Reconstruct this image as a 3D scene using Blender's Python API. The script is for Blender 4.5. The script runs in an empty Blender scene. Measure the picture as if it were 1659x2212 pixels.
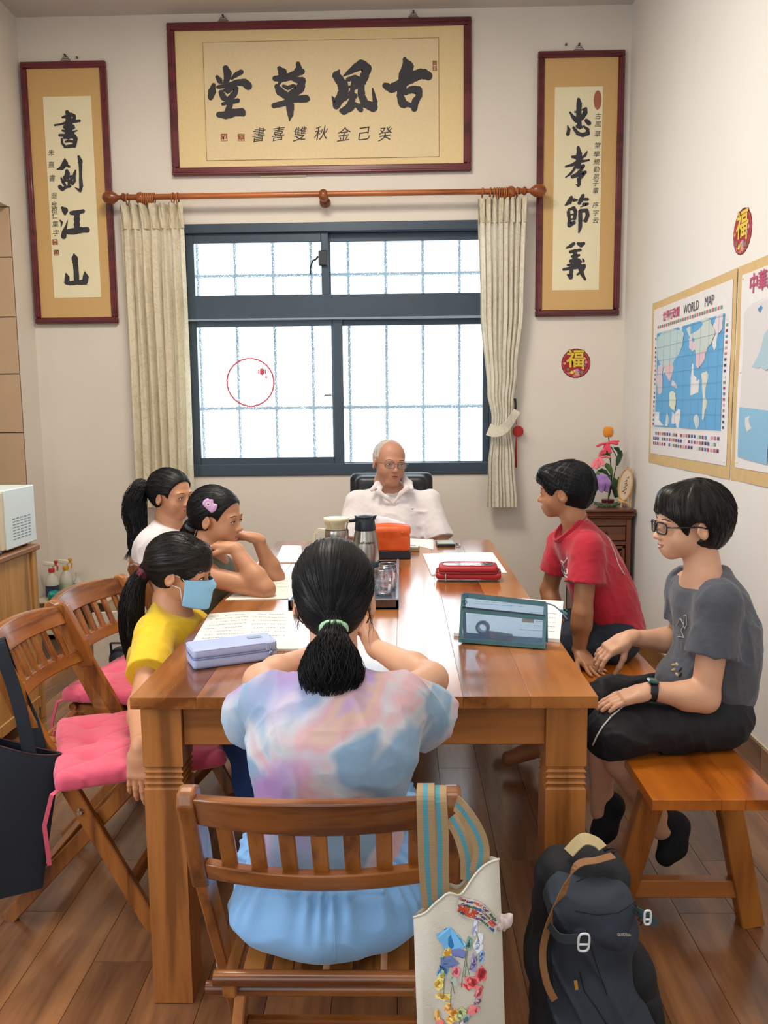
import bpy, math, random
import numpy as np
import openvdb
from mathutils import Matrix, Vector
rnd = random.Random(7)
C = bpy.context.scene.collection
PI = math.pi

# ---------------------------------------------------------------- camera
FPX, CAM_H, TILT, YAW, ROLL = 1773.9, 1.3801, .1228, .0218, -.0105
_f = np.array([-math.sin(YAW)*math.cos(TILT), math.cos(YAW)*math.cos(TILT), -math.sin(TILT)])
_r = np.cross(_f, [0, 0, 1]); _r /= np.linalg.norm(_r); _u = np.cross(_r, _f)
_r2 = math.cos(ROLL)*_r+math.sin(ROLL)*_u; _u2 = -math.sin(ROLL)*_r+math.cos(ROLL)*_u
cam_data = bpy.data.cameras.new('camera'); cam = bpy.data.objects.new('camera', cam_data); C.objects.link(cam)
cam_data.sensor_fit = 'HORIZONTAL'; cam_data.sensor_width = 36; cam_data.lens = FPX/1659*36
cam_data.clip_start = .02; cam_data.clip_end = 100
cam.matrix_world = Matrix(((_r2[0], _u2[0], -_f[0], 0), (_r2[1], _u2[1], -_f[1], 0), (_r2[2], _u2[2], -_f[2], CAM_H), (0, 0, 0, 1)))
bpy.context.scene.camera = cam

def _ray(px, py): return _f+_r2*(px-829.5)/FPX-_u2*(py-1106)/FPX
def at(px, py, y):                      # a point on the upright plane at distance y
    d = _ray(px, py); return np.array([0, 0, CAM_H])+d*(y/d[1])
def atx(px, py, x):
    d = _ray(px, py); return np.array([0, 0, CAM_H])+d*(x/d[0])
def atz(px, py, z):
    d = _ray(px, py); return np.array([0, 0, CAM_H])+d*((z-CAM_H)/d[2])

# ---------------------------------------------------------------- world, lights, exposure
sc = bpy.context.scene
sc.view_settings.view_transform = 'Standard'; sc.view_settings.look = 'None'
sc.view_settings.gamma = 1; sc.view_settings.use_curve_mapping = False
sc.view_settings.exposure = 0.16
w = bpy.data.worlds.new('daylight'); sc.world = w; w.use_nodes = True
w.node_tree.nodes['Background'].inputs[0].default_value = (.86, .95, 1, 1)
w.node_tree.nodes['Background'].inputs[1].default_value = 3.8

def area(name, loc, rot, sx, sy, power, col, portal=False):
    l = bpy.data.lights.new(name, 'AREA'); l.shape = 'RECTANGLE'; l.size = sx; l.size_y = sy
    l.energy = power; l.color = col
    o = bpy.data.objects.new(name, l); C.objects.link(o); o.location = loc; o.rotation_euler = rot
    if portal: l.cycles.is_portal = True
    return o
area('window_portal', (-.38, 5.36, 1.75), (-PI/2, 0, 0), 2.0, 1.56, 1, (1, 1, 1), True)
area('assumed_ceiling_lamp', (-.6, 3.0, 3.66), (0, 0, 0), .9, .9, 72, (1, .90, .76))  # assumed lamp, out of view; inferred from the shadow under the curtain rod
area('assumed_ceiling_lamp_rear', (-.3, .3, 3.66), (0, 0, 0), 1.2, 1.2, 26, (1, .92, .82))  # assumed second lamp, unseen, for the warm light at the front
area('rear_fill_light', (-.9, -1.85, 1.9), (PI/2, 0, 0), 2.2, 1.8, 24, (.86, .94, 1))  # added cool fill from behind the camera; the rear wall has no window
area('left_fill_light', (-2.2, .7, 1.7), (0, -PI/2, 0), 1.4, 1.3, 34, (.84, .92, 1))  # assumed left-rear daylight, added to brighten the right wall; no window built there
area('assumed_side_room_lamp', (-3.1, 2.4, 3.0), (0, 0, 0), .6, .6, 14, (1, .93, .8))  # assumed unseen lamp, added to light the room beyond the side opening

# ---------------------------------------------------------------- materials
def srgb(c):
    if isinstance(c, str): c = [int(c[i:i+2], 16)/255 for i in (0, 2, 4)]
    return tuple((v/12.92 if v <= .04045 else ((v+.055)/1.055)**2.4) for v in c)+(1,)
MATS = {}
def newmat(name):
    m = bpy.data.materials.new(name); m.use_nodes = True
    nt = m.node_tree; b = nt.nodes['Principled BSDF']
    return m, nt, b
def node(nt, t, **kw):
    n = nt.nodes.new(t)
    for k, v in kw.items():
        if k.startswith('i_'): n.inputs[k[2:].replace('_', ' ')].default_value = v
        else: setattr(n, k, v)
    return n
def ramp(nt, fac, stops):
    r = nt.nodes.new('ShaderNodeValToRGB'); e = r.color_ramp.elements
    while len(e) < len(stops): e.new(.5)
    for i, (p, c) in enumerate(stops): e[i].position = p; e[i].color = c
    nt.links.new(fac, r.inputs[0]); return r
def mapped(nt, scale=(1, 1, 1), rot=(0, 0, 0), coord='Object'):
    t = nt.nodes.new('ShaderNodeTexCoord'); mp = nt.nodes.new('ShaderNodeMapping')
    mp.inputs['Scale'].default_value = scale; mp.inputs['Rotation'].default_value = rot
    nt.links.new(t.outputs[coord], mp.inputs[0]); return mp
def bump(nt, b, h, strength, dist=.002):
    bp = nt.nodes.new('ShaderNodeBump'); bp.inputs['Strength'].default_value = strength; bp.inputs['Distance'].default_value = dist
    nt.links.new(h, bp.inputs['Height']); nt.links.new(bp.outputs[0], b.inputs['Normal'])

def plain(key, col, rough=.6, metal=0, spec=.5, var=.06, vscale=30, bmp=0, bscale=200, sheen=0, trans=0, sss=0, coat=0):
    if key in MATS: return MATS[key]
    m, nt, b = newmat(key); c = srgb(col)
    mp = mapped(nt)
    n = node(nt, 'ShaderNodeTexNoise', i_Scale=vscale, i_Detail=4.0); nt.links.new(mp.outputs[0], n.inputs['Vector'])
    lo = tuple(v*(1-var) for v in c[:3])+(1,); hi = tuple(min(1, v*(1+var)) for v in c[:3])+(1,)
    r = ramp(nt, n.outputs[0], [(.3, lo), (.7, hi)]); nt.links.new(r.outputs[0], b.inputs['Base Color'])
    b.inputs['Roughness'].default_value = rough; b.inputs['Metallic'].default_value = metal
    b.inputs['Specular IOR Level'].default_value = spec
    if sheen: b.inputs['Sheen Weight'].default_value = sheen
    if trans: b.inputs['Transmission Weight'].default_value = trans
    if coat: b.inputs['Coat Weight'].default_value = coat; b.inputs['Coat Roughness'].default_value = .08
    if sss:
        b.inputs['Subsurface Weight'].default_value = sss; b.inputs['Subsurface Radius'].default_value = (.012, .005, .003)
        b.inputs['Subsurface Scale'].default_value = 1
    if bmp:
        n2 = node(nt, 'ShaderNodeTexNoise', i_Scale=bscale, i_Detail=2.0); nt.links.new(mp.outputs[0], n2.inputs['Vector'])
        bump(nt, b, n2.outputs[0], bmp)
    MATS[key] = m; return m

def wood(key, dark, light, axis='Y', rough=.3, scale=1.0, coat=.3, per_object=.25, rings=1.0):
    if key in MATS: return MATS[key]
    m, nt, b = newmat(key)
    s = {'X': (1.2, 14, 14), 'Y': (14, 1.2, 14), 'Z': (14, 14, 1.2)}[axis]
    oi = nt.nodes.new('ShaderNodeObjectInfo')
    mp = mapped(nt, tuple(v*scale for v in s))
    ad = nt.nodes.new('ShaderNodeVectorMath'); ad.operation = 'ADD'
    ml = nt.nodes.new('ShaderNodeMath'); ml.operation = 'MULTIPLY'; ml.inputs[1].default_value = 37
    nt.links.new(oi.outputs['Random'], ml.inputs[0])
    nt.links.new(mp.outputs[0], ad.inputs[0]); nt.links.new(ml.outputs[0], ad.inputs[1])
    n1 = node(nt, 'ShaderNodeTexNoise', i_Scale=1.0, i_Detail=3.0, i_Distortion=.8*rings); nt.links.new(ad.outputs[0], n1.inputs['Vector'])
    n2 = node(nt, 'ShaderNodeTexNoise', i_Scale=5.0, i_Detail=6.0, i_Roughness=.7); nt.links.new(ad.outputs[0], n2.inputs['Vector'])
    mx = nt.nodes.new('ShaderNodeMath'); mx.operation = 'MULTIPLY_ADD'; mx.inputs[1].default_value = .35
    nt.links.new(n2.outputs[0], mx.inputs[0]); nt.links.new(n1.outputs[0], mx.inputs[2])
    r = ramp(nt, mx.outputs[0], [(.50, tuple(v*.8 for v in srgb(dark)[:3])+(1,)), (.63, tuple((a+c)/2 for a, c in zip(srgb(dark), srgb(light)))), (.80, srgb(light))])
    hs = nt.nodes.new('ShaderNodeHueSaturation')
    mr = nt.nodes.new('ShaderNodeMapRange'); mr.inputs[3].default_value = 1-per_object; mr.inputs[4].default_value = 1+per_object*.6
    nt.links.new(oi.outputs['Random'], mr.inputs[0]); nt.links.new(mr.outputs[0], hs.inputs['Value'])
    nt.links.new(r.outputs[0], hs.inputs['Color']); nt.links.new(hs.outputs[0], b.inputs['Base Color'])
    b.inputs['Roughness'].default_value = rough; b.inputs['Coat Weight'].default_value = coat; b.inputs['Coat Roughness'].default_value = .12
    bump(nt, b, n2.outputs[0], .08, .001)
    MATS[key] = m; return m

def vcol(key='print', rough=.7, bmp=0):
    if key in MATS: return MATS[key]
    m, nt, b = newmat(key)
    a = nt.nodes.new('ShaderNodeVertexColor'); a.layer_name = 'col'
    nt.links.new(a.outputs[0], b.inputs['Base Color']); b.inputs['Roughness'].default_value = rough
    if bmp:
        n2 = node(nt, 'ShaderNodeTexNoise', i_Scale=bmp); bump(nt, b, n2.outputs[0], .3)
    MATS[key] = m; return m

def glass(key, tint=(1, 1, 1, 1), rough=0, alpha_mix=0):
    if key in MATS: return MATS[key]
    m, nt, b = newmat(key); out = nt.nodes['Material Output']
    tr = nt.nodes.new('ShaderNodeBsdfTransparent'); tr.inputs[0].default_value = tint
    gl = nt.nodes.new('ShaderNodeBsdfGlossy'); gl.inputs['Roughness'].default_value = rough
    fr = nt.nodes.new('ShaderNodeLayerWeight'); fr.inputs[0].default_value = .35
    mr = nt.nodes.new('ShaderNodeMapRange'); mr.inputs[3].default_value = .06+alpha_mix; mr.inputs[4].default_value = .85
    nt.links.new(fr.outputs['Facing'], mr.inputs[0])
    mx = nt.nodes.new('ShaderNodeMixShader'); nt.links.new(mr.outputs[0], mx.inputs[0])
    nt.links.new(tr.outputs[0], mx.inputs[1]); nt.links.new(gl.outputs[0], mx.inputs[2]); nt.links.new(mx.outputs[0], out.inputs[0])
    MATS[key] = m; return m

# ---------------------------------------------------------------- objects, tags
def tag(o, label=None, cat=None, group=None, kind=None):
    if label: o['label'] = label
    if cat: o['category'] = cat
    if group: o['group'] = group
    if kind: o['kind'] = kind
    return o
def thing(name, label, cat, loc=(0, 0, 0), rz=0, group=None):
    o = bpy.data.objects.new(name, None); C.objects.link(o); o.empty_display_size = .05
    o.location = tuple(float(v) for v in loc); o.rotation_euler = (0, 0, rz)
    return tag(o, label, cat, group)
def link(name, me, mat, parent=None):
    o = bpy.data.objects.new(name, me); C.objects.link(o)
    if mat is not None: me.materials.append(mat)
    if parent is not None:
        o.parent = parent
    return o
def dup(root, loc, rz, label=None):
    r = root.copy(); C.objects.link(r); r.location = loc; r.rotation_euler = (0, 0, rz)
    if label: r['label'] = label
    for ch in list(root.children):
        c = ch.copy(); C.objects.link(c); c.parent = r
        for g in ch.children:
            d = g.copy(); C.objects.link(d); d.parent = c
    return r

def nrm(v): v = np.array(v, float); return v/max(1e-9, np.linalg.norm(v))
def frame(fwd, up=(0, 0, 1)):           # columns: right, forward, up
    y = nrm(fwd); x = nrm(np.cross(y, up)); z = np.cross(x, y)
    return np.stack([x, y, z], 1)
def rotz(a): c, s = math.cos(a), math.sin(a); return np.array([[c, -s, 0], [s, c, 0], [0, 0, 1.]])
def rotx(a): c, s = math.cos(a), math.sin(a); return np.array([[1, 0, 0], [0, c, -s], [0, s, c]])
def roty(a): c, s = math.cos(a), math.sin(a); return np.array([[c, 0, s], [0, 1, 0], [-s, 0, c]])
I3 = np.eye(3)

class MB:                               # collects shapes, links them as ONE mesh
    def __init__(s): s.v = []; s.f = []; s.c = []; s.cur = None
    def add(s, vs, fs):
        n = len(s.v); s.v.extend([tuple(map(float, p)) for p in vs]); s.f.extend([tuple(i+n for i in f) for f in fs])
        s.c.extend([s.cur]*len(fs)); return s
    def box(s, c, h, R=I3, b=.0):
        c = np.array(c, float); h = np.array(h, float); b = min(b, min(h)*.95)
        if b <= 0:
            vs = [c+R@(h*np.array([x, y, z])) for x in (-1, 1) for y in (-1, 1) for z in (-1, 1)]
            return s.add(vs, [(0, 1, 3, 2), (4, 6, 7, 5), (0, 4, 5, 1), (2, 3, 7, 6), (0, 2, 6, 4), (1, 5, 7, 3)])
        idx = {}; vs = []
        for x in (-1, 1):
            for y in (-1, 1):
                for z in (-1, 1):
                    for ax in range(3):
                        p = np.array([x, y, z])*(h-b); p[ax] = [x, y, z][ax]*h[ax]
                        idx[(x, y, z, ax)] = len(vs); vs.append(c+R@p)
        fs = []
        q = [(-1, -1), (1, -1), (1, 1), (-1, 1)]
        def key(ax, sgn, u, v):
            t = [0, 0, 0]; t[ax] = sgn; t[(ax+1) % 3] = u; t[(ax+2) % 3] = v; return tuple(t)
        for ax in range(3):
            for sg in (-1, 1):
                f = [idx[key(ax, sg, u, v)+(ax,)] for u, v in q]
                fs.append(tuple(f if sg > 0 else f[::-1]))
        for ax in range(3):             # edges along axis ax
            a1, a2 = (ax+1) % 3, (ax+2) % 3
            for u in (-1, 1):
                for v in (-1, 1):
                    k0 = key(ax, -1, u, v); k1 = key(ax, 1, u, v)
                    f = [idx[k0+(a1,)], idx[k1+(a1,)], idx[k1+(a2,)], idx[k0+(a2,)]]
                    fs.append(tuple(f if u*v < 0 else f[::-1]))
        for x in (-1, 1):
            for y in (-1, 1):
                for z in (-1, 1):
                    f = [idx[(x, y, z, a)] for a in range(3)]
                    fs.append(tuple(f if x*y*z > 0 else f[::-1]))
        return s.add(vs, fs)
    def bar(s, a, b, w, d, up=(0, 0, 1), bev=.003):   # a beam from a to b, w across, d along "up"
        a = np.array(a, float); b = np.array(b, float); R = frame(b-a, up)
        return s.box((a+b)/2, (w/2, np.linalg.norm(b-a)/2, d/2), R, bev)
    def tube(s, path, r, n=8, cap=True, flat=None):
        P = [np.array(p, float) for p in path]; m = len(P)
        rr = r if hasattr(r, '__len__') else [r]*m
        vs = []; prev = None
        for i in range(m):
            t = nrm(P[min(i+1, m-1)]-P[max(i-1, 0)])
            if prev is None:
                a = np.array([0, 0, 1.]) if abs(t[2]) < .9 else np.array([1., 0, 0])
                if flat is not None: a = np.array(flat, float)
                x = nrm(np.cross(t, a))
            else: x = nrm(prev-t*(prev@t))
            prev = x; y = np.cross(t, x)
            for k in range(n):
                an = 2*PI*k/n
                vs.append(P[i]+rr[i]*(math.cos(an)*x+math.sin(an)*y))
        fs = [(i*n+k, i*n+(k+1) % n, (i+1)*n+(k+1) % n, (i+1)*n+k) for i in range(m-1) for k in range(n)]
        if cap: fs += [tuple(range(n))[::-1], tuple((m-1)*n+k for k in range(n))]
        return s.add(vs, fs)
    def strap(s, path, wv, w, t=.002):  # a flat band; wv = width direction (one, or per point)
        P = [np.array(p, float) for p in path]; m = len(P); vs = []
        for i in range(m):
            tt = nrm(P[min(i+1, m-1)]-P[max(i-1, 0)])
            a = nrm(wv[i] if isinstance(wv, list) else wv); a = nrm(a-tt*(a@tt)); b = np.cross(tt, a)
            for (u, v) in ((-1, -1), (1, -1), (1, 1), (-1, 1)):
                ww = w[i] if hasattr(w, '__len__') else w
                vs.append(P[i]+a*u*ww/2+b*v*t/2)
        fs = [(i*4+k, i*4+(k+1) % 4, (i+1)*4+(k+1) % 4, (i+1)*4+k) for i in range(m-1) for k in range(4)]
        fs += [(3, 2, 1, 0), tuple((m-1)*4+k for k in range(4))]
        return s.add(vs, fs)
    def lathe(s, prof, n=24, c=(0, 0, 0), R=I3, closed=False):
        c = np.array(c, float); vs = []
        for (r, z) in prof:
            for k in range(n):
                a = 2*PI*k/n; vs.append(c+R@np.array([r*math.cos(a), r*math.sin(a), z]))
        m = len(prof)
        fs = [(i*n+k, i*n+(k+1) % n, (i+1)*n+(k+1) % n, (i+1)*n+k) for i in range(m-1) for k in range(n)]
        if not closed: fs += [tuple(range(n))[::-1], tuple((m-1)*n+k for k in range(n))]
        else: fs += [((m-1)*n+k, (m-1)*n+(k+1) % n, (k+1) % n, k) for k in range(n)]
        return s.add(vs, fs)
    def prism(s, poly, o, ux, uy, d):   # 2D outline extruded by vector d
        o = np.array(o, float); ux = np.array(ux, float); uy = np.array(uy, float); d = np.array(d, float); n = len(poly)
        vs = [o+ux*p[0]+uy*p[1] for p in poly]; vs += [v+d for v in vs]
        fs = [tuple(range(n)), tuple(range(2*n-1, n-1, -1))]+[(i, i+n, (i+1) % n+n, (i+1) % n) for i in range(n)]
        return s.add(vs, fs)
    def face(s, pts): return s.add(pts, [tuple(range(len(pts)))])
    def grid(s, fn, nu, nv, th=0):
        vs = [fn(i/nu, j/nv) for j in range(nv+1) for i in range(nu+1)]; w_ = nu+1
        fs = [(j*w_+i, j*w_+i+1, (j+1)*w_+i+1, (j+1)*w_+i) for j in range(nv) for i in range(nu)]
        return s.add(vs, fs)
    def ell(s, c, r, R=I3, n=12, m=8):
        c = np.array(c, float); vs = []; fs = []
        for j in range(1, m):
            t = PI*j/m
            for k in range(n):
                a = 2*PI*k/n; vs.append(c+R@np.array([r[0]*math.sin(t)*math.cos(a), r[1]*math.sin(t)*math.sin(a), r[2]*math.cos(t)]))
        top = len(vs); vs.append(c+R@np.array([0, 0, r[2]])); vs.append(c+R@np.array([0, 0, -r[2]]))
        for j in range(m-2):
            for k in range(n): fs.append((j*n+k, (j+1)*n+k, (j+1)*n+(k+1) % n, j*n+(k+1) % n))
        for k in range(n): fs.append((top, k, (k+1) % n)); fs.append((top+1, (m-2)*n+(k+1) % n, (m-2)*n+k))
        return s.add(vs, fs)
    def build(s, name, mat, parent=None, smooth=False, world=False, bev=0):
        me = bpy.data.meshes.new(name); me.from_pydata(s.v, [], s.f); me.update()
        if any(c is not None for c in s.c):
            ca = me.color_attributes.new('col', 'FLOAT_COLOR', 'CORNER'); data = []
            for p, c in zip(me.polygons, s.c):
                cc = srgb(c) if c is not None else (1, 1, 1, 1)
                data.extend(list(cc)*p.loop_total)
            ca.data.foreach_set('color', data)
        if smooth: me.polygons.foreach_set('use_smooth', [True]*len(me.polygons))
        o = link(name, me, mat, parent)
        if smooth == 'auto':
            md = o.modifiers.new('n', 'WEIGHTED_NORMAL') if False else None
            me.set_sharp_from_angle(angle=math.radians(40))
        if world and parent is not None: unparent_space(o, parent)
        return o
def unparent_space(o, parent):          # vertices were given in world space
    pm = Matrix.Translation(parent.location) @ parent.rotation_euler.to_matrix().to_4x4()
    o.matrix_parent_inverse = pm.inverted()

# ---------------------------------------------------------------- soft solids
def vnoise(x, y, z, seed=0):
    xi = np.floor(x).astype(np.int64); yi = np.floor(y).astype(np.int64); zi = np.floor(z).astype(np.int64)
    fx = x-xi; fy = y-yi; fz = z-zi
    fx = fx*fx*(3-2*fx); fy = fy*fy*(3-2*fy); fz = fz*fz*(3-2*fz)
    def h(a, b, c):
        n = (a*374761393+b*668265263+c*2147483647+seed*974634777) & 0xffffffff
        n = ((n ^ (n >> 13))*1274126177) & 0xffffffff
        return ((n ^ (n >> 16)) & 0xffff)/65535.0
    r = 0
    for dx in (0, 1):
        for dy in (0, 1):
            for dz in (0, 1):
                r = r+h(xi+dx, yi+dy, zi+dz)*(fx if dx else 1-fx)*(fy if dy else 1-fy)*(fz if dz else 1-fz)
    return r*2-1

class Sdf:
    def __init__(s, pad=.012): s.ops = []; s.pad = pad
    def _op(s, fn, lo, hi, k, mode): s.ops.append((fn, np.array(lo, float), np.array(hi, float), k, mode)); return s
    def cap(s, a, b, ra, rb=None, k=.02, mode='u', sq=None):
        a = np.array(a, float); b = np.array(b, float); rb = ra if rb is None else rb
        ab = b-a; L2 = max(1e-12, ab@ab)
        if sq is not None: nv = nrm(sq[0]); q = sq[1]
        def fn(X, Y, Z):
            px, py, pz = X-a[0], Y-a[1], Z-a[2]
            t = np.clip((px*ab[0]+py*ab[1]+pz*ab[2])/L2, 0, 1)
            dx, dy, dz = px-ab[0]*t, py-ab[1]*t, pz-ab[2]*t
            r = ra+(rb-ra)*t
            if sq is None: return np.sqrt(dx*dx+dy*dy+dz*dz)-r
            m = dx*nv[0]+dy*nv[1]+dz*nv[2]; g = 1/q-1
            dx, dy, dz = dx+nv[0]*m*g, dy+nv[1]*m*g, dz+nv[2]*m*g
            l = np.sqrt(dx*dx+dy*dy+dz*dz)
            return (l-r)*(q+(1-q)*.5)
        R = max(ra, rb)*(1 if sq is None else max(1, q)); return s._op(fn, np.minimum(a, b)-R, np.maximum(a, b)+R, k, mode)
    def chain(s, pts, rs, k=.02, mode='u', sq=None):
        for i in range(len(pts)-1): s.cap(pts[i], pts[i+1], rs[i], rs[i+1], k, mode, sq)
        return s
    def ell(s, c, r, R=I3, k=.02, mode='u'):
        c = np.array(c, float); r = np.array(r, float)*np.ones(3)
        def fn(X, Y, Z):
            px, py, pz = X-c[0], Y-c[1], Z-c[2]
            q = [(R[0, i]*px+R[1, i]*py+R[2, i]*pz)/r[i] for i in range(3)]
            k0 = np.sqrt(q[0]**2+q[1]**2+q[2]**2)
            k1 = np.sqrt((q[0]/r[0])**2+(q[1]/r[1])**2+(q[2]/r[2])**2)+1e-9
            return k0*(k0-1)/k1
        e = np.abs(R)@r; return s._op(fn, c-e, c+e, k, mode)
    def box(s, c, h, R=I3, rd=.01, k=.01, mode='u'):
        c = np.array(c, float); h = np.array(h, float)
        def fn(X, Y, Z):
            px, py, pz = X-c[0], Y-c[1], Z-c[2]
            q = [np.abs(R[0, i]*px+R[1, i]*py+R[2, i]*pz)-(h[i]-rd) for i in range(3)]
            return np.sqrt(np.maximum(q[0], 0)**2+np.maximum(q[1], 0)**2+np.maximum(q[2], 0)**2)+np.minimum(np.maximum(q[0], np.maximum(q[1], q[2])), 0)-rd
        e = np.abs(R)@h; return s._op(fn, c-e, c+e, k, mode)
    def cut(s, p, n, k=.001, lo=None, hi=None):    # removes what lies beyond the plane, optionally only in a region
        p = np.array(p, float); n = nrm(n)
        def fn(X, Y, Z): return -((X-p[0])*n[0]+(Y-p[1])*n[1]+(Z-p[2])*n[2])
        lo = np.array([-9e9]*3) if lo is None else lo; hi = np.array([9e9]*3) if hi is None else hi
        return s._op(fn, lo, hi, k, 's')
    def field(s, other, off, k=.001, mode='u'):
        lo, hi = other.bounds()
        def fn(X, Y, Z): return other.evalax(X.ravel(), Y.ravel(), Z.ravel())-off
        return s._op(fn, lo-abs(off), hi+abs(off), k, mode)
    def disp(s, fn): s.ops.append((fn, None, None, 0, 'd')); return s
    def bounds(s):
        L = [o for o in s.ops if o[4] == 'u']
        return np.min([o[1] for o in L], 0), np.max([o[2] for o in L], 0)
    def evalax(s, ax, ay, az):
        h = ax[1]-ax[0]; D = np.full((len(ax), len(ay), len(az)), .3, np.float32)
        axs = [np.asarray(a, np.float32) for a in (ax, ay, az)]
        for fn, lo, hi, k, mode in s.ops:
            if mode == 'd':
                m = np.abs(D) < .02
                i, j, l = np.nonzero(m)
                D[i, j, l] += fn(ax[i], ay[j], az[l]).astype(np.float32); continue
            mg = k+3*h+s.pad; sl = []
            for q in range(3):
                i0 = int(np.searchsorted(axs[q], lo[q]-mg)); i1 = int(np.searchsorted(axs[q], hi[q]+mg)); sl.append(slice(i0, i1))
            if any(x.start >= x.stop for x in sl): continue
            if len(axs[0][sl[0]]) < 2 or len(axs[1][sl[1]]) < 2 or len(axs[2][sl[2]]) < 2: continue
            X = axs[0][sl[0]][:, None, None]; Y = axs[1][sl[1]][None, :, None]; Z = axs[2][sl[2]][None, None, :]
            d = fn(X, Y, Z); a = D[sl[0], sl[1], sl[2]]
            if mode == 'u':
                hh = np.maximum(k-np.abs(a-d), 0)/max(k, 1e-9); r = np.minimum(a, d)-hh*hh*k*.25
            elif mode == 's':
                d = -d; hh = np.maximum(k-np.abs(a-d), 0)/max(k, 1e-9); r = np.maximum(a, d)+hh*hh*k*.25
            else:                       # intersect
                r = np.maximum(a, d)
            if mode == 'i':
                E_ = np.full(D.shape, .3, np.float32); E_[sl[0], sl[1], sl[2]] = r; D = E_
            else: D[sl[0], sl[1], sl[2]] = r
        return D
    def mesh(s, h, lo=None, hi=None):
        l, u = s.bounds(); lo = l-3*h-.004 if lo is None else np.array(lo); hi = u+3*h+.004 if hi is None else np.array(hi)
        n = np.ceil((hi-lo)/h).astype(int)+1
        ax = [lo[q]+h*np.arange(n[q]) for q in range(3)]
        D = s.evalax(*ax)
        D[0] = D[-1] = .3; D[:, 0] = D[:, -1] = .3; D[:, :, 0] = D[:, :, -1] = .3
        g = openvdb.FloatGrid(.3); g.copyFromArray(D)
        v, q = g.convertToQuads(isovalue=0.0)
        return v.astype(np.float64)*h+lo, q
    def build(s, name, h, mat, parent=None, extra=None, world=True, lo=None, hi=None):
        v, q = s.mesh(h, lo, hi)
        if extra is not None:
            v2, q2 = extra; q = np.concatenate([q, q2+len(v)]); v = np.concatenate([v, v2])
        me = bpy.data.meshes.new(name)
        me.vertices.add(len(v)); me.vertices.foreach_set('co', v.astype(np.float32).ravel())
        me.loops.add(len(q)*4); me.loops.foreach_set('vertex_index', q[:, ::-1].astype(np.int32).ravel())
        me.polygons.add(len(q)); me.polygons.foreach_set('loop_start', np.arange(0, len(q)*4, 4, dtype=np.int32))
        me.update(calc_edges=True); me.polygons.foreach_set('use_smooth', np.ones(len(q), bool)); me.update()
        o = link(name, me, mat, parent)
        if parent is not None and world: unparent_space(o, parent)
        return o

def on_surface(obj, pix, lift=.0012):       # points of a print, laid on the surface of a thing
    from mathutils.bvhtree import BVHTree
    me = obj.data; key = obj.name
    if key not in _BVH: _BVH[key] = BVHTree.FromPolygons([v.co.copy() for v in me.vertices], [tuple(p.vertices) for p in me.polygons])
    out = []; o = Vector((0, 0, CAM_H))
    for (x, y) in pix:
        d = Vector(_ray(x, y)).normalized(); h = _BVH[key].ray_cast(o, d)
        if h[0] is not None:
            n = h[1] if h[1].dot(d) < 0 else -h[1]; out.append(np.array(h[0]+n*lift))
    return out
_BVH = {}
def dense(pix, k=5):
    out = []
    for (a, b_), (c, d) in zip(pix, pix[1:]): out += [(a+(c-a)*i/k, b_+(d-b_)*i/k) for i in range(k)]
    return out+[pix[-1]]
def text_mesh(txt, size, bold=0, shear=0, th=0):
    cu = bpy.data.curves.new('t', 'FONT'); cu.body = txt; cu.size = size; cu.align_x = 'CENTER'; cu.align_y = 'CENTER'
    cu.offset = bold; cu.shear = shear; cu.extrude = th; cu.resolution_u = 3
    o = bpy.data.objects.new('t', cu); C.objects.link(o)
    dg = bpy.context.evaluated_depsgraph_get(); me = bpy.data.meshes.new_from_object(o.evaluated_get(dg))
    bpy.data.objects.remove(o); bpy.data.curves.remove(cu)
    v = np.array([tuple(x.co) for x in me.vertices]).reshape(-1, 3); f = [tuple(p.vertices) for p in me.polygons]
    bpy.data.meshes.remove(me); return v, f
def put_text(mb, txt, size, o, ux, uy, bold=0, shear=0, w=1):
    v, f = text_mesh(txt, size, bold, shear)
    if len(v) == 0: return
    o = np.array(o, float); ux = np.array(ux, float); uy = np.array(uy, float)
    mb.add([o+ux*p[0]*w+uy*p[1] for p in v], f)
# ================================================================ THE ROOM
YB, XW, XL, ZC = 5.1425, 1.367, -2.262, 3.714
M_wall = plain('wall_paint', 'ddd6cc', .75, var=.025, vscale=2.5, bmp=.12, bscale=60)
M_wallr = plain('wall_paint_right', 'e3e1de', .75, var=.02, vscale=2.0, bmp=.12, bscale=60)
M_ceil = plain('ceiling_paint', 'c9c2bd', .8, var=.02, vscale=2)
def struct(name, mb, mat, parent=None, **kw):
    o = mb.build(name, mat, parent, **kw)
    if parent is None: o['kind'] = 'structure'
    return o
def slab(name, x0, x1, y0, y1, z0, z1, mat):
    return struct(name, MB().box(((x0+x1)/2, (y0+y1)/2, (z0+z1)/2), ((x1-x0)/2, (y1-y0)/2, (z1-z0)/2)), mat)
# window opening in the back wall
WX0, WX1, WZ0, WZ1 = -1.36, .60, .98, 2.515
wb = MB()
def bx(mb, x0, x1, y0, y1, z0, z1, b=0): return mb.box(((x0+x1)/2, (y0+y1)/2, (z0+z1)/2), ((x1-x0)/2, (y1-y0)/2, (z1-z0)/2), I3, b)
bx(wb, XL-.3, WX0, YB, YB+.2, 0, ZC); bx(wb, WX1, XW+.2, YB, YB+.2, 0, ZC)
bx(wb, WX0, WX1, YB, YB+.2, 0, WZ0); bx(wb, WX0, WX1, YB, YB+.2, WZ1, ZC)
struct('wall_back', wb, M_wall)
slab('wall_right', XW, XW+.2, -2, YB, 0, ZC, M_wallr)
wl = MB()
bx(wl, XL-.14, XL, 4.9, YB, 0, ZC); bx(wl, XL-.14, XL, -2, 4.9, 2.576, ZC); bx(wl, XL-.14, XL, -2, 1.9, 0, 2.576)
struct('wall_left', wl, M_wall)
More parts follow.
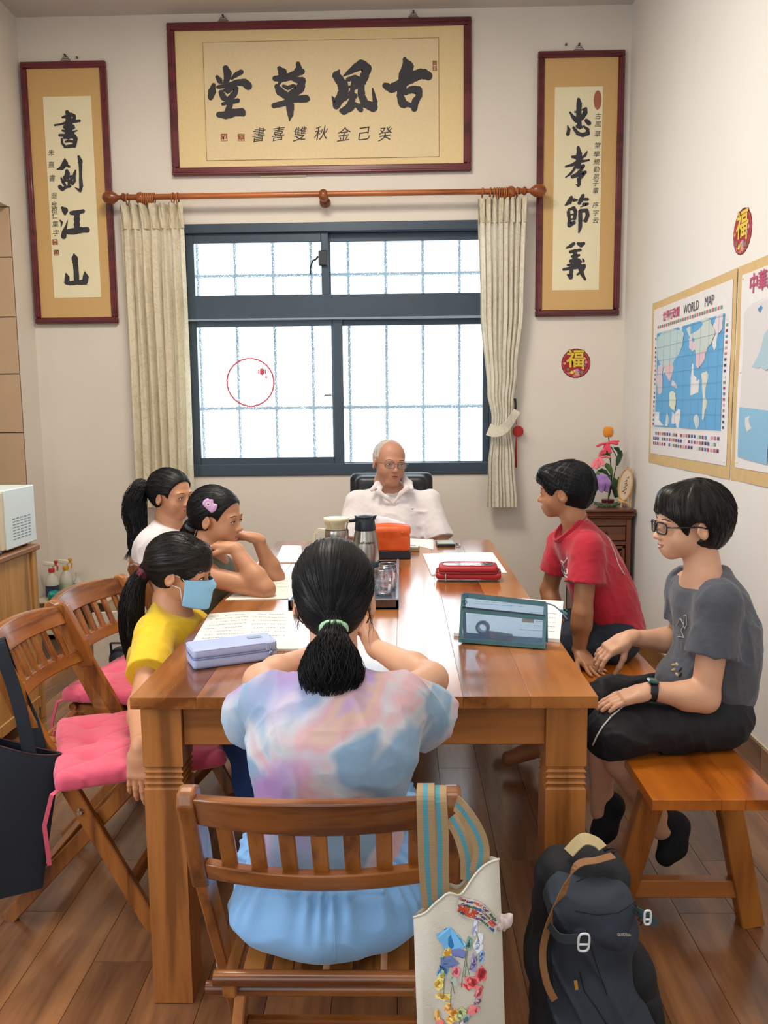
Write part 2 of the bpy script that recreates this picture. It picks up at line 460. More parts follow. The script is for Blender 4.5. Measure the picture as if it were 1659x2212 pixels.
# the jamb of the side opening, faced with tiles
slab('wall_side_room', -3.9, -3.7, -2, YB, 0, ZC, M_wall)
slab('wall_side_room_back', -3.7, XL-.14, 4.95, YB, 0, ZC, M_wall)
slab('wall_rear', -3.9, XW+.2, -2.2, -2, 0, ZC, M_wall)
slab('ceiling', -3.9, XW+.2, -2.2, YB+.2, ZC, ZC+.2, M_ceil)
M_tile = plain('jamb_tile', 'c3a687', .45, var=.04, vscale=6, bmp=.05)
M_grout = plain('grout', '6b5a48', .9)
jt = tag(bx(MB(), XL-.50, XL+.001, 4.893, 4.9, 0, 2.576).build('trim_1', M_grout), kind='structure')
ys = [447, 555.5, 685, 808, 935, 1060, 1182, 1300]
zs = [2.574]+[at(10, y, 4.885)[2] for y in ys[1:]]
zs += [0.0]
for i in range(len(zs)-1):
    t = bx(MB(), XL-.24, XL, 4.885, 4.895, zs[i+1]+.003, zs[i]-.003, .0015).build('tile', M_tile, jt)
    t = bx(MB(), XL-.49, XL-.246, 4.885, 4.895, zs[i+1]+.003, zs[i]-.003, .0015).build('tile', M_tile, jt)
# dark door behind the jamb in the side room, with its frame
M_dkdoor = wood('door_wood', '2b1016', '43202a', 'Z', .4)
d1 = tag(bx(MB(), XL-.62, XL-.205, 4.84, 4.875, 0, 1.52, .004).build('door_1', M_dkdoor), kind='structure')
bx(MB(), XL-.60, XL-.23, 4.835, 4.845, .2, 1.4, .004).build('door_panel', M_dkdoor, d1)

# floor of wood-look planks
M_bed = plain('floor_bed', '4a3b30', .9)
fl = slab('floor', -3.9, XW+.2, -2.2, YB+.2, -.12, -.004, M_bed)
def plank_mat():
    m, nt, b = newmat('floor_plank')
    oi = nt.nodes.new('ShaderNodeObjectInfo'); mp = mapped(nt, (9, .9, 9))
    ml = nt.nodes.new('ShaderNodeMath'); ml.operation = 'MULTIPLY'; ml.inputs[1].default_value = 53
    ad = nt.nodes.new('ShaderNodeVectorMath'); nt.links.new(oi.outputs['Random'], ml.inputs[0])
    nt.links.new(mp.outputs[0], ad.inputs[0]); nt.links.new(ml.outputs[0], ad.inputs[1])
    n1 = node(nt, 'ShaderNodeTexNoise', i_Scale=1.0, i_Detail=5.0, i_Distortion=1.2); nt.links.new(ad.outputs[0], n1.inputs['Vector'])
    n2 = node(nt, 'ShaderNodeTexNoise', i_Scale=9.0, i_Detail=4.0); nt.links.new(ad.outputs[0], n2.inputs['Vector'])
    mx = nt.nodes.new('ShaderNodeMath'); mx.operation = 'MULTIPLY_ADD'; mx.inputs[1].default_value = .25
    nt.links.new(n2.outputs[0], mx.inputs[0]); nt.links.new(n1.outputs[0], mx.inputs[2])
    r = ramp(nt, mx.outputs[0], [(.35, srgb('583a26')), (.6, srgb('7f5639')), (.8, srgb('986a44'))])
    hs = nt.nodes.new('ShaderNodeHueSaturation'); mr = nt.nodes.new('ShaderNodeMapRange'); mr.inputs[3].default_value = .85; mr.inputs[4].default_value = 1.15
    nt.links.new(oi.outputs['Random'], mr.inputs[0]); nt.links.new(mr.outputs[0], hs.inputs['Value']); nt.links.new(r.outputs[0], hs.inputs['Color'])
    nt.links.new(hs.outputs[0], b.inputs['Base Color']); b.inputs['Roughness'].default_value = .26
    b.inputs['Coat Weight'].default_value = .25; b.inputs['Coat Roughness'].default_value = .15
    bump(nt, b, n2.outputs[0], .05, .001); return m
M_plank = plank_mat()
PW, PL = .1545, .925
pm_ = bx(MB(), -PW/2+.0008, PW/2-.0008, -PL/2+.0008, PL/2-.0008, -.004, 0).build('plank', M_plank, fl)
x00 = atz(1038, 1680, 0)[0]
first = True
for i in range(-15, 7):
    xx = x00+(i+.5)*PW
    if xx < XL-.35 or xx > XW+.06: continue
    off = [0, .45, .18, .66][i % 4]
    for j in range(-1, 6):
        yy = 1.0+off+j*PL
        if yy-PL/2 > YB or yy < .6: continue
        o = pm_ if first else pm_.copy()
        if not first: C.objects.link(o)
        first = False; o.location = (xx, yy, 0)
# baseboards: wood-look tiles on the right and back walls
M_base = wood('baseboard_tile', '6a4a30', '93683f', 'Y', .35, .8, per_object=.12)
M_basecap = plain('caulk', 'd9cfae', .7)
br = tag(bx(MB(), XW-.003, XW, .2, YB, .1, .104).build('baseboard_right', M_basecap), kind='structure')
for j in range(6):
    y0 = .25+j*.92
    bx(MB(), XW-.012, XW, y0+.0015, min(YB, y0+.92)-.0015, .0, .1, .001).build('baseboard_tile', M_base, br)
bb = tag(bx(MB(), XL, XW, YB-.003, YB, .1, .104).build('baseboard_back', M_basecap), kind='structure')
for j in range(4):
    x0 = XL+j*.92
    bx(MB(), x0+.0015, min(XW-.012, x0+.92)-.0015, YB-.012, YB, 0, .1, .001).build('baseboard_tile', M_base, bb)

# ---------------------------------------------------------------- window
M_alu = plain('dark_window_metal', '3c4a58', .35, metal=.3, var=.05, vscale=12)
M_alud = plain('dark_window_metal_inner', '2b3a48', .4, metal=.3)
def frosted():
    m, nt, b = newmat('frosted_glass'); out = nt.nodes['Material Output']
    mp = mapped(nt); n = node(nt, 'ShaderNodeTexNoise', i_Scale=140.0, i_Detail=1.0); nt.links.new(mp.outputs[0], n.inputs['Vector'])
    bp = nt.nodes.new('ShaderNodeBump'); bp.inputs['Strength'].default_value = .9; bp.inputs['Distance'].default_value = .006
    nt.links.new(n.outputs[0], bp.inputs['Height'])
    rf = nt.nodes.new('ShaderNodeBsdfRefraction'); rf.inputs['IOR'].default_value = 1.12; rf.inputs['Roughness'].default_value = .08
    rf.inputs[0].default_value = (.93, .98, 1, 1)
    nt.links.new(bp.outputs[0], rf.inputs['Normal'])
    tr = nt.nodes.new('ShaderNodeBsdfTransparent'); tr.inputs[0].default_value = (.93, .98, 1, 1)
    tl = nt.nodes.new('ShaderNodeBsdfTranslucent'); tl.inputs[0].default_value = (.85, .95, 1, 1)
    m1 = nt.nodes.new('ShaderNodeMixShader'); m1.inputs[0].default_value = .5
    nt.links.new(rf.outputs[0], m1.inputs[1]); nt.links.new(tr.outputs[0], m1.inputs[2])
    m2 = nt.nodes.new('ShaderNodeMixShader'); m2.inputs[0].default_value = .07
    nt.links.new(m1.outputs[0], m2.inputs[1]); nt.links.new(tl.outputs[0], m2.inputs[2]); nt.links.new(m2.outputs[0], out.inputs[0])
    return m
M_frost = frosted()
wf = MB(); y0, y1 = YB-.012, YB+.10
bx(wf, WX0, WX1, y0, y1, WZ1-.055, WZ1, .004); bx(wf, WX0, WX1, y0, y1, WZ0, WZ0+.075, .004)
bx(wf, WX0, WX0+.05, y0, y1, WZ0+.075, WZ1-.055, .002); bx(wf, WX1-.05, WX1, y0, y1, WZ0+.075, WZ1-.055, .002)
bx(wf, WX0+.05, WX1-.05, y0, y1, 1.945, 2.088, .002)
win = tag(wf.build('window_1', M_alu), kind='structure')
bx(MB(), WX0+.05, WX1-.05, y0-.006, y0+.02, 1.938, 1.950, .003).build('transom_ledge', plain('window_ledge', '8f9cab', .4), win)
def sash(x0, x1, z0, z1, yy, wl_, wr, wt, wbm):
    m = MB(); t = .028
    bx(m, x0+wl_, x1-wr, yy+.001, yy+t, z1-wt, z1, .002); bx(m, x0+wl_, x1-wr, yy+.001, yy+t, z0, z0+wbm, .002)
    bx(m, x0, x0+wl_, yy, yy+t, z0, z1, .003); bx(m, x1-wr, x1, yy, yy+t, z0, z1, .003)
    s_ = m.build('sash', M_alu, win)
    g = MB().grid(lambda u, v: (x0+wl_+(x1-x0-wl_-wr)*u, yy+t/2, z0+wbm+(z1-z0-wt-wbm)*v), 1, 1).build('pane', M_frost, s_)
    return s_
sash(WX0+.05, -.435, 2.088, WZ1-.055, YB+.01, .05, .045, .055, .006)
sash(-.46, WX1-.05, 2.088, WZ1-.055, YB+.045, .035, .04, .05, .006)
sl = sash(WX0+.05, -.357, WZ0+.07, 1.945, YB+.01, .05, .062, .042, .045)
sash(-.43, WX1-.05, WZ0+.06, 1.945, YB+.045, .07, .04, .04, .02)
# latches
lm = MB().tube([(-.50, YB-.004, 2.315), (-.505, YB-.012, 2.30), (-.53, YB-.02, 2.285), (-.545, YB-.022, 2.24), (-.542, YB-.02, 2.205)], [.007, .007, .006, .005, .004], 8)
bx(lm, -.495, -.44, YB-.012, YB+.01, 2.26, 2.35, .004)
lm.build('latch', plain('black_latch', '1d222a', .4), win, smooth='auto')
bx(MB(), -.475, -.43, YB-.004, YB+.01, 1.475, 1.483, .002).build('latch', plain('black_latch', '1d222a', .4), win)
# security grille outside
M_bar = plain('painted_steel_bar', '8fa9bb', .6)
gr = thing('window_grille', 'pale steel security grille of thin bars outside the frosted window', 'grille', (-.38, YB+.26, .95))
GY = YB+.26
vx = [at(p, 560, GY)[0] for p in (427, 508, 590, 672, 752, 833, 913, 992)]
vx = [vx[0]-.245]+vx+[vx[-1]+.245]
for x in vx:
    bx(MB(), x-.011, x+.011, GY-.008, GY+.008, .95, 2.56, .003).build('bar', M_bar, gr, world=True)
for z in (at(550, 597, GY)[2], at(550, 882, GY)[2], .97, 2.54):
    bx(MB(), vx[0]-.02, vx[-1]+.02, GY-.017, GY-.008, z-.012, z+.012, .003).build('rail', M_bar, gr, world=True)

# ---------------------------------------------------------------- curtain rod
M_rod = wood('rod_wood', '8e4a1e', 'b4662c', 'X', .35)
M_rodd = wood('rod_dark', '7a3a18', '9a5020', 'X', .35)
RY = YB-.11
rod = thing('curtain_rod', 'long orange-brown turned wooden curtain rod with ball ends above the window', 'curtain rod', (-.45, RY, 2.65))
zl, zr = 2.652, 2.652
Rx = np.array([[0, 0, 1], [1, 0, 0], [0, 1, 0.]])   # lathe axis along +X
MB().tube([(-1.60, RY, zl), (.70, RY, zr)], .017, 16).build('pole', M_rod, rod, smooth='auto', world=True)
fin = [(.017, 0), (.020, .005), (.014, .02), (.024, .03), (.024, .04), (.013, .05), (.012, .065), (.02, .075), (.034, .095), (.038, .115), (.034, .14), (.022, .155), (.004, .165)]
for sx, x in ((-1, -1.60), (1, .70)):
    R_ = Rx.copy(); R_[:, 2] *= sx
    R_[:, 0] *= sx
    MB().lathe(fin, 20, (x, RY, 2.652), R_).build('finial', M_rodd, rod, smooth='auto', world=True)
bx0 = at(699, 436, RY)[0]
for x in (bx0, -1.535, .655):
    m = MB().lathe([(.03, 0), (.034, .012), (.03, .03), (.017, .035), (.017, .11)], 18, (x, YB, 2.63), rotx(PI/2))
    m.ell((x, RY, 2.645), (.031, .03, .036), I3, 16, 12)
    m.build('bracket', M_rodd, rod, smooth='auto', world=True)
def ring(x, tilt=0):
    m = MB(); P = [(x+tilt*math.sin(a), RY+.030*math.cos(a), 2.642+.030*math.sin(a)) for a in [2*PI*i/18 for i in range(19)]]
    m.tube(P, .0042, 6, cap=False); return m.build('ring', M_rod, rod, smooth=True, world=True)
for px in (276, 309, 313, 317, 321, 325, 329, 333, 374, 384): ring(at(px, 437, RY)[0], .003)
for px in (1042, 1059, 1067, 1073, 1078, 1083, 1088, 1093, 1098, 1117): ring(at(px, 426, RY)[0], .002)

# ---------------------------------------------------------------- curtains
def curtain_mat(name, c1, c2, transl):
    m, nt, b = newmat(name); out = nt.nodes['Material Output']; mp = mapped(nt, (1, 1, 1))
    n = node(nt, 'ShaderNodeTexNoise', i_Scale=13.0, i_Detail=1.0, i_Distortion=1.5); nt.links.new(mp.outputs[0], n.inputs['Vector'])
    r = ramp(nt, n.outputs[0], [(.47, srgb(c1)), (.50, srgb(c2)), (.56, srgb(c2)), (.59, srgb(c1))])
    nt.links.new(r.outputs[0], b.inputs['Base Color']); b.inputs['Roughness'].default_value = .6; b.inputs['Sheen Weight'].default_value = .3
    n2 = node(nt, 'ShaderNodeTexNoise', i_Scale=600.0); bump(nt, b, n2.outputs[0], .1)
    tl = nt.nodes.new('ShaderNodeBsdfTranslucent'); nt.links.new(r.outputs[0], tl.inputs[0])
    mx = nt.nodes.new('ShaderNodeMixShader'); mx.inputs[0].default_value = transl
    nt.links.new(b.outputs[0], mx.inputs[1]); nt.links.new(tl.outputs[0], mx.inputs[2]); nt.links.new(mx.outputs[0], out.inputs[0]); return m
M_cur = curtain_mat('curtain_cloth', 'eee6d0', 'e4dac0', .35)
M_cur2 = curtain_mat('curtain_cloth_right', 'e9e3d3', 'dfd8c6', .18)
def lerp_tab(t, tab):
    for (a, va), (b_, vb) in zip(tab, tab[1:]):
        if t <= b_: q = (t-a)/(b_-a); q = q*q*(3-2*q); return va+(vb-va)*q
    return tab[-1][1]
def curtain(xl, xr, z1, z0, n, amp, seed, pinch=None):
    def fn(u, v):
        z = z0+(z1-z0)*v; xa = lerp_tab(1-v, xl); xb = lerp_tab(1-v, xr)
        ph = 2*PI*n*u+.8*math.sin(3*u+seed)+.35*math.sin(7*u+5*v+seed)
        a = lerp_tab(1-v, amp)
        sh = math.sin(ph); sh = math.copysign(abs(sh)**.8, sh)
        y = RY+.012+a*sh+.25*a*math.sin(2.3*ph+4*v)
        x = xa+(xb-xa)*u+.25*a*math.cos(ph)
        return (x, y, z)
    return fn
cl = thing('curtain', 'long cream curtain hanging loose at the left side of the window', 'curtain', (-1.47, RY, .8))
f_ = curtain([(0, -1.672), (.1, -1.665), (1, -1.66)], [(0, -1.29), (.12, -1.285), (.5, -1.28), (1, -1.29)], 2.612, .80, 7, [(0, .028), (.08, .014), (.3, .026), (1, .032)], 1)
MB().grid(f_, 200, 70).build('cloth', M_cur, cl, smooth=True, world=True)
f2 = curtain([(0, -1.672), (1, -1.665)], [(0, -1.288), (1, -1.285)], 2.614, 2.47, 7, [(0, .030), (.6, .016), (1, .018)], 1)
MB().grid(lambda u, v: tuple(np.array(f2(u, v))-np.array([0, .004, 0])), 160, 12).build('header_band', curtain_mat('header_cloth', 'cfc4a8', 'c8bca0', .05), cl, smooth=True, world=True)
tx = [(0, .458), (.35, .475), (.62, .520), (.70, .548), (.76, .545), (.86, .525), (1, .520)]
tx2 = [(0, .750), (.35, .735), (.55, .700), (.66, .680), (.74, .668), (.85, .690), (1, .708)]
cr = thing('curtain', 'cream curtain gathered by a tieback at the right side of the window', 'curtain', (.6, RY, .8))
f3 = curtain(tx, tx2, 2.612, .785, 8, [(0, .026), (.1, .014), (.3, .022), (.62, .014), (.72, .010), (.85, .022), (1, .028)], 4)
MB().grid(f3, 200, 80).build('cloth', M_cur2, cr, smooth=True, world=True)
f4 = curtain([(0, .456), (1, .462)], [(0, .752), (1, .750)], 2.614, 2.475, 8, [(0, .028), (.6, .016), (1, .016)], 4)
MB().grid(lambda u, v: tuple(np.array(f4(u, v))-np.array([0, .004, 0])), 160, 12).build('header_band', MATS.setdefault('hb2', curtain_mat('header_cloth_right', 'd2c9b0', 'cabfa5', .03)), cr, smooth=True, world=True)
P = []
for i in range(25):
    u = i/24; x = .528+(.70-.528)*u; z = 1.262+.11*u**1.6-.035*math.sin(PI*u)
    P.append((x, RY-.03-.03*math.sin(PI*min(1, u*1.1)), z))
MB().strap(P, (0, 0, 1), [.075-.03*(i/24) for i in range(25)], .006).build('tieback', M_cur2, cr, smooth='auto', world=True)
MB().tube([(.70, YB, 1.44), (.70, YB-.05, 1.44), (.702, YB-.055, 1.40), (.70, YB-.05, 1.375)], .007, 8).build('tieback_hook', plain('black_latch', '1d222a', .4), cr, smooth=True, world=True)
# red knot charm hanging behind the tied curtain
M_red = plain('charm_red', 'b5261c', .6, var=.15, vscale=80)
ch = thing('hanging_charm', 'small red and gold charm with a tassel hanging behind the tied curtain', 'charm', (.718, YB-.03, 1.2))
MB().lathe([(.002, -.006), (.030, -.005), (.034, 0), (.030, .005), (.002, .006)], 20, (.722, YB-.035, 1.245), rotx(PI/2)).build('disc', M_red, ch, smooth='auto', world=True)
MB().tube([(.705, YB-.03, 1.37), (.712, YB-.032, 1.285)], .002, 6).build('cord', M_red, ch, world=True)
MB().tube([(.712, YB-.032, 1.21), (.71, YB-.032, 1.13), (.712, YB-.032, 1.02)], [.004, .007, .005], 8).build('tassel', M_red, ch, smooth=True, world=True)
MB().lathe([(.018, -.0075), (.021, -.0065), (.018, -.0055)], 18, (.722, YB-.035, 1.245), rotx(PI/2), closed=True).build('gold_ring', plain('gold', 'c08a2c', .35, metal=.7), ch, world=True)

# ---------------------------------------------------------------- calligraphy in frames
M_frame = wood('frame_wood', '511a22', '6b2730', 'X', .35, per_object=.05)
def silk(key, c1, c2, sc_):
    m, nt, b = newmat(key); mp = mapped(nt)
    v = node(nt, 'ShaderNodeTexVoronoi', i_Scale=sc_); v.inputs['Randomness'].default_value = .35; nt.links.new(mp.outputs[0], v.inputs['Vector'])
    r = ramp(nt, v.outputs['Distance'], [(.0, srgb(c2)), (.12, srgb(c2)), (.30, srgb(c1))])
    n = node(nt, 'ShaderNodeTexNoise', i_Scale=90.0); nt.links.new(mp.outputs[0], n.inputs['Vector'])
    mx = nt.nodes.new('ShaderNodeMixRGB'); mx.blend_type = 'MULTIPLY'; mx.inputs[0].default_value = .12
    nt.links.new(r.outputs[0], mx.inputs[1]); nt.links.new(n.outputs[0], mx.inputs[2])
    nt.links.new(mx.outputs[0], b.inputs['Base Color']); b.inputs['Roughness'].default_value = .6; return m
M_silk = silk('mount_silk', 'd2ab70', 'e6cc9c', 30.0)
M_silk2 = plain('mount_paper', 'e2cb98', .7, var=.05, vscale=160)
M_paper1 = plain('scroll_paper', 'e8dfbd', .8, var=.02, vscale=4)
M_paper2 = plain('scroll_paper_large', 'dfcba2', .8, var=.04, vscale=120)
M_ink = plain('ink', '35343a', .7, var=.1, vscale=20)
M_seal = plain('seal_red', 'a5644c', .8, var=.1)
M_pin = plain('hook_metal', '5b5240', .45, metal=.6)
def strokes(name, data, ox, oy, scl, yy, parent, k=1.0):
    mb = MB(); ux = np.array([1, 0, 0.])
    for si, st in enumerate(data):
        P = [(at(ox+x/scl, oy+y/scl, yy), w/scl*yy/FPX*k/2) for x, y, w in st]
        pts = []
        for (a, ra), (b_, rb) in zip(P, P[1:]):
            n = 5
            for i in range(n): pts.append((a+(b_-a)*i/n, ra+(rb-ra)*i/n))
        pts.append(P[-1])
        L = []; Rr = []
        for i, (p, r) in enumerate(pts):
            q0 = pts[max(0, i-1)][0]; q1 = pts[min(len(pts)-1, i+1)][0]; t = nrm(q1-q0); nn = np.array([-t[2], 0, t[0]])
            j = 1+rnd.uniform(-.10, .10)
            L.append(p+nn*r*j); Rr.append(p-nn*r*j)
        dy = np.array([0, -.0006-si*.00016, 0])
        n0 = len(mb.v); m_ = len(L)
        vs = [p+dy for p in L]+[p+dy for p in Rr]
        mb.add(vs, [(i, m_+i, m_+i+1, i+1) for i in range(m_-1)])
        for ci, (p, r) in enumerate((pts[0], pts[-1], *[pts[i] for i in range(5, len(pts)-1, 5)])):
            mb.add([p+dy-np.array([0, .00002+.00002*ci, 0])+r*np.array([math.cos(a), 0, math.sin(a)]) for a in [2*PI*i/12 for i in range(12)]], [tuple(range(12))])
    o = mb.build(name, M_ink, parent, world=True); return o
def framed(name, label, x0, x1, z0, z1, fw, cx0, cx1, cz0, cz1, msilk, mpap, group=None):
    yy = YB
    t = thing(name, label, 'calligraphy', ((x0+x1)/2, yy, z0))
    m = MB(); d = .034
    for (a, b_, c, e) in ((x0, x1, z1-fw, z1), (x0, x1, z0, z0+fw), (x0, x0+fw, z0+fw, z1-fw), (x1-fw, x1, z0+fw, z1-fw)):
        bx(m, a, b_, yy-d, yy, c, e, .006)
    for (a, b_, c, e) in ((x0+fw*.25, x1-fw*.25, z1-fw*.55, z1-fw*.3), (x0+fw*.25, x1-fw*.25, z0+fw*.3, z0+fw*.55), (x0+fw*.3, x0+fw*.55, z0+fw*.5, z1-fw*.5), (x1-fw*.55, x1-fw*.3, z0+fw*.5, z1-fw*.5)):
        bx(m, a, b_, yy-d-.004, yy-d+.004, c, e, .002)
    m.build('frame', M_frame, t, smooth='auto', world=True)
    bx(MB(), x0+fw-.002, x1-fw+.002, yy-.020, yy-.012, z0+fw-.002, z1-fw+.002).build('mount', msilk, t, world=True)
    bx(MB(), cx0, cx1, yy-.0225, yy-.018, cz0, cz1, .0008).build('paper', mpap, t, world=True)
    return t
def hook(t, x, z):
    m = MB()
    for i, (w_, h_) in enumerate(((.030, 0), (.022, .010), (.014, .020))):
        m.tube([(x-w_, YB-.012, z+h_), (x-w_, YB-.012, z+h_+.010), (x+w_, YB-.012, z+h_+.010), (x+w_, YB-.012, z+h_)], .0016, 5)
    m.tube([(x, YB, z+.036), (x, YB-.022, z+.038)], [.0045, .006], 8)
    m.build('hanger', M_pin, t, world=True)
PY = YB-.0228
big = framed('framed_calligraphy', 'wide framed calligraphy of four large black characters above the window', -1.362, .430, 2.793, 3.656, .046,
             at(435, 80, PY)[0]+.006, at(948, 75, PY)[0], at(440, 349, PY)[2]+.004, at(434, 90, PY)[2]-.004, M_silk2, M_paper2)
x0, x1, z0, z1 = at(435, 80, PY)[0]+.006, at(948, 75, PY)[0], at(440, 349, PY)[2]+.004, at(434, 90, PY)[2]-.004
m = MB()
for a in ((x0, x1, z1-.002, z1), (x0, x1, z0, z0+.002), (x0, x0+.002, z0, z1), (x1-.002, x1, z0, z1)): bx(m, a[0], a[1], PY-.0012, PY, a[2], a[3])
m.build('border_line', plain('line_brown', '84684a', .8), big, world=True)
hook(big, at(483, 50, YB)[0], 3.657); hook(big, at(893, 40, YB)[0], 3.657)
TANG = [[(680,590,60),(700,640,80),(690,700,60),(670,740,40)],[(835,625,45),(780,655,45),(740,690,30)],[(595,675,35),(620,710,55),(635,730,30)],[(560,755,40),(545,820,75),(530,880,50)],[(600,775,30),(700,760,50),(800,730,55),(870,730,70),(905,765,75)],[(635,830,50),(660,880,60),(700,905,40)],[(640,820,24),(720,785,26),(785,790,45),(770,840,55),(720,890,55)],[(680,810,26),(700,825,36),(735,805,24)],[(650,945,30),(720,925,40),(800,910,45)],[(730,900,60),(720,960,60),(700,1030,70)],[(610,1050,50),(680,1055,75),(760,1030,75),(840,1025,75),(855,1045,45)]]
CAO = [[(1215,590,45),(1245,630,85),(1270,690,60)],[(1170,690,50),(1230,690,70),(1290,670,50),(1370,640,60),(1440,620,55)],[(1400,545,45),(1410,590,60),(1380,640,60)],[(1190,770,50),(1220,820,75),(1290,865,70)],[(1195,765,26),(1230,715,26),(1330,690,30),(1440,715,75),(1425,790,75),(1340,850,80)],[(1255,765,30),(1300,785,40),(1350,760,30),(1395,780,30),(1330,820,30)],[(1160,960,50),(1250,940,55),(1350,900,60),(1480,890,70),(1500,895,40)],[(1310,860,60),(1320,960,75),(1325,1040,60),(1315,1110,12)]]
FENG = [[(240,610,20),(215,660,80),(270,740,90),(280,820,80),(245,900,90),(215,960,70),(185,890,30),(170,865,6)],[(290,662,16),(360,615,56),(460,550,90),(520,590,90),(490,680,80),(460,760,65),(465,860,70),(500,940,80),(580,975,90),(600,920,50),(575,790,16)],[(330,700,40),(400,680,50),(440,700,50)],[(300,730,50),(320,800,40),(305,860,40)],[(400,700,50),(425,760,50),(380,800,30),(340,840,24)],[(300,785,26),(360,770,24)],[(375,720,26),(372,800,40),(375,900,60),(340,970,60),(290,1015,70),(262,1010,40)],[(290,895,45),(340,870,30),(400,865,50)],[(400,950,40),(440,970,60),(458,1000,50)],[(300,1010,60),(360,990,50),(400,945,40)]]
GU = [[(895,500,40),(925,570,110),(900,660,120),(870,760,90),(850,860,70),(875,940,80),(890,960,50)],[(700,760,55),(760,790,80),(860,740,90),(960,680,100),(1060,640,90),(1130,665,80),(1095,625,60)],[(900,830,50),(960,800,65),(1030,805,75),(1040,860,60),(1000,920,70),(990,990,60)],[(890,940,60),(950,955,40),(990,975,50)]]
for nm, d, ox in (('character', TANG, 340), ('character', CAO, 340), ('character', FENG, 680), ('character', GU, 680)): strokes(nm, d, ox, 20, 4.608, PY, big)
def smallch(t, chars, size, bold=.004, shear=.25, rot=0):
    for ch_, px, py in chars:
        m = MB(); c_ = at(px, py, PY-.001)
        ca, sa = math.cos(rot), math.sin(rot)
        put_text(m, ch_, size, c_, (ca, 0, sa), (-sa, 0, ca), bold, shear)
        m.build('small_character', M_ink, t, world=True)
smallch(big, [('書', 556, 294), ('喜', 598, 292), ('雙', 645, 292), ('秋', 691, 290), ('金', 740, 293), ('己', 783, 291), ('癸', 829, 292)], .085, 0, .3, .12)
def seal(t, px, py, w_, h_, ch_, solid=False):
    c_ = at(px, py, PY-.001); m = MB(); e = .003
    if solid:
        m.face([c_+np.array([math.cos(a)*w_/2, 0, math.sin(a)*h_/2]) for a in [2*PI*i/20 for i in range(20)]])
    else:
        for (a, b_, c2, e2) in ((-w_/2, w_/2, h_/2-e, h_/2), (-w_/2, w_/2, -h_/2, -h_/2+e), (-w_/2, -w_/2+e, -h_/2, h_/2), (w_/2-e, w_/2, -h_/2, h_/2)):
            m.face([c_+np.array(p) for p in ((a, 0, c2), (b_, 0, c2), (b_, 0, e2), (a, 0, e2))])
        n = max(1, len(ch_))
        for i, cc in enumerate(ch_): put_text(m, cc, min(w_, h_/n)*.9, c_+np.array([0, 0, h_/2-h_*(i+.5)/n]), (1, 0, 0), (0, 0, 1), .002)
    return m.build('seal', M_seal, t, world=True)
seal(big, 484, 297, .040, .042, '印'); seal(big, 521, 297, .040, .042, '章'); seal(big, 939, 142, .024, .056, '古風')
# light strip of tape below the big frame
tp = bx(MB(), at(562, 383, YB)[0], at(663, 381, YB)[0], YB-.012, YB, 2.781, 2.793, .004).build('paper_strip', plain('strip', 'd6cfb4', .6))
tag(tp, 'pale narrow strip on the wall right below the wide framed calligraphy', 'strip')

lf = framed('framed_calligraphy', 'tall framed calligraphy scroll on the wall left of the curtained window', -2.247, -1.734, 1.931, 3.455, .038,
            at(92, 208, PY)[0], at(196, 206, PY)[0], at(165, 643, PY)[2], at(140, 208, PY)[2], M_silk, M_paper1)
SHU = [[(775,900,60),(800,960,90),(800,1060,110),(800,1160,120),(790,1280,110)],[(700,985,30),(760,970,50)],[(840,940,60),(890,960,50),(890,1010,50),(840,1050,50)],[(580,1110,30),(680,1095,30),(800,1060,60),(900,1050,40),(970,1040,45)],[(730,1140,50),(860,1140,80),(890,1150,30)],[(700,1195,30),(800,1215,50),(870,1215,30),(930,1195,20)],[(655,1270,40),(760,1275,55),(870,1245,45)],[(690,1330,30),(700,1400,40),(740,1450,40)],[(720,1315,30),(830,1300,40),(890,1290,70),(910,1330,70),(890,1440,60)],[(750,1375,30),(800,1360,35),(860,1370,40)],[(740,1455,40),(850,1440,50),(890,1440,50)]]
JIAN = [[(740,1650,30),(740,1720,100),(690,1790,70),(610,1815,12)],[(760,1745,50),(810,1770,35)],[(770,1840,55),(780,1880,80),(740,1960,60)],[(680,1950,26),(705,2010,46),(740,2060,46)],[(720,1935,30),(850,1925,40)],[(850,1930,50),(840,2000,45),(800,2050,30)],[(790,1900,34),(800,2060,34)],[(725,2000,26),(840,1990,30)],[(910,1830,26),(890,1900,48),(895,2000,40),(860,2040,50)],[(660,2090,60),(700,2130,60),(760,2095,40),(820,2080,46)],[(960,1610,40),(985,1680,70),(990,1800,50),(990,1950,50),(1000,2080,60),(985,2160,40),(960,2140,40),(905,2105,12)]]
JIANG = [[(700,290,50),(740,330,100),(740,380,50)],[(665,490,25),(690,520,40),(680,590,10)],[(785,480,6),(760,580,36),(730,660,66),(720,740,90)],[(840,370,60),(930,365,80),(1030,340,60)],[(930,400,90),(930,500,90),(930,600,90)],[(790,670,80),(900,660,100),(1000,640,90),(1095,640,85)]]
SHAN = [[(885,1030,30),(895,1090,100),(910,1200,84),(920,1320,84),(925,1440,90)],[(760,1340,30),(775,1400,80),(770,1470,86),(820,1490,66),(930,1480,66),(1060,1470,86),(1070,1390,96),(1055,1310,24)]]
for d, oy in ((SHU, 120), (JIAN, 120), (JIANG, 410), (SHAN, 410)): strokes('character', d, 40, oy, 7.373, PY, lf)
smallch(lf, [('朱', 110, 331), ('熹', 110, 357), ('書', 112, 386), ('吳', 116, 424), ('良', 116, 443), ('根', 117, 455), ('仁', 118, 467), ('集', 119, 485), ('字', 120, 504)], .040, 0, .15)
seal(lf, 119, 523, .032, .032, '吳'); seal(lf, 122, 546, .032, .032, '印')
hook(lf, at(143, 130, YB)[0], 3.456)
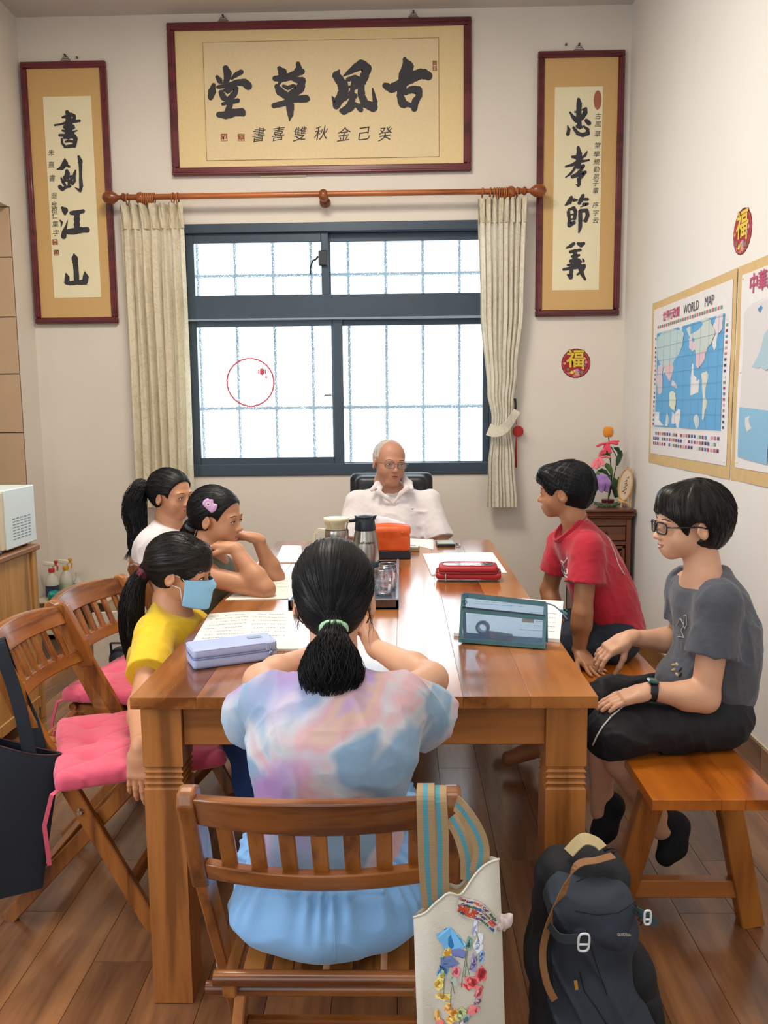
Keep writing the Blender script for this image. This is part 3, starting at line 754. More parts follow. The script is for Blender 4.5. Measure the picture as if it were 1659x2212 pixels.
rf_ = framed('framed_calligraphy', 'tall framed calligraphy scroll on the wall right of the curtained window', .820, 1.327, 1.937, 3.457, .038,
             at(1199, 187, PY)[0], at(1303, 185, PY)[0], at(1245, 627, PY)[2], at(1250, 187, PY)[2], M_silk, M_paper1)
ZHONG = [[(735,920,50),(745,990,84),(740,1100,80),(740,1230,90),(755,1370,50)],[(600,1125,25),(640,1190,50),(700,1250,80),(790,1220,60),(840,1130,76),(850,1070,50),(800,1085,30)],[(680,1120,30),(760,1130,30)],[(560,1345,20),(580,1400,55),(565,1470,60)],[(655,1370,40),(720,1460,60),(800,1490,60),(880,1460,70),(880,1400,50),(820,1350,30)],[(860,1260,60),(900,1300,70)],[(720,1350,60),(790,1360,40)]]
XIAO = [[(730,1690,50),(745,1780,84),(740,1900,90),(725,2000,60)],[(635,1835,40),(700,1840,60),(760,1820,60)],[(870,1750,20),(840,1810,46),(790,1850,36)],[(530,1990,30),(640,1960,46),(750,1900,60),(830,1900,36),(900,1885,30)],[(720,1930,60),(660,2040,40),(600,2110,36),(530,2160,20)],[(750,2000,50),(810,1980,56),(760,2060,50),(720,2100,50)],[(640,2150,60),(740,2110,70),(840,2080,50),(790,2140,50),(740,2190,60),(745,2270,50),(730,2290,50),(695,2275,14)]]
JIE = [[(600,260,50),(570,330,76),(510,380,26)],[(640,300,56),(690,300,30)],[(780,230,50),(750,300,70),(720,350,50)],[(800,290,46),(850,290,45)],[(790,370,50),(850,360,40),(740,410,10)],[(560,450,36),(640,425,56),(665,480,56),(650,590,50)],[(555,490,56),(570,600,50),(570,690,66),(640,650,56)],[(590,530,20),(640,520,26)],[(590,600,24),(650,590,30)],[(740,470,56),(840,460,50),(850,540,56),(820,620,56),(790,620,26)],[(735,480,60),(738,600,60),(735,720,56),(715,800,26)]]
YI = [[(520,1040,20),(590,1010,56),(640,970,46)],[(700,970,40),(750,990,76),(790,970,50)],[(590,1100,50),(660,1085,46),(740,1070,40)],[(655,1080,50),(660,1160,84),(650,1240,80)],[(610,1170,36),(720,1150,36)],[(590,1240,50),(720,1220,36)],[(545,1305,35),(640,1300,40),(740,1250,50)],[(480,1370,40),(600,1350,46),(700,1330,56),(800,1310,46)],[(600,1290,50),(600,1400,56),(590,1490,66),(540,1450,22)],[(715,1250,50),(740,1360,66),(770,1450,60),(810,1520,36)],[(800,1330,46),(760,1400,50),(690,1450,26)],[(775,1210,22),(790,1240,36)]]
for d, oy, s_ in ((ZHONG, 90, 7.371), (XIAO, 90, 7.371), (JIE, 390, 7.133), (YI, 390, 7.133)): strokes('character', d, 1150, oy, s_, PY, rf_)
smallch(rf_, [('古', 1291, 252), ('風', 1291, 269), ('草', 1290, 290), ('堂', 1290, 315), ('學', 1288, 334), ('規', 1288, 351), ('勸', 1288, 367), ('弟', 1287, 383), ('子', 1286, 397), ('輩', 1286, 413), ('序', 1286, 444), ('字', 1286, 461), ('云', 1286, 477)], .038, 0, .15)
seal(rf_, 1291, 216, .046, .108, '', True)
hook(rf_, at(1250, 106, YB)[0], 3.458)
for px, py in ((168, 126), (1222, 98)):
    c_ = at(px, py, YB)
    n_ = MB().tube([c_, c_-np.array([0, .015, 0])], [.004, .007], 8).build('nail', plain('nail_rust', '6d5546', .6))
    tag(n_, 'small dark nail head in the wall above the %s calligraphy scroll' % ('left tall' if px < 500 else 'right tall'), 'nail')

# ---------------------------------------------------------------- fortune stickers
def fu_sticker(label, c_, R_, r):
    # R_: columns = across, up, out of wall
    t = thing('fortune_sticker', label, 'sticker', c_)
    A, U, N = R_[:, 0], R_[:, 1], R_[:, 2]
    def disc(rad, h, name, mat, dots=0):
        m = MB(); n = 48
        P = [c_+A*rad*math.cos(2*PI*i/n)*(1+(.02 if i % 2 else 0)*dots)+U*rad*math.sin(2*PI*i/n)*(1+(.02 if i % 2 else 0)*dots)+N*h for i in range(n)]
        Q = [p-N*(h) for p in P]
        m.add(P+Q, [tuple(range(n))]+[(i, i+n, (i+1) % n+n, (i+1) % n) for i in range(n)])
        return m.build(name, mat, t, world=True)
    disc(r, .0015, 'backing', plain('sticker_dark', '6e1020', .5), 1)
    disc(r*.93, .0019, 'rim_line', plain('sticker_pink', 'd86a62', .5))
    disc(r*.90, .0023, 'red_field', plain('sticker_red', 'a3122a', .5))
    m = MB(); put_text(m, '福', r*1.28, c_+U*r*.24-A*.03*r+N*.0027, A, U, r*.05); m.build('fortune_character', plain('sticker_dark', '6e1020', .5), t, world=True)
    m = MB(); put_text(m, '福', r*1.28, c_+U*r*.24-A*.03*r+N*.0031, A, U, r*.028); m.build('fortune_character', plain('sticker_gold', 'd9c13c', .45), t, world=True)
    cols = ['d8b86a', 'c890b0', '8a6aa0', 'd9c94a', 'd8a060', '6e8058', 'c8787a', 'b889b8']
    m = MB()
    for i, (x, y, q) in enumerate([(-.05, -.55, .13), (.08, -.48, .11), (.22, -.58, .1), (-.28, -.62, .12), (.1, -.72, .16), (.42, -.62, .12), (-.1, -.85, .1), (.2, -.8, .08), (.58, .32, .09), (.7, .08, .1), (.62, -.14, .09), (.5, -.35, .09), (-.78, .0, .09), (-.55, -.42, .1), (-.5, -.68, .1), (.02, -.6, .09)]):
        m.cur = cols[i % 8]
        m.face([c_+A*(x*r+q*r*math.cos(a)*(1+.3*math.sin(3*a+i)))+U*(y*r+q*r*math.sin(a))+N*(.0028+i*.00006) for a in [2*PI*k/10 for k in range(10)]])
    m.build('flower_print', vcol(), t, world=True)['kind'] = 'stuff'
fu_sticker('round red fortune sticker on the back wall right of the curtain', at(1244, 785, YB), np.stack([(1, 0, 0), (0, 0, 1), (0, -1, 0)], 1).astype(float), .088)
fu_sticker('round red fortune sticker on the right wall above the world map', atx(1604.5, 500, XW), np.stack([(0, -1, 0), (0, 0, 1), (-1, 0, 0)], 1).astype(float), .089)
# round decal on the frosted pane
c_ = at(541, 826, YB+.01)
t = thing('window_sticker', 'round clear sticker with red scalloped rim and lantern on left lower pane', 'sticker', c_)
m = MB(); n = 56; R0 = at(591, 826, YB+.01)[0]-c_[0]
rim_ = []
for i in range(n*4+1):
    a = 2*PI*i/(n*4); rr_ = R0+.0022*abs(math.sin(a*n/4)); rim_.append((c_+np.array([rr_*math.cos(a), -.001, rr_*math.sin(a)])))
m.strap(rim_, (0, 1, 0), .0012, .0095)
for i in range(0):
    a = 2*PI*i/n
    p = c_+np.array([R0*math.cos(a), -.001, R0*math.sin(a)])
    m.lathe([(.0036, -.0006), (.0088, -.0006), (.0088, .0006), (.0036, .0006)], 8, p, rotx(PI/2), closed=True)
m.build('scalloped_rim', plain('decal_red', 'd0485a', .5), t, world=True)
m = MB()
for (px, py, rx, rz) in ((566, 803, .024, .024), (575, 815, .010, .010)):
    p = at(px, py, YB+.009)
    for k in (-1, -.45, .45, 1, 0): m.ell(p+np.array([k*rx*.85, 0, 0]), (rx*(.34 if k == 0 else .2), .0012, rz*(1-.3*abs(k))), I3, 8, 6)
m.build('lantern_print', plain('decal_red', 'd0485a', .5), t, world=True)

# ---------------------------------------------------------------- maps on the right wall
M_kraft = plain('kraft_border', 'd0b27f', .8, var=.05)
def wmap(name, label, y_near, y_far, zt, zb, kind):
    # u runs from far (left in view) to near, w runs up
    t = thing(name, label, 'map', (XW, (y_near+y_far)/2, zb))
    W_ = y_far-y_near; Hh = zt-zb
    def p(u, v, d=0): return np.array([XW-.0015-d-.003*math.sin(u*9+v*5)**2, y_far-u*W_, zb+v*Hh])
    MB().grid(lambda u, v: p(-.035+1.07*u, -.07+1.12*v), 12, 12).build('kraft_border', M_kraft, t, smooth=True, world=True)
    MB().grid(lambda u, v: p(u, v, .002), 12, 12).build('paper', plain('map_paper', 'e2dfe0', .5, var=.02), t, smooth=True, world=True)
    m = MB()
    def quad(u0, v0, u1, v1, col, d=.0035):
        m.cur = col; m.face([p(u0, v0, d), p(u1, v0, d), p(u1, v1, d), p(u0, v1, d)])
    def poly(pts, col, d=.0045, jit=0):
        m.cur = col; Q = []
        for (a, b_), (c2, e2) in zip(pts, pts[1:]+pts[:1]):
            for k in range(3): Q.append(p(a+(c2-a)*k/3+rnd.uniform(-jit, jit), b_+(e2-b_)*k/3+rnd.uniform(-jit, jit), d))
        m.face(Q)
    if kind == 'world':
        for i in range(4):
            for j in range(4): quad(.07+.86/4*i, .19+.64/4*j, .07+.86/4*(i+1), .19+.64/4*(j+1), '5fa6d8')
        J = .006
        poly([(.08,.80),(.14,.83),(.30,.83),(.42,.81),(.47,.78),(.44,.70),(.40,.66),(.36,.62),(.33,.60),(.28,.58),(.22,.55),(.19,.60),(.13,.62),(.09,.66),(.07,.72)], 'b6cdd2', .0045, J)
        poly([(.09,.60),(.15,.62),(.19,.60),(.17,.54),(.18,.48),(.15,.40),(.13,.34),(.11,.36),(.09,.45),(.075,.52)], 'cfc3cf', .0048, J)
        poly([(.22,.60),(.30,.62),(.33,.58),(.31,.52),(.28,.49),(.25,.52),(.22,.55)], 'd9b9c0', .0052, J)
        poly([(.29,.42),(.33,.43),(.37,.41),(.39,.36),(.37,.30),(.33,.31),(.29,.34)], 'd8dccb', .0048, J)
        poly([(.50,.80),(.58,.83),(.74,.84),(.80,.80),(.84,.74),(.82,.70),(.76,.66),(.72,.60),(.68,.56),(.65,.58),(.62,.66),(.55,.72)], 'c3d0cc', .0045, J)
        poly([(.53,.74),(.60,.76),(.63,.68),(.58,.66),(.54,.69)], 'd8c2cc', .0052, J)
        poly([(.63,.64),(.74,.66),(.72,.58),(.67,.55),(.63,.57)], 'd6bcc6', .0052, J)
        poly([(.70,.52),(.76,.53),(.82,.46),(.80,.38),(.77,.32),(.75,.24),(.73,.26),(.73,.36),(.71,.45)], 'd3d4c8', .0048, J)
        poly([(.84,.82),(.91,.84),(.92,.76),(.88,.72),(.84,.76)], 'd9cfda', .0048, J)
        poly([(.32,.50),(.36,.48),(.40,.45),(.36,.445),(.31,.47)], 'd0c8cc', .0048, J)
        for (cu, cv) in ((.25, .24), (.66, .235)):
            poly([(cu+.04*math.cos(a), cv+.045*math.sin(a)) for a in [2*PI*k/12 for k in range(12)]], 'c7d8d8', .0048)
        quad(.075, .20, .20, .29, 'e4e8ea', .0048)
        fc = ['8a3a55', '3c4a90', 'c06a78', '4f86b8', 'd8d8e0', '5a3a70', 'b04858', '6a9a80', '30406a', 'c9a0b8']
        for r_ in range(3):
            for i in range(26):
                if (i*7+r_) % 11 == 0: continue
                quad(.05+.034*i, .135-.035*r_, .05+.034*i+.022, .155-.035*r_, fc[(i*3+r_*5) % 10])
        for i in range(28):
            quad(.07+.03*i, .86, .07+.03*i+.020, .88, fc[(i*5+2) % 10])
        for j in range(20):
            quad(.035, .20+.031*j, .052, .215+.031*j, fc[(j*3) % 10]); quad(.945, .20+.031*j, .965, .215+.031*j, fc[(j*7+1) % 10])
    else:
        poly([(.03,.80),(.10,.84),(.45,.86),(.97,.86),(.97,.20),(.6,.18),(.35,.16),(.03,.30)], 'd5d3d6', .0040, .004)
        poly([(.12,.52),(.2,.66),(.3,.78),(.4,.84),(.97,.85),(.97,.62),(.6,.60),(.4,.57),(.22,.50)], 'a9c4d4', .0046, .01)
        poly([(.14,.80),(.20,.84),(.30,.83),(.28,.81),(.19,.815),(.16,.78)], '4f86b8', .0052)
        poly([(.30,.20),(.45,.25),(.7,.22),(.97,.25),(.97,.04),(.3,.04)], '5fa6d8', .0052, .008)
        poly([(.03,.32),(.26,.30),(.26,.04),(.03,.06)], '86b7d8', .0058)
        poly([(.08,.27),(.14,.28),(.16,.22),(.1,.2)], 'd5d3d6', .0064, .006)
        quad(.30, .06, .45, .16, 'e6e6e2', .0064)
    m.build('map_print', vcol(), t, world=True)['kind'] = 'stuff'
    m = MB(); U = np.array([0, -1, 0.]); V = np.array([0, 0, 1.])
    if kind == 'world':
        put_text(m, '世界行政圖', .052, p(.27, .925, .005), U, V, .001); m.build('map_title', plain('title_pink', 'b8436e', .6), t, world=True)
        m = MB(); put_text(m, 'WORLD', .062, p(.54, .925, .005), U, V, 0, w=.9); m.build('map_title', plain('title_dark', '3a3a4a', .6), t, world=True)
        m = MB(); put_text(m, 'MAP', .062, p(.76, .925, .005), U, V, 0, w=.9); m.build('map_title', plain('title_dark', '3a3a4a', .6), t, world=True)
        m = MB()
        for k in range(8): m.tube([p(.05, .19+.09*k, .0075), p(.95, .19+.09*k, .0075)], .0006, 3)
        for k in range(9): m.tube([p(.08+.1*k, .19, .0075), p(.08+.1*k, .83, .0075)], .0005, 3)
        m.build('grid_lines', plain('map_grid', '7f9fb8', .7), t, world=True)
    else:
        put_text(m, '中華民國全圖', .078, p(.265, .93, .005), U, V, .002); m.build('map_title', plain('title_pink', 'b8436e', .6), t, world=True)
    mp_ = MB()
    for (u, v) in ((.01, .98), (.45, 1.0), (.02, .5), (.02, .03), (.98, .02)): mp_.ell(p(u, v, .004), (.004, .004, .004), I3, 6, 4)
    mp_.build('pins', plain('white_pin', 'e8e4d8', .5), t, world=True)
wmap('wall_map', 'blue and white world map with rows of flags on the right wall', 3.475, 4.53, 1.90, 1.135, 'world')
wmap('wall_map', 'pale map with red Chinese title at the right edge of the photo', 2.22, 3.385, 1.90, 1.135, 'china')
# ================================================================ FURNITURE
W_tab = wood('table_wood', '7a431a', 'b0703a', 'Y', .19, .55, .5, .10)
W_tabx = wood('table_wood_x', '80491e', 'b57238', 'X', .35, .6, .3, .10)
W_tabz = wood('table_wood_z', '86501f', 'b8763a', 'Z', .38, .6, .25, .10, rings=2)
W_ch = wood('chair_wood', '6b3512', 'a0612a', 'X', .3, 1.2, .35, .08)
W_chz = wood('chair_wood_z', '6f3a14', 'a5662c', 'Z', .3, 1.2, .35, .10)
W_chy = wood('chair_wood_y', '6f3a14', 'a86a2c', 'Y', .3, 1.2, .35, .10)
W_ben = wood('bench_wood', '94480c', 'c06c1e', 'Y', .28, .6, .4, .10)
W_benz = wood('bench_wood_z', '8a4c18', 'b87730', 'Z', .35, .6, .25, .10)
M_bolt = plain('steel', 'b8b8b4', .25, metal=1)

# ---- table
TX0, TX1, TY0, TY1 = -.6014, .4233, 1.7287, 3.9027
tb = thing('dining_table', 'long glossy brown wooden table with thick square legs in the middle of the room', 'table', (-.089, TY0, 0))
nb = 7; bw = (TX1-TX0)/nb
mtt = MB()
for i in range(nb):
    MB().box((TX0+(i+.5)*bw, (TY0+TY1)/2, .7465), (bw/2-.0002, (TY1-TY0)/2, .0135), I3, .0007).build('board', W_tab, tb, world=True)
for lx0 in (-.5905, .318):
    for ly in (1.764, TY1-.125):
        m = MB(); a = .0455; cx_, cy_ = lx0+a, ly+a
        prof = [(0, a-.003), (.003, a), (.528, a)]
        z = .530
        for k in range(4): prof += [(z, a), (z+.004, a-.0045), (z+.009, a-.0045), (z+.013, a)]; z += .014
        prof += [(.60, a), (.733, a)]
        vs = []; fs = []
        for (zz, aa) in prof:
            c4 = .003
            for (sx, sy) in ((-1, -1), (1, -1), (1, 1), (-1, 1)): vs.append((cx_+sx*aa, cy_+sy*aa, zz))
        for i in range(len(prof)-1):
            for k in range(4): fs.append((i*4+k, i*4+(k+1) % 4, (i+1)*4+(k+1) % 4, (i+1)*4+k))
        fs += [(3, 2, 1, 0), tuple(len(vs)-4+k for k in range(4))]
        m.add(vs, fs); m.build('leg', W_tabz, tb, world=True)
bx(MB(), -.499, .318, 1.776, 1.800, .631, .733, .002).build('apron', W_tabx, tb, world=True)
bx(MB(), -.499, .318, TY1-.06, TY1-.036, .631, .733, .002).build('apron', W_tabx, tb, world=True)
bx(MB(), -.578, -.554, 1.855, TY1-.125, .631, .733, .002).build('apron', W_tab, tb, world=True)
bx(MB(), .372, .396, 1.855, TY1-.125, .631, .733, .002).build('apron', W_tab, tb, world=True)

# ---- bench
be = thing('bench', 'glossy orange-brown wooden bench with splayed legs along the right wall', 'bench', (.745, 1.87, 0))
BX0, BX1, BY0, BY1 = .592, .900, 1.872, 3.20
cuts = [BX0, BX0+.165, BX0+.222, BX1]
for a, b_ in zip(cuts, cuts[1:]):
    bx(MB(), a+.0002, b_-.0002, BY0, BY1, .425, .452, .0009).build('board', W_ben, be, world=True)
def blegs(yy, lean):
    for sx in (-1, 1):
        xt = .745+sx*.085; xb = .745+sx*.185
        m = MB(); m.bar((xt, yy, .427), (xb, yy+lean, .001), .060, .048, (0, 1, 0), .003)
        m.build('leg', W_benz, be, world=True)
    bx(MB(), .745-.15, .745+.15, yy+lean*.7-.015, yy+lean*.7+.015, .085, .135, .003).build('stretcher', W_tabx, be, world=True)
blegs(2.05, .03); blegs(3.02, .0)

# ---- folding chair: faces +Y, origin on the floor under the seat
def folding_chair():
    t = thing('folding_chair', 'x', 'chair')
    for s in (-1, 1):
        m = MB(); x = s*.2085
        pts = [(-.250, .775), (-.243, .797), (-.223, .803), (-.203, .795), (-.148, .68), (-.125, .60), (-.172, .595), (-.20, .66)]
        m.prism([(p[0], p[1]) for p in pts], (x-.0145, 0, 0), (0, 1, 0), (0, 0, 1), (.029, 0, 0)); o = m.build('upright', W_chz, t); md = o.modifiers.new('bevel', 'BEVEL'); md.width = .006; md.segments = 3; md.limit_method = 'ANGLE'
        m = MB().bar((x, -.152, .615), (x, .178, .0), .022, .044, (0, 1, .3), .003); m.build('leg', W_chz, t)
        m = MB().bar((s*.183, .165, .44), (s*.183, -.245, .0), .022, .040, (0, 1, .3), .003); m.build('leg', W_chz, t)
        m = MB().bar((s*.160, -.20, .433), (s*.160, .215, .433), .024, .034, (0, 0, 1), .003); m.build('seat_rail', W_chy, t)
        m = MB().lathe([(.002, 0), (.009, .001), (.010, .004), (.007, .008), (.001, .009)], 14, (s*.2195, -.005, .335), roty(s*PI/2)); m.box((s*.2283, -.005, .335), (.0006, .0012, .008)); m.build('bolt', M_bolt, t, smooth='auto')
    def rail(z0, z1, bow, arch, d, yb, name, lean, n=14, xs=.196):
        m = MB(); vs = []
        for i in range(n+1):
            u = -1+2*i/n; x = xs*u; b_ = bow*(1-u*u); a_ = arch*(1-u*u)
            for (yy, zz) in ((-d/2, z0-a_*.0), (d/2, z0-a_*.0), (d/2, z1+a_), (-d/2, z1+a_)):
                vs.append((x, yb-b_+yy-lean*(zz-z0), zz))
        fs = [(i*4+k, i*4+(k+1) % 4, (i+1)*4+(k+1) % 4, (i+1)*4+k) for i in range(n) for k in range(4)]+[(3, 2, 1, 0), tuple(4*n+k for k in range(4))]
        o = m.add(vs, fs).build(name, W_ch, t, smooth='auto')
        md = o.modifiers.new('bevel', 'BEVEL'); md.width = .004; md.segments = 2; md.limit_method = 'ANGLE'; return o
    rail(.735, .790, .036, .012, .024, -.212, 'top_rail', .45)
    rail(.615, .652, .036, .0, .024, -.165, 'lower_rail', .45)
    for i in range(7):
        u = -.78+1.56*i/6; x = .196*u; b_ = .036*(1-u*u)
        m = MB().bar((x, -.170-b_, .640), (x, -.214-b_, .748), .026, .010, (0, 1, .4), .002); m.build('back_slat', W_chz, t)
    for i in range(6):
        x = -.122+.244*i/5
        m = MB().box((x, -.002, .449), (.0185, .195, .006), I3, .002); m.build('seat_slat', W_chy, t)
    for (y, z, r, xl) in ((-.190, .447, .013, .187), (.19, .437, .012, .17), (-.172, .415, .012, .205)):
        m = MB().tube([(-xl, y, z), (xl, y, z)], [r, r], 12); m.build('seat_bar', W_ch, t, smooth='auto')
    bx(MB(), -.172, .172, -.19, -.165, .08, .115, .003).build('stretcher', W_ch, t)
    bx(MB(), -.197, .197, .10, .122, .10, .135, .003).build('stretcher', W_ch, t)
    return t
chg = folding_chair(); chg.location = (-.134, 1.455, -.008)
chg['label'] = 'brown slatted folding chair of the girl in the tie-dye shirt, seen from behind'
GRP = None
cha = dup(chg, (-.845, 2.262, 0), -PI/2-.03, 'brown slatted folding chair with black tote on its post, nearest at left')
chb = dup(chg, (-.84, 2.665, 0), -PI/2-.18, 'brown slatted folding chair behind the girl in the yellow shirt')
chc = dup(chg, (-.82, 3.34, 0), -PI/2, 'brown slatted folding chair of the girl in the white shirt')

# ---- tufted seat cushions
M_pink = plain('cushion_pink', 'd6526f', .75, var=.06, vscale=14, bmp=.15, bscale=500, sheen=.3)
def cushion(label, loc, rz, seed):
    t = thing('seat_cushion', label, 'cushion', loc, rz)
    s = Sdf(); s.box((0, 0, .027), (.205, .205, .023), I3, .020, .02)
    tuft = [(x*.105, y*.105) for x in (-1, 0, 1) for y in (-1, 0, 1)]
    tuft = [(x*.075+(.0 if j % 2 else .03)*0, y*.125) for j, y in enumerate((-1, 0, 1)) for x in (-1.5, .0, 1.5)]
    def dp(x, y, z):
        d = np.zeros_like(x)
        for (a, b_) in tuft: d += .016*np.exp(-((x-a)**2+(y-b_)**2)/.0006)
        d += .004*np.exp(-(np.minimum(np.abs((x-y*.5+.0)% .11-.055), np.abs((x+y*.6) % .12-.06))/.006)**2)
        d += .003*vnoise(x*22, y*22, z*22, seed)-.006
        return np.where(z > .012, d, 0)
    s.disp(dp); s.build('pad', .0045, M_pink, t, world=False)
    m = MB()
    for sx in (-1, 1):
        m2 = MB().strap([(sx*.19, -.19, .02), (sx*.215, -.215, .012), (sx*.222, -.235, -.06), (sx*.205, -.23, -.17)], (0, 1, 0), .010, .003)
        m2.build('tie', M_pink, t, smooth='auto')
    return t
cushion('pink tufted seat cushion on the empty nearest left chair', (-.73, 2.145, .456), -PI/2+.38, 1)
cushion('pink tufted seat cushion behind the yellow shirt on the second chair', (-.855, 2.68, .456), -PI/2-.18, 2)

# ---- office chair behind the teacher
M_lea = plain('black_leather', '10151c', .38, var=.1, bmp=.15, bscale=300)
M_plb = plain('black_plastic', '16181c', .4)
oc = thing('office_chair', 'black leather office chair with a rounded back by the window wall', 'chair', (-.055, 4.25, 0))
s = Sdf(); s.box((-.055, 4.385, .80), (.222, .035, .250), rotx(-.10), .034, .02)
s.box((-.055, 4.355, .94), (.19, .03, .09), rotx(-.10), .028, .03); s.box((-.055, 4.345, .74), (.18, .03, .10), rotx(-.10), .028, .03)
s.cap((-.20, 4.36, 1.0), (.09, 4.36, 1.0), .02, .02, .03)
s.build('backrest', .007, M_lea, oc)
s = Sdf(); s.box((-.055, 4.13, .455), (.235, .22, .045), I3, .04, .02); s.build('seat', .008, M_lea, oc)
MB().tube([(-.055, 4.15, .41), (-.055, 4.15, .10)], .026, 14).build('gas_lift', M_plb, oc, smooth='auto', world=True)
MB().strap([(-.055, 4.15, .405), (-.055, 4.39, .40), (-.055, 4.44, .50), (-.055, 4.43, .70)], (1, 0, 0), .06, .012).build('back_support', M_plb, oc, world=True)
for k in range(5):
    a = .3+2*PI*k/5; p = np.array([-.055+.27*math.cos(a), 4.15+.27*math.sin(a), .07])
    MB().tube([(-.055, 4.15, .10), p], [.024, .015], 8).build('base_arm', M_plb, oc, smooth='auto', world=True)
    MB().lathe([(.012, -.022), (.026, -.020), (.026, .020), (.012, .022)], 14, p-np.array([0, 0, .043]), rotz(a)@rotx(PI/2)).build('caster', M_plb, oc, smooth='auto', world=True)

# ---- corner cabinet
W_cab = wood('cabinet_wood', '4a2414', '6f3c22', 'X', .3, 1, .3, .08)
W_cabz = wood('cabinet_wood_z', '4a2414', '6f3c22', 'Z', .3, 1, .3, .08)
cb = thing('corner_cabinet', 'small dark brown carved cabinet in the back right corner', 'cabinet', (1.19, 4.94, 0))
cx0, cx1, cy0, cy1 = 1.035, 1.335, 4.765, 5.115
m = MB()
for (o_, za, zb) in ((.022, .782, .797), (.014, .770, .782), (.020, .758, .770), (.008, .746, .758), (.003, .735, .746)):
    bx(m, cx0-o_, cx1+o_, cy0-o_, cy1, za, zb, .004)
m.build('top', W_cab, cb, world=True)
m = MB(); bx(m, cx0, cx0+.015, cy0, cy1, .05, .735, .002); bx(m, cx1-.015, cx1, cy0, cy1, .05, .735, .002); bx(m, cx0, cx1, cy1-.01, cy1, .05, .735); bx(m, cx0, cx1, cy0+.006, cy1, .05, .065)
bx(m, cx0, cx1, cy0+.01, cy1-.01, .598, .604); m.build('carcass', W_cabz, cb, world=True)
for xx in (cx0, cx1-.028): bx(MB(), xx, xx+.028, cy0-.004, cy0+.024, 0, .735, .003).build('leg', W_cabz, cb, world=True)
for xx in (cx0, cx1-.028): bx(MB(), xx, xx+.028, cy1-.028, cy1, 0, .735, .003).build('leg', W_cabz, cb, world=True)
bx(MB(), cx0+.028, cx1-.028, cy0, cy0+.014, .700, .735, .002).build('rail', W_cab, cb, world=True)
dr = bx(MB(), cx0+.032, cx1-.032, cy0-.003, cy0+.013, .614, .695, .002).build('drawer', W_cab, cb, world=True)
kn = MB().lathe([(.002, 0), (.008, .006), (.0055, .018), (.003, .03), (.001, .036)], 12, (1.19, cy0-.012, .636)).build('knob', plain('bronze', '2c1a12', .4, metal=.5), dr, smooth='auto')
unparent_space(kn, cb); kn.matrix_parent_inverse = (dr.matrix_parent_inverse.inverted() if False else Matrix.Identity(4))
bx(MB(), cx0+.028, cx1-.028, cy0, cy0+.014, .585, .608, .002).build('rail', W_cab, cb, world=True)
for a in (0, 1):
    xa = cx0+.032+a*.120; xb = xa+.116
    m = MB(); bx(m, xa, xa+.016, cy0, cy0+.012, .08, .58, .002); bx(m, xb-.016, xb, cy0, cy0+.012, .08, .58, .002)
    bx(m, xa, xb, cy0, cy0+.012, .08, .10, .002); bx(m, xa, xb, cy0, cy0+.012, .565, .58, .002); bx(m, xa, xb, cy0+.002, cy0+.010, .49, .505, .001)
    d_ = m.build('door', W_cabz, cb, world=True)
    m = MB(); 
    for k in range(3):
        x = xa+.03+k*.028
        m.tube([(x+.011*math.cos(q), cy0+.003, .535+.018*math.sin(q)*(1+.3*math.cos(2*q))) for q in [2*PI*i/14 for i in range(15)]], .003, 5, cap=False)
        m.tube([(x-.012, cy0+.004, .515), (x, cy0+.002, .535), (x+.012, cy0+.004, .555)], .0025, 5)
    m.build('carving', W_cab, d_)
    bx(MB(), xa+.016, xb-.016, cy0+.006, cy0+.008, .10, .49).build('glass_panel', plain('dark_glass', '3c3834', .1, var=.02), d_)

# ---- flowers in a pot on the cabinet
fp = thing('flower_arrangement', 'plush flower arrangement with orange, pink and purple blooms on the corner cabinet', 'flowers', (1.235, 4.92, .797))
def fz(px, py, y=4.92): return at(px, py, y)
def fuzz(key, c): return plain(key, c, .85, var=.12, vscale=160, bmp=.5, bscale=500, sheen=.5)
M_or, M_pk, M_pk2, M_pu, M_gr, M_gr2, M_stem = fuzz('plush_orange', 'e08a12'), fuzz('plush_pink', 'e0405c'), fuzz('plush_light_pink', 'ee7f8c'), fuzz('plush_purple', '9a72bb'), fuzz('plush_green', '3f6b30'), fuzz('plush_dark_green', '25472c'), plain('stem', '1f2a22', .7)
MB().lathe([(.030, 0), (.034, .01), (.038, .034), (.034, .036), (.001, .030)], 24, (1.235, 4.92, .803)).build('pot', plain('pot_maroon', '6e1c2c', .3), fp, smooth='auto', world=True)
m = MB()
base = np.array([1.238, 4.92, .835])
m.tube([base, fz(1322, 1030), fz(1318, 990), fz(1315, 945)], .003, 6)
m.tube([base, fz(1325, 1035), fz(1330, 1010), fz(1334, 990), fz(1320, 965)], .0028, 6)
m.tube([base, fz(1320, 1030), fz(1316, 1012), fz(1300, 998)], .003, 6)
m.tube([base, fz(1320, 1030), fz(1305, 1016), fz(1294, 1020)], .003, 6)
m.build('stems', M_stem, fp, smooth=True, world=True)
c_ = fz(1314, 933)
s = Sdf()
for k in range(6):
    a = 2*PI*k/6; s.ell(c_+np.array([.014*math.cos(a), .014*math.sin(a), .0]), (.017, .017, .032), I3, .004)
s.ell(c_, (.028, .028, .030), I3, .004); s.build('tulip_bloom', .0025, M_or, fp)
def petal(c, d, ln, wd, mat, th=.007, curl=.3):
    c = np.array(c, float); R_ = frame(d); s = Sdf()
    for i in range(5):
        u = i/4; p = c+R_@np.array([0, ln*u, -curl*ln*u*u]); r = wd*(.45+.9*u-.75*u*u)
        s.ell(p, (r, ln*.18, th), R_, .008)
    s.build('petal', .003, mat, fp)
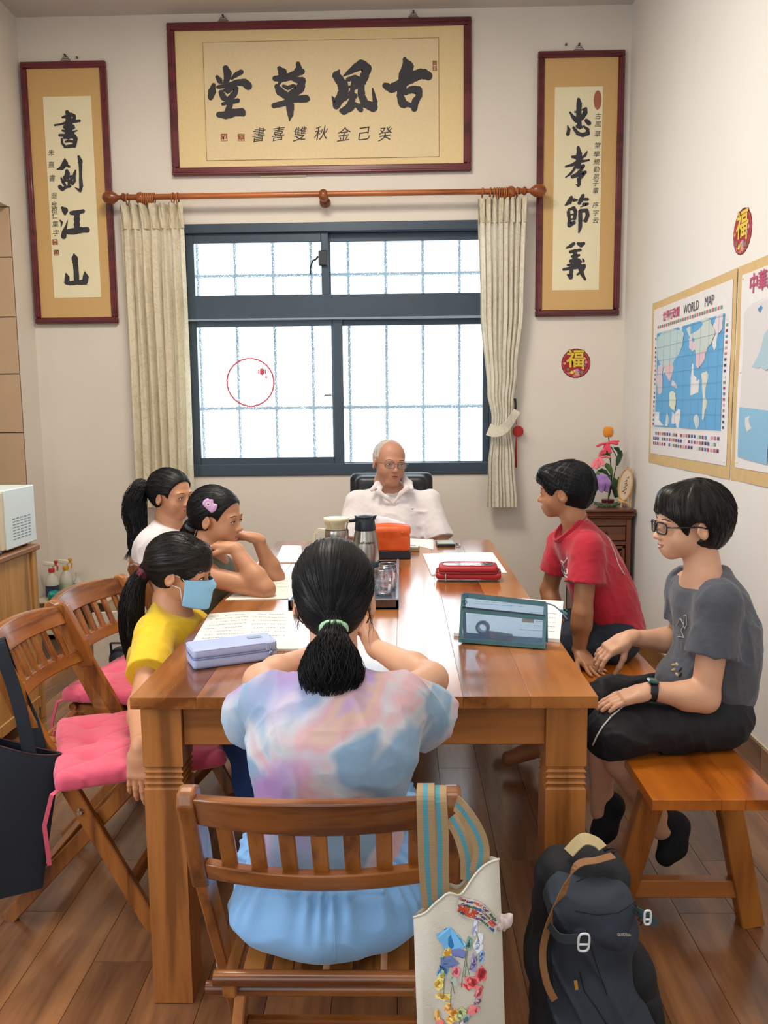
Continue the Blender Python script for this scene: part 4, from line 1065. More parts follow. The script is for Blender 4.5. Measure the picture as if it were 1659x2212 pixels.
for (px, py, mat, dirs, L) in ((1311, 958, M_pk, [(-1, -.4, .1), (-.6, -.8, -.8), (.2, -.9, -.6), (.9, -.5, .55), (.5, -.5, .2)], .062),
                               (1295, 988, M_pk2, [(-1, -.5, -.5), (-.4, -.8, -1), (.3, -.8, -.5), (.1, -.3, .8), (.9, -.3, .3)], .055)):
    for d in dirs: petal(fz(px, py, 4.90), d, L, .021, mat)
for (px, py, mat, dirs) in ((1287, 993, M_pk2, [(-.8, -.6, -.8), (0, -.9, -1)]),):
    for d in dirs: petal(fz(px, py, 4.89), d, .05, .02, mat)
c_ = fz(1291, 1030, 4.86)
for k in range(9):
    a = 2*PI*k/9
    s = Sdf(); P = [c_+np.array([r*math.cos(a), r*math.sin(a), z]) for r, z in ((.006, .002), (.040, -.006), (.058, -.036), (.056, -.070), (.068, -.085))]
    s.chain(P, [.012, .019, .021, .014, .005], .010); s.build('petal', .004, M_pu, fp)
MB().tube([c_+np.array([0, 0, .03]), c_+np.array([0, 0, .0])], [.008, .018], 10).build('calyx', M_gr, fp, smooth=True, world=True)
m = MB().tube([base, fz(1318, 1035), fz(1305, 1021), fz(1294, 1021, 4.87)], .004, 6).build('leaf_stem', M_gr, fp, world=True)
def leaf(pts, wd, mat, y=4.91):
    P = [fz(x, yy, y) for x, yy in pts]; n = len(P); s = Sdf()
    rs = [wd*(.35+1.5*(i/(n-1))-1.6*(i/(n-1))**2)+.003 for i in range(n)]
    s.chain(P, rs, .006, sq=((0, 1, 0), .45)); s.build('leaf', .003, mat, fp)
leaf([(1318, 990), (1312, 978), (1302, 980), (1295, 992), (1294, 1000)], .013, M_gr)
leaf([(1328, 968), (1334, 970), (1338, 978), (1340, 986)], .012, M_gr2)
leaf([(1333, 1003), (1336, 993), (1340, 982), (1341, 975)], .018, M_gr2)
leaf([(1316, 1030), (1308, 1020), (1300, 1016), (1292, 1018)], .012, M_gr2)
leaf([(1322, 1025), (1317, 1012), (1312, 1006), (1310, 1003)], .017, M_gr)
leaf([(1330, 1072), (1326, 1050), (1328, 1040), (1326, 1034)], .022, M_gr2)
leaf([(1334, 1072), (1338, 1050), (1338, 1040), (1336, 1032)], .014, M_gr)
s = Sdf()
for k in range(11):
    a = 2*PI*k/11; d = np.array([math.cos(a), math.sin(a)*.6])
    s.chain([np.array([1.225, 4.90, .806]), np.array([1.225+.05*d[0], 4.90+.05*d[1], .808]), np.array([1.225+.082*d[0], 4.90+.082*d[1], .815+.006*(k % 3)])], [.008, .010, .004], .008)
s.build('moss_base', .004, fuzz('moss', '5b6b4c'), fp)

# ---- embroidery hoop on an easel
M_pine = wood('pine', 'c39a62', 'dcb884', 'Z', .5, 2, .05, .05)
es = thing('easel_with_hoop', 'oval embroidery hoop with stitched red writing on a small pine easel', 'ornament', (1.318, 4.83, .797))
top = at(1366, 1012, 4.84)-np.array([.008, 0, 0])
R_e = frame((-.72, -.69, .12)); U = np.array([0, 0, 1.])
fA = at(1361, 1099, 4.80); fB = at(1341, 1092, 4.84)
fA[2] = .7975; fB[2] = .7975
m1 = MB().bar(top, fA+np.array([0, 0, .001]), .010, .008, (0, 1, 0), .001).build('easel_leg', M_pine, es, world=True)
MB().bar(top-np.array([0, 0, .004]), fB+np.array([0, 0, .001]), .010, .008, (0, 1, 0), .001).build('easel_leg', M_pine, es, world=True)
MB().bar(top-np.array([0, -.004, .004]), (1.335, 4.92, .7985), .009, .008, (0, 1, 0), .001).build('easel_leg', M_pine, es, world=True)
MB().bar(at(1334, 1079, 4.80), at(1359, 1088, 4.775), .014, .010, (0, 0, 1), .001).build('easel_ledge', M_pine, es, world=True)
hc = at(1351, 1047, 4.80); hx = nrm((.82, -.57, 0)); hn = nrm((-.57, -.82, 0)); hz = nrm(np.array([.12, 0, 1]))
def oval(rx, rz, off): return [hc+hx*rx*math.cos(a)+hz*rz*math.sin(a)+hn*off for a in [2*PI*i/36 for i in range(37)]]
MB().tube(oval(.040, .092, 0), .005, 8, cap=False).build('hoop', wood('hoop_wood', 'a87a48', 'c49a64', 'Z', .5, 2, .05), es, smooth=True, world=True)
MB().add(oval(.038, .090, .001)[:-1]+oval(.038, .090, -.001)[:-1], [tuple(range(36)), tuple(range(71, 35, -1))]).build('linen', plain('linen', 'cdbba0', .9, bmp=.3), es, world=True)
m = MB()
for i, (dx, dz) in enumerate([(.012, .05), (.0, .028), (.002, .012), (.010, .0), (-.004, -.014), (.006, -.026), (-.010, -.038), (.004, -.05)]):
    p = hc+hx*dx*.7+hz*dz*.9+hn*.003
    m.tube([p, p+hx*.007+hz*.004, p+hx*.004-hz*.006, p-hx*.006-hz*.004], .0012, 5)
m.build('stitching', plain('thread_red', '7c2730', .8), es, world=True)
MB().tube([hc+hz*.095-hx*.006, hc+hz*.103, hc+hz*.095+hx*.008], .0022, 6).build('hoop_screw', M_bolt, es, world=True)

# ---- left cabinet with microwave
W_oak = wood('oak', '9c6c34', 'c08d4c', 'Z', .45, .8, .1, .08, rings=2.5)
lc = thing('wooden_cabinet', 'light brown wooden cabinet under the microwave at the left edge', 'cabinet', (-1.92, 3.2, 0))
m = MB(); lx0, lx1, ly0, ly1 = -2.21, -1.648, 2.72, 3.615
bx(m, lx0, lx1-.012, ly0, ly1, .06, .775, .002); m.build('carcass', W_oak, lc, world=True)
bx(MB(), lx0-.01, lx1+.012, ly0-.015, ly1+.02, .775, .800, .005).build('top', wood('cabinet_top', '6f4526', '8f6038', 'Y', .35, 1, .2, .05), lc, world=True)
for yy in (ly0, 3.10, ly1-.045): bx(MB(), lx1-.012, lx1+.002, yy, yy+.045, 0, .775, .003).build('stile', W_oak, lc, world=True)
bx(MB(), lx1-.012, lx1+.001, ly0+.045, ly1-.045, .06, .11, .002).build('rail', W_oak, lc, world=True)
bx(MB(), lx1-.012, lx1-.006, 3.145, ly1-.045, .11, .775, .001).build('side_panel', W_oak, lc, world=True)
bx(MB(), lx1-.012, lx1-.006, ly0+.045, 3.10, .11, .775, .001).build('side_panel', W_oak, lc, world=True)
M_mw = plain('microwave_white', 'd5e3e6', .4, var=.01); M_mwd = plain('microwave_front', 'cfc3a8', .45, var=.02)
mw = thing('microwave_oven', 'white microwave oven standing on the left wooden cabinet', 'microwave', (-1.92, 3.5, .80))
bx(MB(), -2.14, -1.658, 3.375, 3.655, .812, 1.066, .004).build('casing', M_mw, mw, world=True)
bx(MB(), -2.14, -1.664, 3.345, 3.378, .812, 1.060, .006).build('door', M_mwd, mw, world=True)
m = MB()
for i in range(5):
    for j in range(8):
        y = 3.445+i*.036; z = .850+j*.0125
        m.box((-1.6575, y, z), (.0006, .012, .0018))
o = m.build('vent_slots', plain('slot_grey', '6f8792', .6), mw, world=True); o['kind'] = 'stuff'
for y in (3.40, 3.62): MB().lathe([(.012, 0), (.010, .012)], 10, (-1.70, y, .80)).build('foot', M_plb, mw, world=True)
for y in (3.40, 3.62): MB().lathe([(.012, 0), (.010, .012)], 10, (-2.10, y, .80)).build('foot', M_plb, mw, world=True)
tr0 = bx(MB(), -1.80, -1.66, 3.27, 3.335, .801, .818, .006).build('remote_control', plain('dark_grey', '3d3f45', .5))
tag(tr0, 'dark grey flat remote lying on the cabinet in front of the microwave', 'remote')

# ---- low shelf with cleaning bottles
M_sh = plain('shelf_white', 'c9bba2', .5, var=.02)
sh = thing('low_shelf', 'low cream shelf against the back wall holding cleaning bottles', 'shelf', (-2.03, 5.0, 0))
bx(MB(), -2.255, -1.80, 4.86, 5.12, .232, .245, .002).build('shelf_board', M_sh, sh, world=True)
for x in (-2.25, -1.815): bx(MB(), x, x+.012, 4.87, 5.12, 0, .232, .001).build('side_panel', M_sh, sh, world=True)
bx(MB(), -2.24, -1.815, 4.88, 5.12, .03, .042, .001).build('shelf_board', M_sh, sh, world=True)
bx(MB(), -2.24, -1.815, 5.105, 5.12, .04, .232, .001).build('back_panel', plain('shelf_back', '6d675e', .7), sh, world=True)
M_bot = plain('clear_plastic', 'd9d6cb', .25, var=.02, trans=.25)
def spray(name, label, x, y, cap_c, lab_c, h=.17, flip=1):
    t = thing(name, label, 'bottle', (x, y, .245)); 
    MB().lathe([(.036, 0), (.040, .006), (.040, h*.55), (.034, h*.78), (.016, h*.93), (.014, h)], 20, (0, 0, 0)).build('bottle_body', M_bot, t, smooth='auto')
    MB().lathe([(.0408, h*.08), (.0408, h*.5)], 20, (0, 0, 0), closed=False).build('label_band', lab_c, t, smooth='auto')
    MB().lathe([(.019, h-.004), (.019, h+.018), (.014, h+.022)], 16).build('collar', cap_c, t, smooth='auto')
    m = MB(); m.box((-flip*.01, 0, h+.048), (.034, .012, .012), roty(.12*flip), .004); m.box((0, 0, h+.032), (.012, .011, .012), I3, .003)
    m.build('spray_head', plain('white_plastic', 'd8d2c4', .4), t, smooth='auto')
    m = MB(); m.strap([(flip*.026, 0, h+.05), (flip*.040, 0, h+.030), (flip*.036, 0, h+.004)], (0, 1, 0), .014, .005); m.box((flip*.03, 0, h+.058), (.010, .009, .009), I3, .002)
    m.build('trigger', cap_c, t, smooth='auto'); return t
M_rc, M_yc = plain('red_plastic', 'b8342e', .4), plain('yellow_plastic', 'cf9a22', .4)
p = at(112, 1270, 4.94); spray('spray_bottle', 'spray bottle with red collar and navy label on the low shelf', p[0], 4.95, M_rc, plain('navy_label', '2c3350', .5))
p = at(136, 1270, 4.99); spray('spray_bottle', 'clear spray bottle with yellow collar on the low shelf', p[0]+.008, 5.03, M_yc, plain('green_label', 'a9b49a', .5))
p = at(157, 1265, 4.99); t = thing('small_bottle', 'small bottle with green label right of the spray bottles', 'bottle', (p[0]+.01, 5.05, .245))
MB().lathe([(.022, 0), (.024, .004), (.024, .09), (.010, .11), (.010, .125), (.012, .126), (.012, .145)], 16).build('bottle_body', M_bot, t, smooth='auto')
MB().lathe([(.0245, .02), (.0245, .075)], 16).build('label_band', plain('teal_label', '4a7a70', .5), t, smooth='auto')
s = Sdf(); c_ = at(120, 1278, 4.90); c_[2] = .275
s.box(c_, (.045, .03, .028), rotz(.2), .02, .01); s.disp(lambda x, y, z: .004*vnoise(x*60, y*60, z*60, 4))
o = s.build('wipes_pack', .004, plain('teal_pack', '1c8f86', .35, var=.15, vscale=60)); tag(o, 'crumpled teal packet in front of the spray bottles on the low shelf', 'packet')
wp = MB().box(at(233, 1375, 3.9)+np.array([0, 0, -.13]), (.07, .012, .25), rotz(.25)@rotx(-.08), .002).build('white_panel', plain('panel_white', 'c9c0b0', .5))
wp.location.z += .0
tag(wp, 'pale thin board leaning behind the second left chair', 'board')
s = Sdf(); c_ = at(262, 1385, 3.75)
s.box((c_[0], 3.75, .14), (.055, .09, .14), rotz(.3), .05, .03); s.disp(lambda x, y, z: .012*vnoise(x*14, y*14, z*14, 9))
dk = thing('dark_school_bag', 'dark navy school bag on the floor behind the second left chair', 'bag', (c_[0], 3.75, 0))
s.build('bag_body', .007, plain('navy_bag', '161b2a', .7, bmp=.2), dk)
MB().strap([(c_[0]-.03, 3.70, .26), (c_[0]-.03, 3.69, .32), (c_[0]+.03, 3.69, .32), (c_[0]+.03, 3.70, .26)], (0, 1, 0), .02, .004).build('handle', plain('navy_bag', '161b2a'), dk, world=True)

# ================================================================ THINGS ON THE TABLE
TZ = .7602
def flat(px, py, z=TZ): return atz(px, py, z)
M_pap = plain('paper_white', 'efeff0', .6, var=.015)
M_pap2 = plain('paper_cream', 'e9e4da', .6, var=.02)
M_print = plain('print_grey', '8f8d92', .8)
def sheet(name, label, cat, pix, th=.0015, mat=M_pap, lines=None, z=TZ, wave=.0, pages=True):
    P = [flat(x, y, z) for x, y in pix]      # order: front-left, front-right, back-right, back-left
    t = thing(name, label, cat, P[0]*.5+P[2]*.5)
    def q(u, v, d=0):
        a = P[0]+(P[1]-P[0])*u; b_ = P[3]+(P[2]-P[3])*u; p = a+(b_-a)*v
        return p+np.array([0, 0, d+wave*(math.sin(u*PI*1.0)*.8+.4*math.sin(v*7+u*5)+.4)*u*(1-u)*4*.5])
    m = MB(); m.grid(lambda u, v: q(u, v, th), 14, 10)
    n = len(m.v); 
    for (e0, e1, k) in ((lambda s_: (s_, 0), None, 14), (lambda s_: (1, s_), None, 10), (lambda s_: (1-s_, 1), None, 14), (lambda s_: (0, 1-s_), None, 10)):
        for i in range(k):
            a = e0(i/k); b_ = e0((i+1)/k); A, B = q(*a, th), q(*b_, th)
            A0, B0 = A.copy(), B.copy(); A0[2] = z+.0001; B0[2] = z+.0001
            m.face([A0, B0, B, A])
    m.face([(*q(0, 0)[:2], z+.0001), (*q(0, 1)[:2], z+.0001), (*q(1, 1)[:2], z+.0001), (*q(1, 0)[:2], z+.0001)])
    m.build('pages' if pages else 'page', mat, t, smooth='auto', world=True)
    if lines:
        m = MB()
        for (u0, u1, v0, v1, nr) in lines:
            for i in range(nr):
                v = v0+(v1-v0)*i/max(1, nr-1); u = u0
                while u < u1:
                    w_ = rnd.uniform(.008, .03)
                    if rnd.random() < .85: m.face([q(u, v, th+.0005), q(min(u+w_, u1), v, th+.0005), q(min(u+w_, u1), v+.012, th+.0005), q(u, v+.012, th+.0005)])
                    u += w_+.008
        o = m.build('printed_text', M_print, t, world=True); o['kind'] = 'stuff'
    return t
# right side: stack of papers, workbook
sheet('paper_stack', 'loose white paper stack under the red pencil case', 'paper', [(932, 1243), (1095, 1239), (1064, 1195), (913, 1198)], .004, M_pap, wave=.003)
sheet('exercise_book', 'thick open exercise book under the clear zip pouch', 'book', [(980, 1374), (1209, 1388), (1217, 1305), (1012, 1292)], .010, M_pap, [(.1, .6, .75, .95, 4), (.62, .95, .15, .6, 5)])
# left side
sheet('open_workbook', 'open printed workbook behind the light blue pencil case', 'book', [(404, 1412), (646, 1406), (632, 1324), (452, 1330)], .006, M_pap2, [(.05, .48, .2, .9, 9), (.54, .9, .3, .9, 7)], wave=.006)
sheet('worksheet', 'white worksheet under the elbow of the girl with the hair clip', 'paper', [(486, 1297), (632, 1294), (640, 1240), (560, 1242)], .0016, M_pap2, [(.4, .9, .3, .8, 5)], wave=.002)
sheet('worksheet', 'printed worksheet at the far left corner of the table', 'paper', [(592, 1216), (655, 1216), (650, 1180), (610, 1180)], .003, M_pap, [(.1, .95, .3, .8, 5)], wave=.002)
sheet('paper_sheet', 'blank white sheet at the teacher\'s place right of the tissue box', 'paper', [(885, 1176), (936, 1187), (936, 1166), (880, 1163)], .001, M_pap)

# ---- blue pencil case
def rbox(name, c, h, R_, rd, hres, mat, parent, k=.01, dispf=None):
    s = Sdf(); s.box(c, h, R_, rd, k)
    if dispf: s.disp(dispf)
    return s.build(name, hres, mat, parent)
a = math.atan2(.09, .191); R_ = rotz(a); c0 = np.array([-.4105, 1.957, 0])+R_@np.array([0, .046, 0])
bp_ = thing('pencil_case', 'light blue zipped pencil case at the near left of the table', 'pencil case', (c0[0], c0[1], TZ))
M_bl = plain('case_blue', 'a9b7e0', .55, var=.04, vscale=8, bmp=.08)
rbox('lower_case', c0+np.array([0, 0, TZ+.0145]), (.106, .046, .0145), R_, .010, .0022, M_bl, bp_)
rbox('lid', c0+np.array([0, 0, TZ+.038]), (.106, .046, .0125), R_, .010, .0022, M_bl, bp_)
def ring_path(c, R_, hx_, hy_, z, r, n=8):
    P = []
    for (sx, sy, a0) in ((1, 1, 0), (-1, 1, PI/2), (-1, -1, PI), (1, -1, 1.5*PI)):
        for i in range(n+1):
            q_ = a0+PI/2*i/n; P.append(c+R_@np.array([sx*(hx_-r)+r*math.cos(q_), sy*(hy_-r)+r*math.sin(q_), 0])+np.array([0, 0, z]))
    return P+[P[0]]
MB().tube(ring_path(c0, R_, .1065, .0465, TZ+.027, .012), .0016, 6, cap=False).build('zip', plain('case_zip', '8796bf', .5), bp_, smooth=True, world=True)
MB().tube(ring_path(c0, R_, .106, .046, TZ+.0475, .012), .0011, 6, cap=False).build('piping', plain('case_blue_light', 'c4d0ee', .5), bp_, smooth=True, world=True)
pz = c0+R_@np.array([.088, -.047, 0])+np.array([0, 0, TZ+.030])
m = MB().box(pz+np.array([0, 0, .008]), (.012, .0015, .010), R_, .001); m.build('zip_patch', plain('zip_patch', '9fb0cf', .3), bp_, world=True)
m = MB().tube([pz+np.array([0, -.003, .010]), pz+np.array([.001, -.005, 0])], .0016, 6); m.ell(pz+np.array([.001, -.006, -.008]), (.006, .004, .007), R_); m.build('zip_charm', plain('charm_silver', '8fa6c0', .2, metal=.6), bp_, smooth=True, world=True)
m = MB(); e = c0+R_@np.array([.06, .005, 0])+np.array([0, 0, TZ+.0512])
m.box(e, (.018, .010, .0006), R_, .0004); m.build('badge', plain('badge_grey', '7d89a3', .4), bp_, world=True)
# ---- red pencil case
c1 = np.array([.242, 2.975, 0]); R1 = rotz(-.06)
rp = thing('pencil_case', 'red zipped pencil case with dark glossy oval top on the paper stack', 'pencil case', (c1[0], c1[1], TZ))
M_rd = plain('case_red', 'a51d24', .5, var=.06, vscale=20, bmp=.1)
zb_ = TZ+.010
rbox('lower_case', c1+np.array([0, 0, zb_+.012]), (.118, .056, .013), R1, .012, .0025, M_rd, rp)
rbox('lid', c1+np.array([0, 0, zb_+.034]), (.108, .050, .014), R1, .013, .0025, M_rd, rp)
MB().tube(ring_path(c1, R1, .116, .054, zb_+.023, .03), .0035, 6, cap=False).build('zip', plain('case_red_dark', '701018', .5), rp, smooth=True, world=True)
P = ring_path(c1, R1, .094, .040, zb_+.0482, .026)
MB().add(P[:-1], [tuple(range(len(P)-1))]).build('glossy_panel', plain('panel_dark', '2c3238', .12, var=.5, vscale=9), rp, world=True)
MB().tube(P, .0025, 6, cap=False).build('piping', M_rd, rp, smooth=True, world=True)
m = MB()
for i in range(16):
    m.cur = ['a83a24', 'c08a3a', '5a6d80', 'c9b7a8'][i % 4]; x = rnd.uniform(-.02, .075); y = rnd.uniform(-.028, .02)
    m.add([c1+R1@np.array([x+q*.007*rnd.uniform(.5, 1.6), y+e_*.0035, 0])+np.array([0, 0, zb_+.0487+i*.00003]) for q, e_ in ((-1, 0), (0, -1), (1, 0), (0, 1))], [(0, 1, 2, 3)])
m.build('panel_print', vcol(), rp, world=True)['kind'] = 'stuff'
m = MB(); pc = c1+R1@np.array([-.062, .022, 0])+np.array([0, 0, zb_+.0487])
bx_ = m.add([pc+R1@np.array([x, y, 0]) for x, y in ((-.021, -.006), (.021, -.006), (.021, .009), (-.021, .009))], [(0, 1, 2, 3)]); m.build('logo_patch', plain('patch_red', 'a8342c', .4), rp, world=True)
m = MB(); put_text(m, 'MARVEL', .013, pc+np.array([0, .001, .0005]), R1[:, 0], R1[:, 1], .0003); m.build('logo_lettering', plain('lettering_tan', 'd9b08a', .5), rp, world=True)
m = MB()
pp = c1+R1@np.array([-.082, -.060, 0])+np.array([0, 0, zb_+.022]); m.tube([pp, pp+np.array([0, -.004, -.010]), pp+np.array([0, -.003, -.026])], .0018, 6)
m.build('zip_pull', M_bolt, rp, world=True)
m = MB(); pp = c1+R1@np.array([-.118, -.02, 0])+np.array([0, 0, zb_+.020]); m.tube([pp, pp+np.array([-.006, -.01, -.010]), pp+np.array([-.004, -.016, -.026])], .0014, 6); m.build('zip_pull', M_bolt, rp, world=True)

# ---- clear zip pouch
M_teal = plain('teal_trim', '44707a', .5, var=.08)
def filmmat():
    m, nt, b = newmat('clear_blue_film'); out = nt.nodes['Material Output']
    tr = nt.nodes.new('ShaderNodeBsdfTransparent'); tr.inputs[0].default_value = (.72, .84, .94, 1)
    b.inputs['Base Color'].default_value = srgb('7d97b8'); b.inputs['Roughness'].default_value = .12
    mx = nt.nodes.new('ShaderNodeMixShader'); mx.inputs[0].default_value = .30
    nt.links.new(tr.outputs[0], mx.inputs[1]); nt.links.new(b.outputs[0], mx.inputs[2]); nt.links.new(mx.outputs[0], out.inputs[0]); return m
M_film = filmmat()
A = flat(991, 1390); B = flat(1174, 1404); d = nrm(B-A); A = A+d*.004; n_ = np.array([-d[1], d[0], 0]); L = np.linalg.norm(B-A)
cp = thing('zip_pouch', 'see-through blue zip pouch with teal edges on the right of the table', 'pouch', A*.5+B*.5)
dep, hh = .060, .112
def pp_(u, v, w_): # u along, v depth 0..1 , w height 0..1 (A-frame, leaning back)
    c_ = .5+.12; dd = (v*(1-w_)+c_*w_)*dep if True else 0
    return A+d*(u*L)+n_*(dd+.0)+np.array([0, 0, .004+w_*hh+.012*(1-u)*w_])
for (v, nm) in ((0, 'front_film'), (1, 'back_film')):
    MB().grid(lambda u, w_: pp_(u, v, w_)+n_*.004*math.sin(u*9+w_*4)*(w_)*(1-w_), 10, 6).build(nm, M_film, cp, smooth=True, world=True)
for u in (0, 1):
    MB().face([pp_(u, 0, 0), pp_(u, 1, 0), pp_(u, 1, 1), pp_(u, 0, 1)]).build('end_film', M_film, cp, world=True)
MB().face([pp_(0, 0, 0), pp_(1, 0, 0), pp_(1, 1, 0), pp_(0, 1, 0)]).build('base_panel', plain('teal_base', '1d4a62', .4), cp, world=True)
def edge(p0, p1, w_=.009, name='trim', mat=M_teal):
    dd = np.array(p1)-np.array(p0); MB().strap([p0, p1], np.cross(dd, n_), w_, .0022).build(name, mat, cp, world=True)
e_ = -n_*.001
for v in (0, 1):
    o_ = -n_*.0012 if v == 0 else n_*.0012
    edge(pp_(0, v, 0)+o_, pp_(0, v, 1)+o_); edge(pp_(1, v, 0)+o_, pp_(1, v, 1)+o_)
    edge(pp_(0, v, .04)+o_, pp_(1, v, .04)+o_, .011); edge(pp_(0, v, .97)+o_, pp_(1, v, .97)+o_, .012)
edge(pp_(0, 0, .66)-n_*.002, pp_(1, 0, .66)-n_*.002, .010); edge(pp_(0, 0, .72)-n_*.003, pp_(1, 0, .72)-n_*.003, .005, 'zip', plain('zip_dark', '2d3a4a', .5))
MB().tube([pp_(0, .5, 1.01), pp_(1, .5, 1.01)], .0028, 8).build('zip', plain('zip_dark', '2d3a4a', .5), cp, world=True)
MB().strap([pp_(1, .5, 1.0), pp_(1, .5, 1.0)+d*.022+np.array([0, 0, -.006]), pp_(1, .5, 1)+d*.040+np.array([0, 0, -.020])], n_, .008, .002).build('zip_tab', plain('tab_grey', '6a7f86', .5), cp, world=True)
MB().box(pp_(1, .5, 1)+d*.046+np.array([0, 0, -.022]), (.010, .005, .003), np.stack([d, n_, np.array([0, 0, 1.])], 1)@roty(.5), .001).build('zip_end', M_teal, cp, world=True)
for k in range(3):
    p = pp_(.0, 0, .97-.13*k)-n_*.004+d*.006; MB().tube([p+d*.006*math.cos(q)+np.array([0, 0, .006*math.sin(q)]) for q in [2*PI*i/14 for i in range(15)]], .0011, 5, cap=False).build('ring', M_teal, cp, smooth=True, world=True)
RR = np.stack([d, n_, np.array([0, 0, 1.])], 1)
t = thing('tape_roll', 'grey tape roll inside the see-through pouch', 'tape', pp_(.25, .45, .30))
MB().lathe([(.0115, -.006), (.0185, -.006), (.0185, .006), (.0115, .006)], 28, (0, 0, 0), RR@rotx(PI/2), closed=True).build('tape_ring', plain('tape_grey', '4d5964', .4), t, smooth='auto')
MB().lathe([(.0095, -.0062), (.0122, -.0062), (.0122, .0062), (.0095, .0062)], 28, (0, 0, 0), RR@rotx(PI/2), closed=True).build('tape_core', plain('tape_core', 'b9bcc0', .6), t, smooth='auto')
c_ = pp_(.46, .40, .14); t = thing('eraser_case', 'black slim box with a small red emblem inside the see-through pouch', 'case', c_)
MB().box((0, 0, 0), (.034, .008, .0095), RR@roty(.08), .002).build('case_body', plain('case_black', '1c2026', .4), t)
MB().lathe([(.004, -.0006), (.0055, 0), (.004, .0006)], 16, RR@np.array([-.018, -.009, .001]), RR@rotx(PI/2), closed=True).build('emblem', plain('emblem_red', 'b03840', .4), t)
MB().ell(RR@np.array([-.018, -.009, .001]), (.002, .0008, .002), RR).build('emblem_centre', plain('emblem_red', 'b03840', .4), t)
o = MB().box(pp_(.80, .22, .56), (.015, .0008, .005), RR, .0003).build('label_card', plain('label_tan', 'c39b62', .6)); tag(o, 'tiny tan label in the upper right of the see-through pouch', 'label')

# ---- tray with thermos, jug, glasses
W_dk = wood('tray_wood', '2b1812', '46291c', 'Y', .3, 2, .3, .05)
ty = thing('serving_tray', 'dark wooden tray beside the head of the tie-dye girl', 'tray', (-.18, 2.8, TZ))
tx0, tx1, ty0, ty1 = -.36, -.012, 2.52, 3.22
bx(MB(), tx0, tx1, ty0, ty1, TZ, TZ+.008, .001).build('tray_base', plain('tray_inside', '3a4a5c', .15), ty, world=True)
for a in ((tx0, tx0+.010, ty0, ty1), (tx1-.010, tx1, ty0, ty1)): bx(MB(), a[0], a[1], a[2], a[3], TZ, TZ+.034, .002).build('tray_side', plain('tray_edge_highlight', '6d7f90', .2), ty, world=True)  # long sides blue-grey: the highlight on the dark wood is put into the colour
for a in ((tx0, tx1, ty0, ty0+.012), (tx0, tx1, ty1-.012, ty1)): bx(MB(), a[0], a[1], a[2], a[3], TZ, TZ+.032, .002).build('tray_end', W_dk, ty, world=True)
TB = TZ+.0083
th = thing('vacuum_jug', 'brushed steel thermos jug with black lid on the tray', 'thermos', (-.140, 3.10, TB))
M_ss = plain('brushed_steel', 'a8a49c', .28, metal=1, var=.05, vscale=120)
MB().lathe([(.048, 0), (.052, .006), (.053, .05), (.051, .10), (.043, .145), (.038, .160), (.038, .162)], 32).build('steel_body', M_ss, th, smooth='auto')
MB().lathe([(.040, .160), (.0405, .166), (.037, .195), (.033, .205), (.036, .212), (.030, .216), (.002, .220)], 32).build('lid', plain('lid_black', '14202e', .35), th, smooth='auto')
m = MB(); m.prism([(.020, 0), (.046, .004), (.036, -.016)], (0, -.010, .214), (1, 0, 0), (0, 0, 1), (0, .02, 0)); m.prism([(-.020, 0), (-.040, .006), (-.034, -.012)], (0, -.010, .212), (1, 0, 0), (0, 0, 1), (0, .02, 0)); m.build('spout', plain('lid_black', '14202e', .35), th)
MB().tube([(-.030, 0, .20), (-.075, .02, .19), (-.080, .02, .12), (-.048, .01, .07)], .008, 8).build('handle', plain('lid_black', '14202e', .35), th, smooth=True)
m = MB(); put_text(m, 'IceKeeper', .015, (.006, -.0522, .118), (1, .0, 0), (0, 0, 1), .0002); 
m.v = [(x, -math.sqrt(max(0, (.0505-.00)**2-x*x))-.0006, z) for x, y, z in m.v]; m.build('lettering', plain('ink_black', '22242a', .5), th)
jg = thing('glass_jug', 'glass water jug with cream lid and steel band behind the thermos', 'jug', (-.243, 3.02, TB))
M_gl = glass('clear_glass')
MB().lathe([(.050, 0), (.054, .01), (.054, .09), (.046, .125), (.040, .145), (.042, .190), (.046, .205)], 32, closed=False).build('glass_body', M_gl, jg, smooth='auto')
MB().lathe([(.0435, .140), (.0445, .142), (.0445, .172), (.0435, .174)], 32, closed=True).build('steel_band', M_ss, jg, smooth='auto')
M_cr = plain('cream_plastic', 'd8cba6', .35)
MB().lathe([(.036, .176), (.038, .19), (.046, .208), (.049, .213), (.047, .219), (.002, .220)], 32).build('lid', M_cr, jg, smooth='auto')
MB().strap([(-.042, 0, .172), (-.068, 0, .176), (-.082, 0, .160), (-.090, 0, .10), (-.088, 0, .06)], (0, 1, 0), .016, .010).build('handle', M_cr, jg, smooth='auto')
MB().lathe([(.002, .004), (.051, .006), (.051, .085), (.002, .085)], 24).build('water', plain('water_glass', 'c8d8e4', .05, trans=.9), jg, smooth='auto')
